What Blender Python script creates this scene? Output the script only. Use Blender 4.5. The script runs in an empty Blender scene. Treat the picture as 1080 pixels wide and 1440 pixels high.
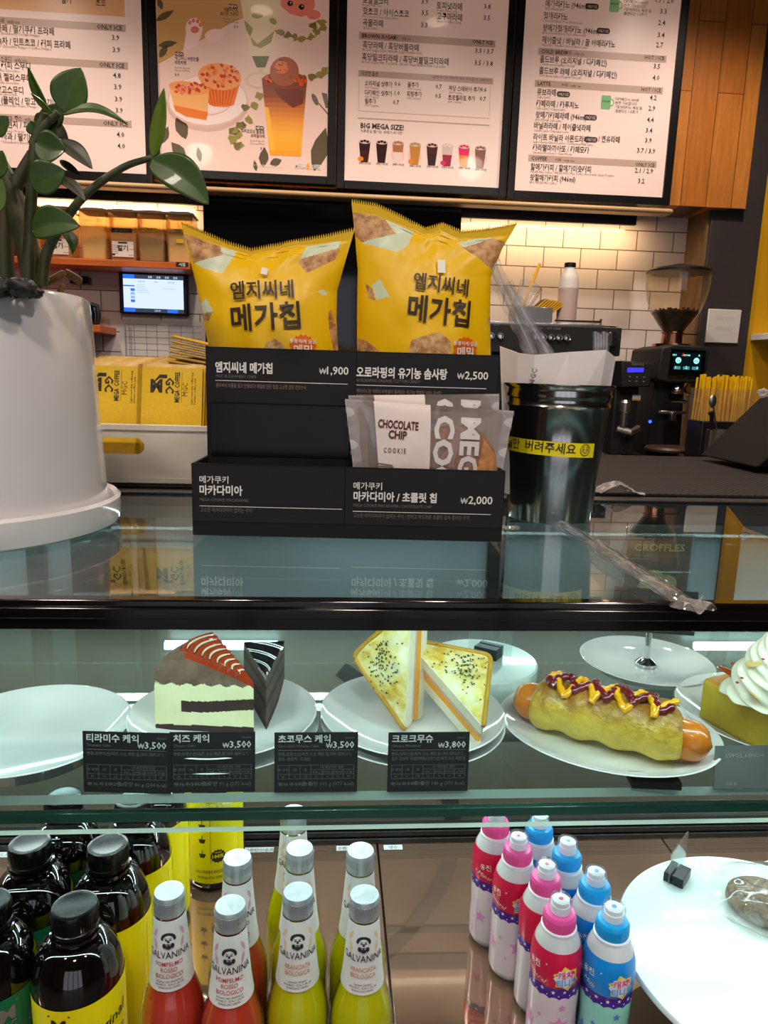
import bpy, bmesh, math, random
from mathutils import Vector, Matrix, noise
PI = math.pi
random.seed(11)
SC = bpy.context.scene
COL = SC.collection
R = math.radians

# ------------------------------------------------------------------ camera
CZ = 1.40                     # eye height
F = 1000.0                    # focal length in pixels of the 1080x1440 frame
PITCH, YAW, ROLL = R(11.0), R(4.3), 0.030
CAMR = Matrix.Rotation(-YAW, 3, 'Z') @ Matrix.Rotation(PI/2-PITCH, 3, 'X') @ Matrix.Rotation(ROLL, 3, 'Z')
cam = bpy.data.cameras.new('camera')
cam_ob = bpy.data.objects.new('camera', cam)
COL.objects.link(cam_ob)
cam.sensor_width = 36; cam.sensor_fit = 'AUTO'; cam.lens = F/1440*36
cam.clip_start = 0.02; cam.clip_end = 60
cam_ob.matrix_world = Matrix.Translation((0, 0, CZ)) @ CAMR.to_4x4()
SC.camera = cam_ob

# ------------------------------------------------------------------ world, exposure
W = bpy.data.worlds.new('store'); SC.world = W; W.use_nodes = True
W.node_tree.nodes['Background'].inputs[0].default_value = (0.85, 0.90, 1.0, 1)
W.node_tree.nodes['Background'].inputs[1].default_value = 0.30
SC.view_settings.view_transform = 'Standard'
SC.view_settings.look = 'None'
SC.view_settings.exposure = 0.32
SC.view_settings.gamma = 1.0
SC.view_settings.use_curve_mapping = False
SC.cycles.max_bounces = 10
SC.cycles.transparent_max_bounces = 32
SC.cycles.glossy_bounces = 5
SC.cycles.transmission_bounces = 8
SC.cycles.caustics_reflective = False
SC.cycles.caustics_refractive = False
SC.cycles.sample_clamp_indirect = 4.0

# ------------------------------------------------------------------ key heights and depths
GT = CZ - 0.158               # top of the showcase glass
FRONT = 0.478                 # front edge of the showcase
SHELF = CZ - 0.324            # top of the glass shelf
BASE = CZ - 0.708             # floor of the showcase
CBACK = 0.985                 # back of the showcase
BOARD = 2.70                  # plane of the menu boards
WALL = 2.92                   # tiled wall
CEIL = 3.0

def lamp_area(name, loc, sx, sy, power, color, target=None):
    l = bpy.data.lights.new(name, 'AREA'); l.shape = 'RECTANGLE'; l.size = sx; l.size_y = sy
    l.energy = power; l.color = color
    o = bpy.data.objects.new(name, l); COL.objects.link(o); o.location = loc
    d = (Vector(target)-Vector(loc)) if target else Vector((0, 0, -1))
    o.rotation_euler = d.to_track_quat('-Z', 'Y').to_euler() if target else (0, 0, 0)
    return o
def lamp_spot(name, loc, power, color, target, size=R(110), rad=.05):
    l = bpy.data.lights.new(name, 'SPOT'); l.energy = power; l.color = color
    l.spot_size = size; l.spot_blend = .6; l.shadow_soft_size = rad
    o = bpy.data.objects.new(name, l); COL.objects.link(o); o.location = loc
    o.rotation_euler = (Vector(target)-Vector(loc)).to_track_quat('-Z', 'Y').to_euler()
    return o
WARM = (1.0, .66, .34); COOL = (.80, 1.0, .97); NEUT = (1.0, .85, .73)
# LED bar under the front top frame of the showcase: cool light on plates and bottles
lamp_area('front_led_light', (0, FRONT+.020, GT-.0207), 2.2, .012, 2.5, COOL, (0, FRONT+.20, GT-.30))
lamp_area('shelf_front_fill', (0, FRONT+.052, SHELF-.030), 2.2, .010, 1.25, COOL, (0, FRONT+.20, BASE))  # unseen fill added under the shelf front to brighten the lower bottles
lamp_area('low_back_fill', (0, CBACK-.075, SHELF-.045), 2.2, .012, 3.0, COOL, (0, CBACK-.02, BASE))  # unseen fill added to light the lower doors and the floor
lamp_area('low_mid_fill', (0, CBACK-.080, SHELF-.045), 2.2, .012, 2.4, COOL, (0, FRONT+.20, BASE))  # unseen fill added from behind, aimed forward over the bottles
lamp_area('back_led_light', (0, CBACK-.045, GT-.040), 2.2, .012, 2.0, COOL, (0, CBACK-.12, SHELF))
# warm LED strips under the overhead cabinet
lamp_area('cabinet_led_light', (.80, 2.83, 2.005), .76, .02, 2.1, WARM, (.80, 2.94, 1.60))
lamp_area('shelf_led_light', (-1.25, 2.83, 2.005), 1.4, .02, 6.0, WARM, (-1.25, 2.94, 1.65))
# ceiling downlights (their housings are built further down)
DOWN = [(-1.16, 1.98, NEUT), (-.35, 1.75, NEUT), (.45, 1.75, NEUT), (1.25, 2.05, NEUT),
        (-1.0, -.3, NEUT), (.0, -.9, NEUT), (1.0, -.3, NEUT)]
for i, (x, y, c) in enumerate(DOWN):
    if y > 1: lamp_spot('downlight_light', (x, y, CEIL-.06), 36, c, (x, y+.12, 0), R(130))
    else: lamp_spot('downlight_light', (x, y, CEIL-.06), 46, c, (x*.6, y+.9, 0), R(125), .09)

# ------------------------------------------------------------------ pixel <-> place
def ray(px, py): return CAMR @ Vector(((px-540)/F, -(py-720)/F, -1))
EYE = Vector((0, 0, CZ))
def at_z(px, py, z):
    d = ray(px, py); return EYE + d*((z-CZ)/d.z)
def at_y(px, py, y):
    d = ray(px, py); return EYE + d*(y/d.y)
def mpp(p):                    # metres per pixel at a point
    return ((p-EYE) @ (CAMR @ Vector((0, 0, -1))))/F if False else (p-EYE).dot(CAMR @ Vector((0, 0, -1)))/F

# ------------------------------------------------------------------ materials
def lin(c):
    out = []
    for v in c[:3]:
        v = v/255.0
        out.append(v/12.92 if v <= .04045 else ((v+.055)/1.055)**2.4)
    return (*out, 1)
class NT:
    def __init__(s, name):
        s.m = bpy.data.materials.new(name); s.m.use_nodes = True
        s.t = s.m.node_tree; s.t.nodes.clear()
        s.out = s.t.nodes.new('ShaderNodeOutputMaterial')
    def n(s, kind, **kw):
        nd = s.t.nodes.new('ShaderNode'+kind)
        for k, v in kw.items():
            if k.startswith('i_'): nd.inputs[k[2:].replace('_', ' ')].default_value = v
            else: setattr(nd, k, v)
        return nd
    def l(s, a, b): s.t.links.new(a, b)
def P(name, rgb, rough=.5, metal=0, spec=.5, emit=None, es=0, coat=0, alpha=1, sss=0, rgb2=None, nscale=20, ndetail=4, bump=0, bscale=None, stretch=(1, 1, 1), lo=.35, hi=.65, trans=0, ior=1.45):
    g = NT(name); b = g.n('BsdfPrincipled'); g.l(b.outputs[0], g.out.inputs[0])
    I = b.inputs
    I['Base Color'].default_value = lin(rgb); I['Roughness'].default_value = rough; I['Metallic'].default_value = metal
    I['Specular IOR Level'].default_value = spec; I['Coat Weight'].default_value = coat; I['Coat Roughness'].default_value = .04
    I['Alpha'].default_value = alpha; I['Transmission Weight'].default_value = trans; I['IOR'].default_value = ior
    if sss:
        I['Subsurface Weight'].default_value = sss; I['Subsurface Radius'].default_value = (.01, .006, .003); I['Subsurface Scale'].default_value = .6
    if emit is not None:
        I['Emission Color'].default_value = lin(emit); I['Emission Strength'].default_value = es
    if rgb2 is not None or bump:
        tc = g.n('TexCoord'); mp = g.n('Mapping'); mp.inputs['Scale'].default_value = stretch
        g.l(tc.outputs['Object'], mp.inputs[0])
        if rgb2 is not None:
            nz = g.n('TexNoise', i_Scale=nscale, i_Detail=ndetail, i_Roughness=.6); g.l(mp.outputs[0], nz.inputs['Vector'])
            cr = g.n('ValToRGB'); e = cr.color_ramp.elements
            e[0].position = lo; e[0].color = lin(rgb); e[1].position = hi; e[1].color = lin(rgb2)
            g.l(nz.outputs[0], cr.inputs[0]); g.l(cr.outputs[0], I['Base Color'])
        if bump:
            nb = g.n('TexNoise', i_Scale=bscale or nscale, i_Detail=4); g.l(mp.outputs[0], nb.inputs['Vector'])
            bp = g.n('Bump', i_Strength=bump, i_Distance=.004); g.l(nb.outputs[0], bp.inputs['Height']); g.l(bp.outputs[0], I['Normal'])
    return g.m
def schlick(g, f0=.04):
    ge = g.n('NewGeometry'); d = g.n('VectorMath', operation='DOT_PRODUCT')
    g.l(ge.outputs['Incoming'], d.inputs[0]); g.l(ge.outputs['Normal'], d.inputs[1])
    a = g.n('Math', operation='ABSOLUTE'); g.l(d.outputs['Value'], a.inputs[0])
    s = g.n('Math', operation='SUBTRACT'); s.inputs[0].default_value = 1; g.l(a.outputs[0], s.inputs[1])
    p = g.n('Math', operation='POWER'); g.l(s.outputs[0], p.inputs[0]); p.inputs[1].default_value = 5
    m = g.n('Math', operation='MULTIPLY_ADD'); g.l(p.outputs[0], m.inputs[0]); m.inputs[1].default_value = 1-f0; m.inputs[2].default_value = f0
    return m.outputs[0]
def GLASS(name, tint=(255, 255, 255), f0=.04, rough=0, haze=0, hazergb=(255, 255, 255), streak=0, sscale=30, sstretch=(1, 1, 1), through=0):
    """thin clear sheet: lets light through, mirrors at a glancing angle, optional milky share"""
    g = NT(name)
    tr = g.n('BsdfTransparent'); tr.inputs[0].default_value = lin(tint)
    gl = g.n('BsdfGlossy', i_Roughness=rough)
    base = tr.outputs[0]
    if haze or streak:
        df = g.n('BsdfDiffuse'); df.inputs[0].default_value = lin(hazergb)
        mx = g.n('MixShader'); g.l(base, mx.inputs[1]); g.l(df.outputs[0], mx.inputs[2]); mx.inputs[0].default_value = haze
        if through:
            tl_ = g.n('BsdfTranslucent'); tl_.inputs[0].default_value = lin(hazergb); m2_ = g.n('MixShader'); m2_.inputs[0].default_value = through
            g.l(df.outputs[0], m2_.inputs[1]); g.l(tl_.outputs[0], m2_.inputs[2]); g.l(m2_.outputs[0], mx.inputs[2])
        if streak:
            tc = g.n('TexCoord'); mp = g.n('Mapping'); mp.inputs['Scale'].default_value = sstretch; g.l(tc.outputs['Object'], mp.inputs[0])
            nz = g.n('TexNoise', i_Scale=sscale, i_Detail=3); g.l(mp.outputs[0], nz.inputs['Vector'])
            mr = g.n('MapRange'); mr.inputs[1].default_value = .5; mr.inputs[2].default_value = .75; mr.inputs[3].default_value = haze; mr.inputs[4].default_value = haze+streak
            g.l(nz.outputs[0], mr.inputs[0]); g.l(mr.outputs[0], mx.inputs[0])
        base = mx.outputs[0]
    fm = g.n('MixShader'); g.l(schlick(g, f0), fm.inputs[0]); g.l(base, fm.inputs[1]); g.l(gl.outputs[0], fm.inputs[2])
    g.l(fm.outputs[0], g.out.inputs[0]); return g.m
def EM(name, rgb, s=1.0):
    g = NT(name); e = g.n('Emission', i_Strength=s); e.inputs[0].default_value = lin(rgb); g.l(e.outputs[0], g.out.inputs[0]); return g.m
def BRICK(name, c1, c2, mortar, bw, rh, ms, rough, axes, bump=.4, grain=None, offset=.5, spec=.5):
    """running-bond tiles or planks; axes = (horizontal, vertical) object axes"""
    g = NT(name); b = g.n('BsdfPrincipled', i_Roughness=rough); g.l(b.outputs[0], g.out.inputs[0]); b.inputs['Specular IOR Level'].default_value = spec
    tc = g.n('TexCoord'); sp = g.n('SeparateXYZ'); cb = g.n('CombineXYZ'); g.l(tc.outputs['Object'], sp.inputs[0])
    g.l(sp.outputs[axes[0]], cb.inputs[0]); g.l(sp.outputs[axes[1]], cb.inputs[1])
    br = g.n('TexBrick', offset=offset); g.l(cb.outputs[0], br.inputs['Vector'])
    br.inputs['Color1'].default_value = lin(c1); br.inputs['Color2'].default_value = lin(c2); br.inputs['Mortar'].default_value = lin(mortar)
    br.inputs['Scale'].default_value = 1; br.inputs['Mortar Size'].default_value = ms; br.inputs['Mortar Smooth'].default_value = .2
    br.inputs['Brick Width'].default_value = bw; br.inputs['Row Height'].default_value = rh
    col = br.outputs['Color']
    if grain:
        mp = g.n('Mapping'); mp.inputs['Scale'].default_value = grain; g.l(tc.outputs['Object'], mp.inputs[0])
        nz = g.n('TexNoise', i_Scale=6, i_Detail=6, i_Roughness=.65); g.l(mp.outputs[0], nz.inputs['Vector'])
        mx = g.n('Mix', data_type='RGBA', blend_type='MULTIPLY'); mx.inputs[0].default_value = .6
        cr = g.n('ValToRGB'); cr.color_ramp.elements[0].position = .3; cr.color_ramp.elements[0].color = (.45, .38, .3, 1); cr.color_ramp.elements[1].position = .7
        g.l(nz.outputs[0], cr.inputs[0]); g.l(col, mx.inputs[6]); g.l(cr.outputs[0], mx.inputs[7]); col = mx.outputs[2]
    g.l(col, b.inputs['Base Color'])
    bp = g.n('Bump', i_Strength=bump, i_Distance=.002, invert=True); g.l(br.outputs['Fac'], bp.inputs['Height']); g.l(bp.outputs[0], b.inputs['Normal'])
    return g.m

# ------------------------------------------------------------------ mesh building
_tc = {}
def glyphs(s, bold, res):
    k = (s, bold, res)
    if k not in _tc:
        c = bpy.data.curves.new('lettering', 'FONT'); c.body = s; c.size = 1; c.offset = bold; c.resolution_u = res
        o = bpy.data.objects.new('lettering', c); m = o.to_mesh()
        vs = [(v.co.x, v.co.y) for v in m.vertices]; fs = [tuple(p.vertices) for p in m.polygons]
        o.to_mesh_clear(); bpy.data.objects.remove(o); bpy.data.curves.remove(c)
        xs = [v[0] for v in vs] or [0, 1]
        _tc[k] = (vs, fs, min(xs), max(xs))
    return _tc[k]
def arc_ell(cx, cy, rx, ry, n=24, a0=0, a1=2*PI):
    full = abs(a1-a0-2*PI) < 1e-6
    return [(cx+rx*math.cos(a0+(a1-a0)*i/(n if full else n-1)), cy+ry*math.sin(a0+(a1-a0)*i/(n if full else n-1))) for i in range(n)]
def rot2(pts, a, cx=0, cy=0):
    c, s = math.cos(a), math.sin(a)
    return [(cx+(x-cx)*c-(y-cy)*s, cy+(x-cx)*s+(y-cy)*c) for x, y in pts]
def inpoly(x, y, poly):
    r = False; j = len(poly)-1
    for i in range(len(poly)):
        xi, yi = poly[i]; xj, yj = poly[j]
        if (yi > y) != (yj > y) and x < (xj-xi)*(y-yi)/(yj-yi)+xi: r = not r
        j = i
    return r
class MB:
    def __init__(s): s.v = []; s.f = []; s.m = []; s.mats = []
    def mi(s, mat):
        if mat not in s.mats: s.mats.append(mat)
        return s.mats.index(mat)
    def add(s, vs, fs, mat, M=None):
        o = len(s.v)
        s.v += [(M @ Vector(v)) if M is not None else Vector(v) for v in vs]
        k = s.mi(mat) if not callable(mat) else None
        for i, f in enumerate(fs):
            s.f.append(tuple(o+j for j in f)); s.m.append(k if k is not None else s.mi(mat(i)))
        return s
    def box(s, x0, x1, y0, y1, z0, z1, mat, M=None):
        return s.add([(x0, y0, z0), (x1, y0, z0), (x1, y1, z0), (x0, y1, z0), (x0, y0, z1), (x1, y0, z1), (x1, y1, z1), (x0, y1, z1)],
                     [(3, 2, 1, 0), (4, 5, 6, 7), (0, 1, 5, 4), (1, 2, 6, 5), (2, 3, 7, 6), (3, 0, 4, 7)], mat, M)
    def cbox(s, c, d, mat, M=None): return s.box(c[0]-d[0]/2, c[0]+d[0]/2, c[1]-d[1]/2, c[1]+d[1]/2, c[2]-d[2]/2, c[2]+d[2]/2, mat, M)
    def hexa(s, p, mat, M=None):   # 8 corners: bottom ring then top ring
        return s.add(p, [(3, 2, 1, 0), (4, 5, 6, 7), (0, 1, 5, 4), (1, 2, 6, 5), (2, 3, 7, 6), (3, 0, 4, 7)], mat, M)
    def lathe(s, prof, mat, seg=32, M=None, mats=None, sx=1, sy=1):
        vs = []; fs = []; idx = []
        for r, z in prof:
            if r < 1e-7: idx.append([len(vs)]); vs.append((0, 0, z))
            else:
                idx.append(list(range(len(vs), len(vs)+seg)))
                vs += [(r*sx*math.cos(2*PI*j/seg), r*sy*math.sin(2*PI*j/seg), z) for j in range(seg)]
        fm = []
        for i in range(len(prof)-1):
            a, b = idx[i], idx[i+1]
            if len(a) == 1 and len(b) == 1: continue
            for j in range(seg):
                k = (j+1) % seg
                if len(a) == 1: fs.append((a[0], b[k], b[j]))
                elif len(b) == 1: fs.append((a[j], a[k], b[0]))
                else: fs.append((a[j], a[k], b[k], b[j]))
                fm.append(mats[i] if mats else mat)
        return s.add(vs, fs, (lambda i: fm[i]) if mats else mat, M)
    def tube(s, pts, r, mat, seg=8, M=None, closed=False, flat=1.0):
        pts = [Vector(p) for p in pts]; n = len(pts); vs = []; fs = []
        rr = r if isinstance(r, (list, tuple)) else [r]*n
        prev = None
        for i, p in enumerate(pts):
            if closed: t = pts[(i+1) % n]-pts[i-1]
            else: t = pts[min(i+1, n-1)]-pts[max(i-1, 0)]
            t = t.normalized() if t.length > 1e-9 else Vector((0, 0, 1))
            if prev is None:
                a = Vector((0, 0, 1)) if abs(t.z) < .9 else Vector((1, 0, 0))
                u = t.cross(a).normalized()
            else: u = (prev-t*prev.dot(t)).normalized()
            w = t.cross(u); prev = u
            vs += [p+(u*math.cos(2*PI*j/seg)+w*math.sin(2*PI*j/seg)*flat)*rr[i] for j in range(seg)]
        for i in range(n if closed else n-1):
            for j in range(seg):
                k = (j+1) % seg; i2 = (i+1) % n
                fs.append((i*seg+j, i*seg+k, i2*seg+k, i2*seg+j))
        if not closed:
            fs.append(tuple(range(seg-1, -1, -1))); fs.append(tuple((n-1)*seg+j for j in range(seg)))
        return s.add(vs, fs, mat, M)
    def prism(s, poly, z0, z1, mat, M=None):
        n = len(poly)
        return s.add([(x, y, z0) for x, y in poly]+[(x, y, z1) for x, y in poly],
                     [tuple(range(n-1, -1, -1)), tuple(range(n, 2*n))]+[(i, (i+1) % n, n+(i+1) % n, n+i) for i in range(n)], mat, M)
    def surf(s, fn, nu, nv, mat, matfn=None, wrap=False):
        cols = nu if wrap else nu+1
        vs = [fn(i/nu, j/nv) for j in range(nv+1) for i in range(cols)]
        fs = []; fm = []
        for j in range(nv):
            for i in range(nu):
                i2 = (i+1) % cols
                fs.append((j*cols+i, j*cols+i2, (j+1)*cols+i2, (j+1)*cols+i))
                if matfn: fm.append(matfn((i+.5)/nu, (j+.5)/nv) or mat)
        return s.add(vs, fs, (lambda i: fm[i]) if matfn else mat)
    def ball(s, c, r, mat, seg=16, rings=10, M=None):
        r = r if isinstance(r, (list, tuple)) else (r, r, r)
        T = Matrix.Translation(c) @ Matrix.Diagonal((r[0], r[1], r[2], 1))
        if M is not None: T = M @ T
        return s.lathe([(math.sin(PI*i/rings), -math.cos(PI*i/rings)) if 0 < i < rings else (0, -1 if i == 0 else 1) for i in range(rings+1)], mat, seg, T)
    # flat things in a frame whose third axis points out of the face
    def poly(s, M, pts, mat, off=.0004):
        return s.add([(x, y, off) for x, y in pts], [tuple(range(len(pts)))], mat, M)
    def rect(s, M, x0, y0, x1, y1, mat, off=.0004): return s.poly(M, [(x0, y0), (x1, y0), (x1, y1), (x0, y1)], mat, off)
    def rrect(s, M, x0, y0, x1, y1, r, mat, off=.0004):
        p = arc_ell(x1-r, y1-r, r, r, 6, 0, PI/2)+arc_ell(x0+r, y1-r, r, r, 6, PI/2, PI)+arc_ell(x0+r, y0+r, r, r, 6, PI, 1.5*PI)+arc_ell(x1-r, y0+r, r, r, 6, 1.5*PI, 2*PI)
        return s.poly(M, p, mat, off)
    def line(s, M, a, b, w, mat, off=.0004):
        a = Vector(a); b = Vector(b); n = Vector((-(b-a).y, (b-a).x)).normalized()*w/2
        return s.poly(M, [tuple(a-n), tuple(b-n), tuple(b+n), tuple(a+n)], mat, off)
    def text(s, M, t, x, y, h, mat, align='l', bold=.0, w=None, off=.0005, rot=0, fn=None, res=2, slant=0, xs=1):
        if len(t) > 1 and t[0] == '₩':      # price: smaller, lighter won sign before the figures
            _, _, a, b = glyphs(t[1:], bold, res); _, _, c0, c1 = glyphs('₩', 0, res)
            dw = (b-a)*h; ww = (c1-c0)*h*.72; x1 = {'r': x, 'l': x+ww+.06*h+dw, 'c': x+(ww+dw)/2}[align]
            s.text(M, t[1:], x1, y, h, mat, 'r', bold, None, off, rot, fn, res, slant)
            return s.text(M, ' ₩', x1-dw-.06*h, y, h*.72, mat, 'r', 0, None, off, rot, fn, res, slant)
        vs, fs, a, b = glyphs(t, bold, res)
        if not fs: return s
        sx = w/(b-a) if w else h*xs
        dx = {'l': -a*sx, 'c': -(a+b)/2*sx, 'r': -b*sx}[align]
        c, q = math.cos(rot), math.sin(rot); out = []
        for u, v in vs:
            X = u*sx+dx+slant*v*h; Y = v*h
            X, Y = x+X*c-Y*q, y+X*q+Y*c
            out.append(fn(X, Y) if fn else (X, Y, off))
        return s.add(out, fs, mat, None if fn else M)
    def build(s, name, parent=None, smooth=35, bevel=0, bseg=2, sub=0, loc=None, label=None):
        me = bpy.data.meshes.new(name); me.from_pydata([tuple(v) for v in s.v], [], s.f)
        for m in s.mats: me.materials.append(m)
        me.polygons.foreach_set('material_index', s.m)
        if smooth:
            me.polygons.foreach_set('use_smooth', [True]*len(s.f)); me.set_sharp_from_angle(angle=R(smooth))
        me.update()
        o = bpy.data.objects.new(name, me); COL.objects.link(o)
        if parent is not None: o.parent = parent
        if loc is not None: o.location = loc
        if bevel:
            b = o.modifiers.new('bevel', 'BEVEL'); b.width = bevel; b.segments = bseg; b.limit_method = 'ANGLE'; b.angle_limit = R(40)
        if sub:
            u = o.modifiers.new('subsurf', 'SUBSURF'); u.levels = sub; u.render_levels = sub
        if label: o['label'] = label
        return o
def tag(o, label, cat, group=None, kind=None):
    if label: o['label'] = label
    if cat: o['category'] = cat
    if group: o['group'] = group
    if kind: o['kind'] = kind
    return o
def struct(mb, name, label=None, **kw):
    o = mb.build(name, **kw); o['kind'] = 'structure'
    if label: o['label'] = label
    return o
def thing(name, label, cat, loc=(0, 0, 0), rz=0, group=None):
    o = bpy.data.objects.new(name, None); COL.objects.link(o); o.empty_display_size = .02
    o.location = loc; o.rotation_euler = (0, 0, rz)
    return tag(o, label, cat, group)
def dup(root, loc, rz=None, label=None, group=None):
    r = root.copy(); COL.objects.link(r); r.location = loc
    if rz is not None: r.rotation_euler = (root.rotation_euler[0], root.rotation_euler[1], rz)
    if label: r['label'] = label
    if group: r['group'] = group
    for ch in list(root.children):
        c = ch.copy(); COL.objects.link(c); c.parent = r
        for g in ch.children:
            d = g.copy(); COL.objects.link(d); d.parent = c
    return r
def frame(o, x, y):            # frame with origin o, x axis, y axis, z = x cross y (outwards)
    x = Vector(x).normalized(); y = Vector(y); y = (y-x*y.dot(x)).normalized(); z = x.cross(y)
    return Matrix(((x.x, y.x, z.x, o[0]), (x.y, y.y, z.y, o[1]), (x.z, y.z, z.z, o[2]), (0, 0, 0, 1)))
def VF(Y): return frame((0, Y, 0), (1, 0, 0), (0, 0, 1))        # upright face looking at the store
def xz(px, py, Y): p = at_y(px, py, Y); return (p.x, p.z)
def pxpoly(pts, Y): return [xz(x, y, Y) for x, y in pts]
# ------------------------------------------------------------------ shared materials
M = {}
M['black'] = P('black_plastic', (22, 22, 24), .35)
M['matte'] = P('matte_black', (20, 20, 21), .6, bump=.1, bscale=200)
M['gloss_black'] = P('glossy_black', (8, 8, 10), .06, spec=.6)
M['chrome'] = P('chrome', (215, 215, 215), .12, 1)
M['steel'] = P('brushed_steel', (190, 188, 184), .28, 1)
M['white'] = P('white_plastic', (232, 232, 230), .3)
M['paper'] = P('white_paper', (238, 232, 230), .7, rgb2=(226, 220, 220), nscale=8)
M['ink'] = P('dark_ink', (52, 38, 34), .6)
M['lead'] = P('grey_ink', (150, 120, 108), .6)
M['ceramic'] = P('white_ceramic', (232, 230, 232), .12, coat=.6, spec=.5)
M['yellow'] = P('yellow_print', (238, 186, 8), .35)
M['whiteink'] = P('white_ink', (235, 232, 228), .5)
M['greyink'] = P('soft_grey_ink', (120, 112, 108), .5)
M['wood'] = BRICK('oak_planks', (220, 140, 60), (202, 120, 46), (104, 60, 22), .62, .098, .0015, .38, ('Z', 'X'), bump=.15, grain=(14, 14, 1.1), offset=.37)
M['orange_wood'] = P('orange_wood', (206, 104, 40), .4, rgb2=(176, 82, 28), nscale=6, stretch=(1, 8, 8))

# ------------------------------------------------------------------ the room
struct(MB().box(-4, 4, -3.2, 3.2, -.05, 0, P('floor_tile', (96, 92, 88), .35, rgb2=(84, 80, 78), nscale=3)), 'floor')
struct(MB().box(-4, 4, -3.2, 3.2, CEIL, CEIL+.05, P('dark_ceiling', (46, 44, 44), .8, rgb2=(40, 38, 38), nscale=2)), 'ceiling')
tile = BRICK('white_tile', (226, 214, 208), (218, 206, 200), (120, 108, 100), .150, .0765, .0022, .12, ('X', 'Z'), bump=.7)
struct(MB().box(-4, 4, WALL, WALL+.1, 0, CEIL, tile), 'wall_back')
struct(MB().box(-4.1, -4, -3.2, 3.2, 0, CEIL, P('side_wall', (120, 110, 100), .8, rgb2=(112, 103, 94), nscale=2)), 'wall_left')
# storefront behind the customer: a wall, and an added glowing window for reflections and front fill
wf_ = MB(); sw_ = P('store_wall', (206, 194, 180), .8, rgb2=(196, 184, 170), nscale=2)
wf_.box(-4, -1.3, -3.3, -3.2, 0, CEIL, sw_); wf_.box(1.9, 4, -3.3, -3.2, 0, CEIL, sw_); wf_.box(-1.3, 1.9, -3.3, -3.2, 2.5, CEIL, sw_)
struct(wf_, 'wall_front')
wn = MB(); wm_ = EM('window_fill', (226, 226, 240), .9)
for q in range(4): wn.box(-1.29+.8*q, -.56+.8*q, -3.29, -3.28, .03, 2.49, wm_)
for q in range(5): wn.box(-1.30+.7975*q-.035*(q > 0), -1.295+.7975*q+.03, -3.30, -3.21, 0, 2.5, M['black'])
struct(wn, 'added_window')
struct(MB().box(4, 4.1, -3.2, 3.2, 0, CEIL, P('side_wall_b', (120, 110, 100), .8, rgb2=(112, 103, 94), nscale=2)), 'wall_right')
# dark pillar with a wooden edge, then a yellow wall
PY = 2.76
xa = at_y(990, 400, PY).x; xb = at_y(1061, 400, PY).x
pil = MB().box(xa, xb, PY, WALL, 0, CEIL, P('dark_pillar', (62, 54, 52), .55, rgb2=(54, 47, 46), nscale=5))
struct(pil, 'trim_1', bevel=.003)
struct(MB().box(xa-.012, xa-.0005, PY+.01, WALL, 0, CEIL, P('brown_edge', (122, 92, 60), .5, rgb2=(100, 74, 46), nscale=5, stretch=(8, 8, 1))), 'trim_2')
struct(MB().box(xb+.0005, 3.9, PY+.03, WALL, 0, CEIL, P('yellow_paint', (226, 168, 12), .5, rgb2=(214, 156, 8), nscale=3)), 'wall_yellow')

# overhead cabinet that carries the menu boards
cabz = at_y(1000, 291, BOARD+.02).z
cabx = at_y(1052, 285, BOARD+.02).x
cab = thing('overhead_cabinet', 'oak plank overhead cabinet that carries the lit menu boards', 'cabinet', (0, BOARD+.03, cabz))
MB().box(-2.6, cabx, 0, WALL-BOARD-.032, 0, CEIL-cabz-.005, M['wood']).build('cabinet_body', cab, bevel=.002)
xe = at_y(941, 283, BOARD).x
zlip = min(xz(xl_, py_, BOARD-.012)[1]-(xz(xl_, py_, BOARD-.012)[0]-xz(xf_, py_, BOARD-.012)[0])*.92 for xl_, xf_, py_ in ((-150, -166, 228), (226, 214, 237), (484, 472.2, 254), (723, 711.8, 268)))
lip_ = MB().box(-2.6, xe, BOARD-.048, BOARD+.018, at_y(541, 281, BOARD-.048).z, zlip-.001, P('beige_lip', (206, 168, 118), .4, rgb2=(190, 152, 102), nscale=3, stretch=(1, 10, 10)))
struct(lip_, 'trim_3', bevel=.010, bseg=4)
# black valance hiding the warm strip light
vy = 2.80
v0 = at_y(895, 316, vy); vz = at_y(800, 312, vy).z
vl = at_y(285, 400, 2.74).x-.004; vr = at_y(647, 400, 2.74).x+.004
tag(MB().box(-2.6, vl, vy, vy+.02, vz, cabz-.001, M['matte']).build('light_valance', bevel=.002), 'black valance board under the overhead cabinet, above the orange shelf', 'valance')
tag(MB().box(vr, v0.x, vy, vy+.02, vz, cabz-.001, M['matte']).build('light_valance', bevel=.002), 'black valance board under the overhead cabinet, above the coffee machine', 'valance')

# ------------------------------------------------------------------ menu boards
def PAPER(name, rgb, es=.20): return P(name, rgb, .25, emit=(rgb[0], int(rgb[1]*.86), int(rgb[2]*.78)), es=es, coat=.25)
pap = PAPER('menu_paper', (238, 214, 204))
bar_m = PAPER('menu_bar', (186, 160, 146)); tan_m = PAPER('menu_tan', (222, 170, 120))
frm = P('board_frame', (20, 18, 18), .3); edge_m = P('frame_edge', (120, 104, 84), .3, .6)
BF = VF(BOARD-.012)
def board(name, label, xl, xr, xfl, xfr, py):
    """menu board from the pixels of its sheet's and its frame's lower corners"""
    a = xz(xl, py, BOARD-.012); b = xz(xr, py, BOARD-.012); fl = xz(xfl, py, BOARD-.012)[0]; fr = xz(xfr, py, BOARD-.012)[0]
    z1 = CEIL-.05; z0 = a[1]; zf = z0-(a[0]-fl)*.92
    t = thing(name, label, 'menu board', ((fl+fr)/2, BOARD, zf), group='menu boards on the cabinet')
    return t, a, b, z0, z1, fl, fr, zf
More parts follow.
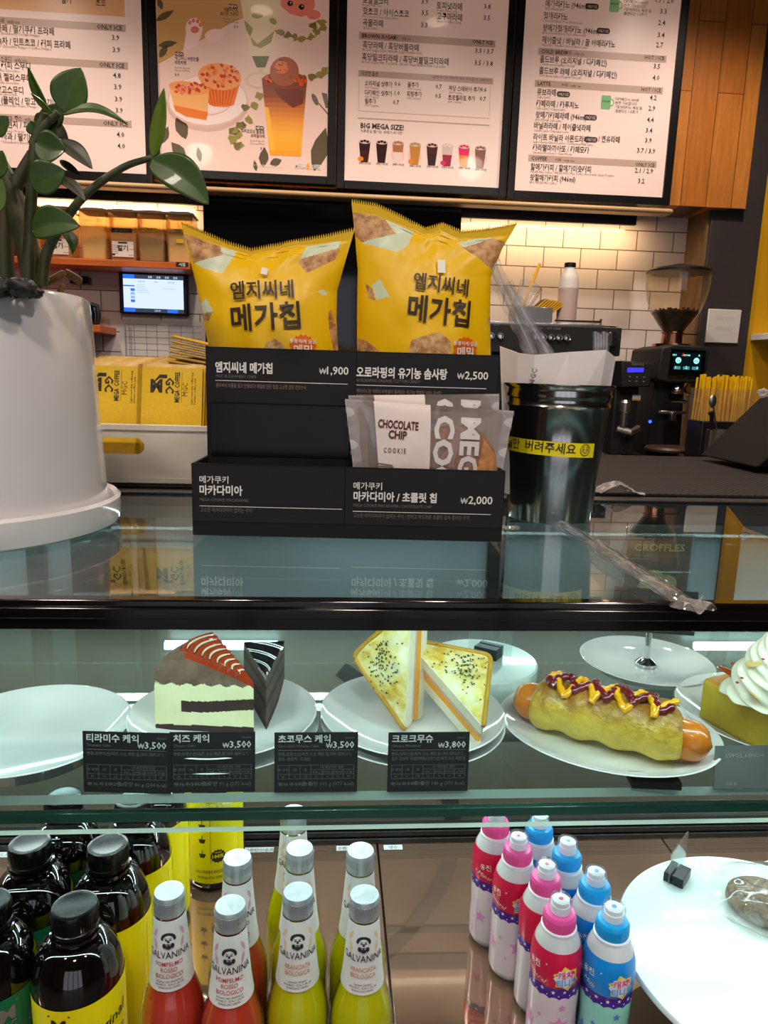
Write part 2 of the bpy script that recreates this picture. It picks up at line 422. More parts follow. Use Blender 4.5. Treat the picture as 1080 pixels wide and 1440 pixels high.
def board_frame(t, a, b, z0, z1, fl, fr, zf):
    cx, cy, cz = t.location
    f = MB(); y0, y1 = -.02, .018
    f.box(fl-cx+.002, a[0]-cx, y0, y1, 0, z1+.02-cz, frm); f.box(b[0]-cx, fr-cx-.002, y0, y1, 0, z1+.02-cz, frm)
    f.box(a[0]-cx, b[0]-cx, y0, y1, 0, z0-cz, frm); f.box(a[0]-cx, b[0]-cx, y0, y1, z1-cz, z1+.02-cz, frm)
    f.box(fr-cx-.002, fr-cx+.001, y0-.003, y1, 0, z1+.02-cz, edge_m)
    f.build('board_frame', t, bevel=.0015)
def sheet_obj(mb, t):
    o = mb.build('menu_sheet', t); o.location = -Vector(t.location); return o
K = mpp(at_y(540, 140, BOARD))
def bt(mb, px, py, s, h=9.5, align='l', mat=None, bold=.012, w=None, off=.0012):
    x, z = xz(px, py, BOARD-.012); mb.text(BF, s, x, z, h*K, mat or M['ink'], align, bold, w*K if w else None, off, res=1, xs=1 if h < 5.5 else (.76 if any(ord(q) > 4352 for q in s) else .94))
def bbar(mb, pl, pr, py, hp=9, mat=None, off=.0006, at='l'):
    x0, z = xz(pl, py, BOARD-.012); x1, zr_ = xz(pr, py, BOARD-.012); z = zr_ if at == 'r' else z; h = hp*K/2
    mb.rect(BF, x0, z-h, x1, z+h, mat or bar_m, off)
def bpill(mb, px, py):
    x, z = xz(px, py, BOARD-.012); mb.rrect(BF, x, z-.009, x+.047, z+.009, .008, M['ink'], .0008)
    mb.text(BF, 'ONLY ICE', x+.0235, z-.005, .013, pap, 'c', 0, .036, .0012, res=1)
# left board
B = board('menu_board', 'menu board of frappes and smoothies behind the plant', -150, 206, -166, 213.4, 228)
t, a, b, z0, z1 = B[:5]; board_frame(*B)
m = MB(); m.rect(BF, a[0], z0, b[0], z1, pap, .0)
x, z = xz(176, 24, BOARD-.012); m.rect(BF, a[0]+.03, z, x, z1-.2, tan_m, .0005)
bt(m, 87, 4, '딸기'); bt(m, 135, 8, '초코')
for py, en in ((36, 'FRAPPE  프라페  only ice'), (89, 'SMOOTHIE  스무디  only ice'), (171, 'JUICE  주스  only ice')):
    pr = 177+(py-36)*.06; bbar(m, -120, pr, py+4, at='r'); bt(m, pr-5, py+7, 'ONLY ICE', 8, 'r', bold=.02)
    bt(m, (28, 38, 52)[(36, 89, 171).index(py)], py-2+(0, 1, 2)[(36, 89, 171).index(py)], en, 7, 'r', bold=.005)
for px, py, s in ((168, 57, '3.9'), (169, 74, '3.9'), (170, 110, '4.8'), (171, 126, '3.9'), (172, 143, '3.9'), (173, 159, '3.9'), (175, 193, '4.0'), (176, 209, '4.0')): bt(m, px, py, s, 9, 'r')
for px, py, s in ((76, 49, '쿠키프라페 / 딸기쿠키 프라페'), (99, 68, '녹차 / 민트초코 / 커피 프라페'), (43, 98, '코코넛 커피 스무디'), (44, 115, '퐁크러쉬 젤리스무디'), (33, 132, '망고스무디'), (76, 149, '요거트스무디 (플레인 / 망고 / 딸기)'), (64, 182, '오렌지 / 피치푸룻'), (64, 199, '사과 / 딸기바나나')): bt(m, px, py, s, 10.5, 'r')
for px, py, s in ((56, 52, 'Strawberry Cookie Frappe'), (72, 71, 'Mint Chocolate Frappe / Coffee Frappe'), (27, 102, 'Coffee Smoothie'), (27, 119, 'Jelly Smoothie'), (24, 135, 'Mango Smoothie'), (52, 152, 'Yogurt Smoothie Plain / Mango'), (34, 187, 'Peach Prunus'), (42, 203, 'Berry / Strawberry Banana')): bt(m, px, py, s, 4.6, 'r', M['lead'], 0)
sheet_obj(m, t)
# board of options and big cups
B = board('menu_board', 'menu board of brown sugar lattes with a row of eight big cups', 484, 701.5, 472.2, 711.2, 254)
t, a, b, z0, z1 = B[:5]; board_frame(*B)
m = MB(); m.rect(BF, a[0], z0, b[0], z1, pap, .0)
for px, py, s, sub in ((510, 4, '로얄밀크티', 'Royal Milk Tea'), (510, 20, '핫초코 / 아이스초코', 'Hot / Iced Chocolate Latte'), (510, 36, '곡물라떼', 'Grain Latte'), (614, 12, '토피넛라떼', 'Toffee Nut Latte'), (614, 27, '고구마라떼', 'Sweet Potato Latte'), (510, 67, '흑당라떼 / 흑당버블라떼', 'Brown Sugar Latte / Brown Sugar Bubble Latte'), (509, 84, '흑당밀크티라떼 / 흑당버블밀크티라떼', 'Brown Sugar Milk Tea Latte / Brown Sugar Bubble Milk Tea Latte')):
    bt(m, px, py, s, 10.3); bt(m, px, py+4.5, sub, 4.4, 'l', M['lead'], 0)
for px, py, s in ((602, 6, '3.9'), (602, 22, '3.5'), (601, 39, '3.3'), (690, 13, '3.8'), (689, 29, '3.5'), (694, 76, '3.3 / 3.7'), (693, 93, '3.5 / 3.8')): bt(m, px, py, s, 8.6, 'r')
bbar(m, 505, 697, 50); bt(m, 509, 52.8, 'BROWN SUGAR', 7, bold=.025); bt(m, 553, 55, '흑당   only ice', 5.5, bold=0); bt(m, 693, 63, 'ONLY ICE', 7, 'r', bold=.02)
bbar(m, 504, 694, 103, 8); bt(m, 508, 105.5, '다양한 옵션', 6.5, bold=.01); bt(m, 690, 115, '*옵션 추가는 매장에 따라 상이할 수 있습니다', 4.5, 'r', M['lead'], 0)
for (p, q) in (((505, 112), (504, 155)), ((690, 121), (689, 164))):
    a1 = xz(*p, BOARD-.012); a2 = xz(*q, BOARD-.012); m.line(BF, a1, (a1[0], a2[1]), .0015, bar_m, .0006)
bbar(m, 504, 690, 156, .7)
for px, py, s in ((513, 120, '오리지널 샷추가'), (513, 133, '디카페인 샷추가'), (513, 145, '펄추가'), (573, 122, '꿀추가'), (572, 135, '휘핑추가'), (631, 127, '저당 스테비아 추가'), (630, 140, '초코젤라또 추가')):
    bt(m, px, py, s, 7.6); bt(m, px, py+4, 'Add Topping', 3.6, 'l', M['lead'], 0)
for px, py, s in ((563, 121, '0.6'), (562, 134, '1.0'), (561, 147, '0.7'), (621, 125, '0.7'), (620, 138, '0.5'), (684, 129, '0.6'), (683, 142, '0.7')): bt(m, px, py, s, 7.5, 'r')
bbar(m, 503, 689, 166, 1.6)
bt(m, 507, 180, 'BIG MEGA SIZE!', 9.5, bold=.03); bt(m, 507, 186, '하루종일 즐기는 왕메가 사이즈!', 4.6, 'l', M['ink'], 0)
CUP = {k: PAPER('cup_print_'+k, c) for k, c in dict(cola=(70, 24, 18), ame=(52, 20, 20), latte=(176, 110, 70), milk=(232, 205, 195), gold=(190, 130, 60), berry=(150, 30, 60), pink=(216, 30, 90), choc=(130, 84, 70), rim=(206, 186, 178), orange=(226, 130, 40), halo=(240, 190, 180)).items()}
cups = [('cola', 'ame', 'orange'), ('ame', 'ame', None), ('milk', 'latte', None), ('gold', 'gold', 'orange'), ('ame', 'cola', None), ('berry', 'rim', 'pink'), ('orange', 'pink', None), ('choc', 'choc', None)]
for (lo, up, fruit), px, py in zip(cups, (513, 537, 560, 584, 608, 629.5, 653, 676), (196, 197, 198, 200, 201, 202, 203, 205)):
    x, z = xz(px, py, BOARD-.012); w = 7.5*K; h = 30*K
    if lo in ('milk', 'choc', 'gold'): m.poly(BF, arc_ell(x, z-h*.6, 9.5*K, 11*K, 20), CUP['halo'], .0006)
    m.poly(BF, [(x-w*.95, z-h*.45), (x-w*.68, z-h), (x+w*.68, z-h), (x+w*.95, z-h*.45)], CUP[lo], .0009)
    m.poly(BF, [(x-w*1.08, z-3*K), (x-w*.93, z-h*.5), (x+w*.93, z-h*.5), (x+w*1.08, z-3*K)], CUP[up], .0010)
    m.poly(BF, arc_ell(x, z-3*K, w*1.1, 3*K, 16), CUP['rim'], .0012)
    for q in range(3): m.poly(BF, arc_ell(x+(q-1)*w*.55, z-3*K+(q % 2)*K, w*.3, 1.6*K, 8), CUP[up if up != 'rim' else 'milk'], .0014)
    if fruit: m.poly(BF, arc_ell(x-w*.7, z-h*.86, 4.2*K, 3*K, 12), CUP[fruit], .0014)
    bt(m, px, py+35, '왕메가 사이즈', 3.4, 'c', M['ink'], .01, 17)
sheet_obj(m, t)
# board of coffees
B = board('menu_board', 'menu board of americano, cold brew and latte next to bare oak', 723, 932, 711.8, 942, 268)
t, a, b, z0, z1 = B[:5]; board_frame(*B)
m = MB(); m.rect(BF, a[0], z0, b[0], z1, pap, .0)
rows = [(767, 9, '메가리카노 (946ml)', 'BIG Americano', 823), (764, 26, '헛개리카노', 'Oriental Raisin Tree Americano', 0), (763, 43, '왕메가헛개리카노 (946ml)', 'BIG oriental Raisin Tree Americano', 839), (762, 60, '헤이즐넛 / 바닐라 / 꿀 아메리카노', 'Hazelnut / Vanilla / Honey Americano', 0),
        (759, 87, '콜드브루 (오리지널 / 디카페인)', 'Cold Brew (Original / Decaf)', 0), (758, 103, '콜드브루 라떼 (오리지널 / 디카페인)', 'Cold Brew Latte (Original / Decaf)', 0),
        (755, 133, '큐브라떼', 'Cube Latte', 783), (754, 149, '카페라떼 / 카푸치노', 'Cafe Latte / Cappuccino', 0), (753, 165, '왕메가카페라떼 (946ml)', 'BIG MEGA Cafe Latte', 821), (751, 180, '바닐라라떼 / 헤이즐넛라떼', 'Vanilla Latte / Hazelnut Latte', 0),
        (750, 196, '라이트 바닐라 아몬드라떼', 'Light Vanilla Almond Latte / Condensed Milk Latte', 822), (749, 211, '카라멜마끼아또 / 카페모카', 'Caramel Macchiato / Cafe Mocha', 0), (746, 238, '할메가커피 / 할메가미숫커피', 'MEGA Mix Coffee / MEGA MGC Mix Coffee Blend with Grain Powder', 0), (745, 253, '왕할메가커피 (946ml)', 'BIG MEGA Mix Coffee', 0)]
for px, py, s, sub, pill in rows:
    bt(m, px, py, s, 10.0); bt(m, px, py+4.6, sub, 4.3, 'l', M['lead'], 0)
    if pill: bpill(m, pill, py-1.5+(pill-px)*.02)
bt(m, 841, 199, '/ 연유라떼', 10.0)
for px, py, s in ((947, 5, '1.7 / 2.0'), (937, 20, '3.3'), (935, 36, '2.4'), (934, 53, '3.4'), (932, 67, '2.7'), (928, 97, '3.5'), (927, 113, '4.0'), (923, 141, '4.2'), (921, 156, '2.9'), (919, 172, '4.4'), (917, 187, '3.4'), (916, 201, '3.9'), (921, 216, '3.7 / 3.9'), (918, 244, '2.1 / 2.9'), (906, 258, '3.2')): bt(m, px, py, s, 9, 'r')
for pl, py, en, hot in ((757, 72, 'COLD BREW', 'HOT / ICE'), (752, 117, 'LATTE', 'HOT / ICE'), (743, 222, 'COFFEE', 'ONLY ICE')):
    pr = pl+181; bbar(m, pl, pr, py); bt(m, pl+4, py+2.8, en, 7, bold=.02); bt(m, pl+38, py+4.5, '커피  only ice', 5, bold=0); bt(m, pr-4, py+13, hot, 7, 'r', bold=.01)
mug = PAPER('mug_print', (120, 176, 120))
for px, py in ((864, 7), (852, 144)):
    x, z = xz(px, py, BOARD-.012); m.rrect(BF, x-7*K, z-9*K, x+7*K, z+9*K, 2*K, mug, .0008)
    for dx, r2 in ((0, 0),): m.poly(BF, arc_ell(x+8*K, z, 4*K, 5*K, 14)[::1], mug, .0006); m.poly(BF, arc_ell(x+8*K, z, 2.6*K, 3.4*K, 14), pap, .0007)
    m.text(BF, 'DECAF', x, z, 3.6*K, M['ink'], 'c', .01, None, .0012, res=1)
    for q, s in enumerate(('디카페인+1,000원', '변경 가능합니다.', '*헛개리카노 제외 및', '블렌딩은 1.5추가')): bt(m, px+13, py-3+q*5.6, s, 4.8, 'l', M['ink'], 0)
sheet_obj(m, t)
# picture board
B = board('menu_board', 'picture board of two muffins and an orange drink with ice cream', 226, 460, 214, 471.6, 237)
t, a, b, z0, z1 = B[:5]; board_frame(*B)
pc = {k: PAPER('print_'+k, c) for k, c in dict(cloth=(236, 204, 190), wall=(204, 158, 98), plate=(244, 222, 214), plate2=(222, 186, 172), muf=(232, 124, 52), muf2=(214, 92, 34), crumb=(196, 60, 40), crumb2=(238, 160, 96), cake=(244, 178, 110), leaf=(96, 84, 62), leaf2=(118, 108, 58), ivy=(150, 138, 70), glass=(214, 196, 160), green=(150, 150, 70), dgreen=(96, 96, 40), cream=(232, 214, 176), scoop=(172, 90, 48), scoop2=(134, 60, 30), choc=(150, 66, 36), brown=(120, 58, 42), mid=(206, 120, 62), juice=(246, 164, 40), juice2=(250, 190, 70), cat=(232, 130, 110), paw=(248, 214, 206), pad=(226, 120, 110), eye=(30, 20, 16), metal=(120, 104, 96), shade=(214, 176, 162)).items()}
m = MB(); m.rect(BF, a[0], z0, b[0], z1, pc['cloth'], .0)
Yb = BOARD-.012
def pp(pts, k, off): m.poly(BF, pxpoly(pts, Yb)[::-1], pc[k], off)
def pe(cx, cy, rx, ry, k, off, rot=0, n=20): pp(rot2(arc_ell(cx, cy, rx, ry, n), R(rot), cx, cy), k, off)
xw, zw = xz(226, 88, Yb)
pp([(223, 90), (330, 30), (395, 8), (400, -150), (214, -150)], 'wall', .0004)
for cx, cy, rx, ry, ro in ((232, 22, 5, 15, 60), (236, 62, 5, 14, 80), (230, 72, 5, 11, 30), (225, 5, 4, 9, -20), (255, 178, 9, 19, -20), (251, 212, 8, 16, -40), (280, 217, 4, 11, -10), (232, 190, 6, 13, 20), (371, 221, 7, 14, 5), (359, 233, 3, 8, -10), (388, 228, 6, 9, 70), (450, 210, 12, 32, 15), (246, 150, 0.1, 0.1, 0)):
    if rx > 1: pp([(cx+dx*math.cos(R(ro))-dy*math.sin(R(ro)), cy+dx*math.sin(R(ro))+dy*math.cos(R(ro))) for dx, dy in ((0, -ry), (rx*.8, -ry*.35), (rx, .15*ry), (rx*.55, ry*.7), (0, ry), (-rx*.55, ry*.7), (-rx, .15*ry), (-rx*.8, -ry*.35))], 'leaf', .0005)
pe(292, 146, 58, 39, 'shade', .0005); pe(292, 142, 57, 37, 'plate2', .0007); pe(292, 141, 55, 35, 'plate', .0008); pe(290, 140, 38, 23, 'plate2', .0009); pe(290, 139, 37, 22, 'plate', .0010)
pp([(279, 106), (339, 112), (329, 148), (318, 151), (300, 150), (293, 145)], 'muf', .0012)
for q in range(9): pp([(282+q*6.2, 112), (285+q*6.2, 112), (297+q*3.4, 148), (295+q*3.4, 148)], 'muf2', .0013)
pe(309, 108, 31, 19, 'crumb2', .0014, 8)
rr = random.Random(3)
for q in range(46):
    an = rr.uniform(0, 2*PI); d = math.sqrt(rr.random()); pe(309+28*d*math.cos(an), 107+16*d*math.sin(an), 3.2, 2.2, rr.choice(['crumb', 'crumb', 'muf', 'pad', 'crumb2']), .0015+q*.00001, rr.uniform(0, 90), 7)
pp([(238, 123), (294, 130), (292, 160), (290, 169), (262, 164), (246, 154)], 'cake', .0016); pp([(244, 148), (293, 158), (290, 169), (262, 164), (247, 156)], 'muf', .0017)
pe(266, 124, 29, 9, 'crumb2', .0018, 8)
for q in range(30):
    an = rr.uniform(0, 2*PI); d = math.sqrt(rr.random()); pe(266+27*d*math.cos(an), 124+8*d*math.sin(an), 2.8, 1.9, rr.choice(['crumb', 'crumb', 'muf2', 'pad']), .0019+q*.00001, rr.uniform(0, 90), 7)
# parfait glass
pp([(337, -6), (395, -2), (388, 40), (379, 78), (372, 95), (362, 95), (354, 80), (345, 40)], 'cream', .0007)
pp([(354, 79), (379, 79), (373, 95), (361, 95)], 'dgreen', .0008); pp([(343, 28), (356, 40), (352, 52), (346, 42)], 'green', .0008); pp([(352, 52), (362, 62), (378, 50), (386, 44), (381, 60), (366, 68), (356, 64)], 'green', .0009); pe(362, 22, 8, 4, 'green', .0009); pe(384, 30, 6, 4, 'green', .0009, 40)
pp([(363, 95), (371, 95), (370, 104), (363, 104)], 'glass', .0008); pe(364, 113, 19, 12, 'glass', .0006); pe(364, 113, 16, 9, 'cloth', .00065)
# orange drink
cols_ = ((0, (126, 60, 40)), (.22, (150, 78, 46)), (.38, (206, 120, 62)), (.55, (240, 158, 60)), (.75, (250, 182, 66)), (1, (246, 160, 34)))
for q in range(16):
    u0_, u1_ = q/16, (q+1)/16; um = (u0_+u1_)/2
    for (ta, ca), (tb, cb2) in zip(cols_, cols_[1:]):
        if ta <= um <= tb: cc_ = tuple(int(ca[w]+(cb2[w]-ca[w])*(um-ta)/(tb-ta)) for w in range(3))
    pc['drink%d' % q] = PAPER('print_drink%d' % q, cc_)
    lx = lambda u: 368+11.5*u; rx_ = lambda u: 432-9*u; yy = lambda u: 112+108*u
    pp([(lx(u0_), yy(u0_)-2), (rx_(u0_), yy(u0_)), (rx_(u1_), yy(u1_)), (lx(u1_), yy(u1_)-2)], 'drink%d' % q, .0012)
pp([(384, 124), (428, 126), (426, 146), (412, 152), (396, 140)], 'brown', .0015); pp([(372, 150), (378, 152), (386, 212), (381, 212)], 'juice2', .0014)
pe(400, 113, 32, 12, 'choc', .0016); pe(400, 113, 29, 10, 'scoop2', .0017); pe(400, 101, 20.5, 21, 'scoop', .0020); pe(396, 95, 10, 9, 'muf', .0021, 0)
for q in range(22):
    an = rr.uniform(0, 2*PI); d = math.sqrt(rr.random()); pe(400+18*d*math.cos(an), 101+18*d*math.sin(an), 1.2, 1, 'scoop2', .0023, 0, 6)
for q in range(9): pe(rr.choice([376, 380, 420, 425])+rr.uniform(-4, 4), 112+rr.uniform(-5, 8), 4, 3, rr.choice(['choc', 'muf2']), .0022, rr.uniform(0, 90), 6)
# ivy, cat, paws, cutlery
for cx, cy in ((394, 45), (404, 50), (415, 53), (424, 56), (438, 52), (446, 46), (454, 40), (441, 36), (452, 33), (330, 185), (340, 176), (350, 168), (326, 196), (335, 205), (365, 135), (358, 148), (345, 152), (438, 108), (450, 106), (456, 100), (336, 190)):
    for q in range(2): pp([(cx+rr.uniform(-3, 3)+d*math.cos(an), cy+d*math.sin(an)) for an, d in [(k*PI/3.5+rr.uniform(-.2, .2), rr.uniform(3, 7)) for k in range(7)]], rr.choice(['ivy', 'ivy', 'leaf2']), .0024+q*.0001)
pp([(394, -8), (442, -8), (443, 10), (436, 20), (424, 24), (408, 20), (396, 10)], 'cat', .0008); pe(408, 5, 4, 4, 'eye', .0010); pe(424, 10, 4, 4, 'eye', .0010); pe(409, 4, 1, 1, 'paw', .0012); pe(425, 9, 1, 1, 'paw', .0012); pe(414, 15, 3, 2, 'pad', .0012); pe(441, 21, 10, 7, 'cat', .0013)
pe(273, 40, 12, 15, 'paw', .0008); pp([(262, 45), (284, 48), (276, 66), (258, 70)], 'paw', .0007); pe(274, 42, 6, 5, 'pad', .0010)
for dx, dy in ((-6, -6), (-1, -9), (5, -8), (9, -3)): pe(273+dx, 38+dy, 2.4, 3, 'pad', .0010)
pe(301, 49, 13, 8, 'paw', .0008, -10); pe(443, 140, 3.5, 9, 'metal', .0008, -25); pp([(447, 145), (449, 145), (462, 160), (462, 163)], 'metal', .0008); pp([(452, 130), (460, 132), (462, 152), (458, 152)], 'metal', .0008)
def new_tag(px, py):
    x, z = xz(px, py, Yb); m.rrect(BF, x-6*K, z-2.5*K, x+6*K, z+2.5*K, 1.5*K, M['ink'], .0012); m.text(BF, 'NEW', x, z-1.8*K, 4.8*K, pap, 'c', .02, None, .0016, res=1)
for px, py, al, ls in ((328, 9, 'r', ('애플미스트', '요거트 스무디')), (252, 76, 'l', ('에그머니 버런던틀', '브런치빵')), (365, 180, 'r', ('피치코코넛 플로트', '슈퍼딜라떼'))):
    new_tag(px if al == 'r' else px, py)
    e = 335 if py == 9 else (372 if py == 180 else 246)
    bt(m, e, py+8, ls[0], 5.6, al, M['ink'], .01); bt(m, e, py+14, ls[1], 5.6, al, M['ink'], .01); bt(m, e, py+20, 'Brunch Special', 3.4, al, M['lead'], 0); bt(m, e, py+24, 'Seasonal Menu', 3.4, al, M['lead'], 0); bt(m, e, py+31, '3.9', 5, al, M['ink'], .01)
bt(m, 415, 236, 'MEGA', 9.5, 'l', M['whiteink'], .03, 16, .003); bt(m, 435, 237.5, 'COFFEE', 8, 'l', M['whiteink'], .03, 16, .003); pe(433, 234, 2, 4, 'juice', .003)
bt(m, 356, 234, '*본 이미지는 실제 제품과 상이할 수 있습니다', 3.6, 'l', M['whiteink'], 0, 40, .003)
sheet_obj(m, t)
# ------------------------------------------------------------------ ceiling lamps
lamp_face = EM('lamp_face', (255, 226, 190), 14)
for i, (x, y, c) in enumerate(DOWN):
    words = ('over the picture board', 'over the left of the counter', 'over the steel bin', 'by the dark pillar', 'above the customer side, at its left', 'above the customer side, farthest from the counter', 'above the customer side, at its right')
    t = thing('downlight', 'round recessed ceiling downlight '+words[i], 'ceiling light', (x, y, CEIL), group='ceiling downlights')
    MB().lathe([(.052, -.004), (.075, -.008), (.078, -.001), (.05, -.001)], M['white'], 28).build('lamp_ring', t)
    MB().lathe([(0, -.003), (.05, -.003)], lamp_face, 28).build('lamp_disc', t)

# ------------------------------------------------------------------ back counter and what stands on it
KC = .98
t = thing('back_counter', 'dark steel back counter under the coffee machine', 'counter', (0, 2.2, 0))
MB().box(-2.6, xb, .02, WALL-2.202, 0, KC-.03, P('counter_body', (40, 38, 38), .5, rgb2=(34, 32, 32), nscale=4)).build('counter_body', t)
MB().box(-2.6, xb, 0, WALL-2.202, KC-.03, KC, P('counter_steel', (90, 86, 84), .35, .8)).build('counter_top', t, bevel=.004)
# tall glossy black panel of the ice machine behind the crisps
fl = at_y(287, 400, 2.74).x; fr_ = at_y(645, 400, 2.74).x
t = thing('ice_machine', 'tall glossy black ice machine behind the bags of crisps', 'ice machine', ((fl+fr_)/2, 2.74, KC))
w = (fr_-fl)/2; h = cabz-.004-KC
MB().box(-w, w, 0.004, .17, 0, h, M['black']).build('machine_body', t, bevel=.004)
MB().box(-w+.004, w-.004, -.012, .003, .01, h-.01, M['gloss_black']).build('front_panel', t, bevel=.002)
MB().box(w-.03, w-.012, -.03, -.0125, h*.3, h*.62, M['black']).build('handle', t, bevel=.004)

# coffee grinder
GY = 2.55; g = mpp(at_y(945, 480, GY)); gx = at_y(945, 480, GY).x
def gz(py): return at_y(945, py, GY).z-KC
t = thing('coffee_grinder', 'black coffee grinder with a bean hopper and lit screen beside the pillar', 'coffee grinder', (gx, GY, KC))
hop = GLASS('smoked_hopper', (250, 240, 222), .06, haze=.04, hazergb=(210, 180, 140))
beans = P('coffee_beans', (34, 22, 18), .4, rgb2=(14, 9, 8), nscale=90, bump=1, bscale=90)
MB().lathe([(13*g, gz(468)), (22*g, gz(455)), (32*g, gz(440)), (39*g, gz(420)), (42.5*g, gz(400)), (42*g, gz(383))], hop, 40).build('hopper', t)
bm_ = MB().lathe([(0, gz(467)), (12.4*g, gz(467)), (21*g, gz(455)), (31*g, gz(440)), (27*g, gz(437)), (14*g, gz(436)), (0, gz(438))], beans, 32)
rb = random.Random(5)
for k in range(60):
    an = rb.uniform(0, 2*PI); d = 30*math.sqrt(rb.random())*g
    bm_.ball((d*math.cos(an), d*math.sin(an), gz(437+rb.uniform(-1.5, 1))), (.0055, .0038, .003), beans, 8, 5, Matrix.Rotation(rb.uniform(-.3, .3), 4, 'Z'))
bm_.build('beans', t)
MB().lathe([(0, gz(384)), (43.5*g, gz(384)), (43.5*g, gz(381)), (38*g, gz(378)), (18*g, gz(374)), (6*g, gz(371)), (0, gz(371))], M['black'], 40).build('hopper_lid', t)
cop = P('copper_ring', (196, 140, 110), .2, 1)
MB().lathe([(0, gz(488)), (26*g, gz(488)), (26*g, gz(484)), (15*g, gz(483)), (14*g, gz(470)), (16*g, gz(469)), (16*g, gz(467)), (0, gz(467))], cop, 32).build('collar', t)
MB().box(14*g, 36*g, -.006, .006, gz(470), gz(468.5), M['black']).build('stop_lever', t, bevel=.001)
FR0 = frame((0, 0, 0), (1, 0, 0), (0, 0, 1))
def gp(pts): return [((x-945)*g, gz(y)) for x, y in pts]
hd = MB().prism(gp([(922, 538), (962, 538), (974, 520), (974, 496), (966, 488), (924, 487), (908, 492), (905, 535)]), -.12, .13, M['matte'], FR0)
hd.build('grinder_head', t, bevel=.006, bseg=3)
sc = MB(); scr = EM('screen_dark', (10, 26, 32), .6); glow = EM('screen_glow', (150, 235, 225), 1.3); redg = EM('screen_red', (240, 60, 50), 1)
FS = frame((0, -.1312, 0), (1, 0, 0), (0, 0, 1))
def gq(x, y): return ((x-945)*g, gz(y))
sc.poly(FS, gp([(920, 532), (966, 532), (970, 520), (969, 494), (921, 493)]), M['gloss_black'], .0)
sc.poly(FS, gp([(926, 521), (964, 521), (964, 498), (925, 497)]), scr, .0006)
for cx, cy, r in ((932, 508, 4), (957, 508, 4)): sc.poly(FS, [(gq(cx, cy)[0]+a*g, gq(cx, cy)[1]+b*g) for a, b in arc_ell(0, 0, r, r, 16)], glow, .0012)
for px, py, s, hh, mm in ((926, 502, '18.0', 3.4, glow), (943, 502, 'ATOM', 3, glow), (960, 502, 'A', 3.6, glow), (932, 510, '7.5', 4, scr), (957, 510, '9.0', 4, scr), (929, 519, '1', 4.5, glow), (944, 519, '2', 5, glow), (959, 519, '3', 4.5, glow)): sc.text(FS, s, *gq(px, py), hh*g, mm, 'c', .02, None, .0018, res=1)
sc.poly(FS, gp([(936, 502), (940, 502), (938, 498)]), redg, .0012)
for q in range(3): sc.rect(FS, *gq(927+q*12.5, 520), *gq(936+q*12.5, 516), EM('screen_teal%d' % q, (70, 150, 150), .8), .0009)
sc.build('screen', t)
lo = MB().prism(gp([(912, 640), (960, 640), (957, 536), (914, 536)]), -.12, .07, M['matte'], FR0); lo.box(-38*g, 18*g, -.09, .13, 0, gz(638), M['matte']); lo.build('grinder_body', t, bevel=.005)
MB().lathe([(10*g, gz(553)), (11*g, gz(548)), (8*g, gz(540)), (6*g, gz(538))], M['chrome'], 24, Matrix.Translation((-4*g, -.095, 0))).build('spout', t)
MB().tube([(-15*g, -.09, gz(562)), (-14*g, -.12, gz(564)), (8*g, -.12, gz(564)), (9*g, -.09, gz(562))], .004, M['chrome']).build('spout_guard', t)
fk = MB(); fk.box(-26*g, 10*g, -.115, -.09, gz(580), gz(576), M['steel']); fk.box(-13*g, -6*g, -.125, -.095, gz(589), gz(577), M['steel']); fk.build('portafilter_fork', t, bevel=.002)
MB().lathe([(0, 0), (9*g, 0), (9*g, .012), (0, .014)], M['chrome'], 20, Matrix.Translation((17*g, -.09, gz(546))) @ Matrix.Rotation(PI/2, 4, 'X')).build('dial', t)
MB().lathe([(0, gz(629)), (35*g, gz(629)), (36*g, gz(626)), (34*g, gz(623)), (0, gz(622))], P('tray_brown', (66, 44, 34), .4), 32, Matrix.Translation((-10*g, -.14, 0))).build('catch_tray', t, )
MB().lathe([(0, -.002), (2.2*g, -.002), (2*g, 0), (0, .001)], EM('blue_led', (40, 70, 255), 4), 12, Matrix.Translation((-42*g, -.125, gz(591))) @ Matrix.Rotation(PI/2, 4, 'X')).build('indicator_light', t)

# second grinder with a blue display
t = thing('coffee_grinder', 'small black grinder with a blue display, left of the bean hopper', 'coffee grinder', (at_y(884, 540, 2.45).x, 2.45, KC))
g2 = mpp(at_y(884, 540, 2.45))
def g2z(py): return at_y(884, py, 2.45).z-KC
def g2p(pts): return [((x-884)*g2, g2z(y)) for x, y in pts]
F2 = frame((0, -.0605, 0), (1, 0, 0), (0, 0, 1))
MB().prism(g2p([(864, 545), (904, 543), (906, 510), (862, 508)]), -.1, .06, M['matte'], FR0).build('control_head', t, bevel=.004)
pnl = MB(); pnl.poly(F2, g2p([(870, 524), (893, 523), (893, 517), (870, 517.5)]), EM('blue_display', (52, 50, 235), 1.6), .0006); pnl.text(F2, 'fiamma', 0, g2z(514), 6*g2, M['greyink'], 'c', .01, None, .001, res=1)
for q in range(6): pnl.rect(F2, (-11+10*(q % 3))*g2, g2z(529+6*(q//3)+1.5), (-8+10*(q % 3))*g2, g2z(529+6*(q//3)), M['greyink'], .0008)
pnl.build('control_panel', t)
MB().prism(g2p([(866, 640), (900, 640), (900, 544), (866, 546)]), -.1, .0, M['matte'], FR0).build('grinder_body', t, bevel=.004)
sgn = MB(); sgn.rect(frame((0, -.0005, 0), (1, 0, 0), (0, 0, 1)), 7*g2, g2z(563), 19*g2, g2z(555), M['paper'], .0006); sgn.rect(frame((0, -.0005, 0), (1, 0, 0), (0, 0, 1)), 7*g2, g2z(563), 19*g2, g2z(561), M['yellow'], .0009); sgn.build('sticker', t)
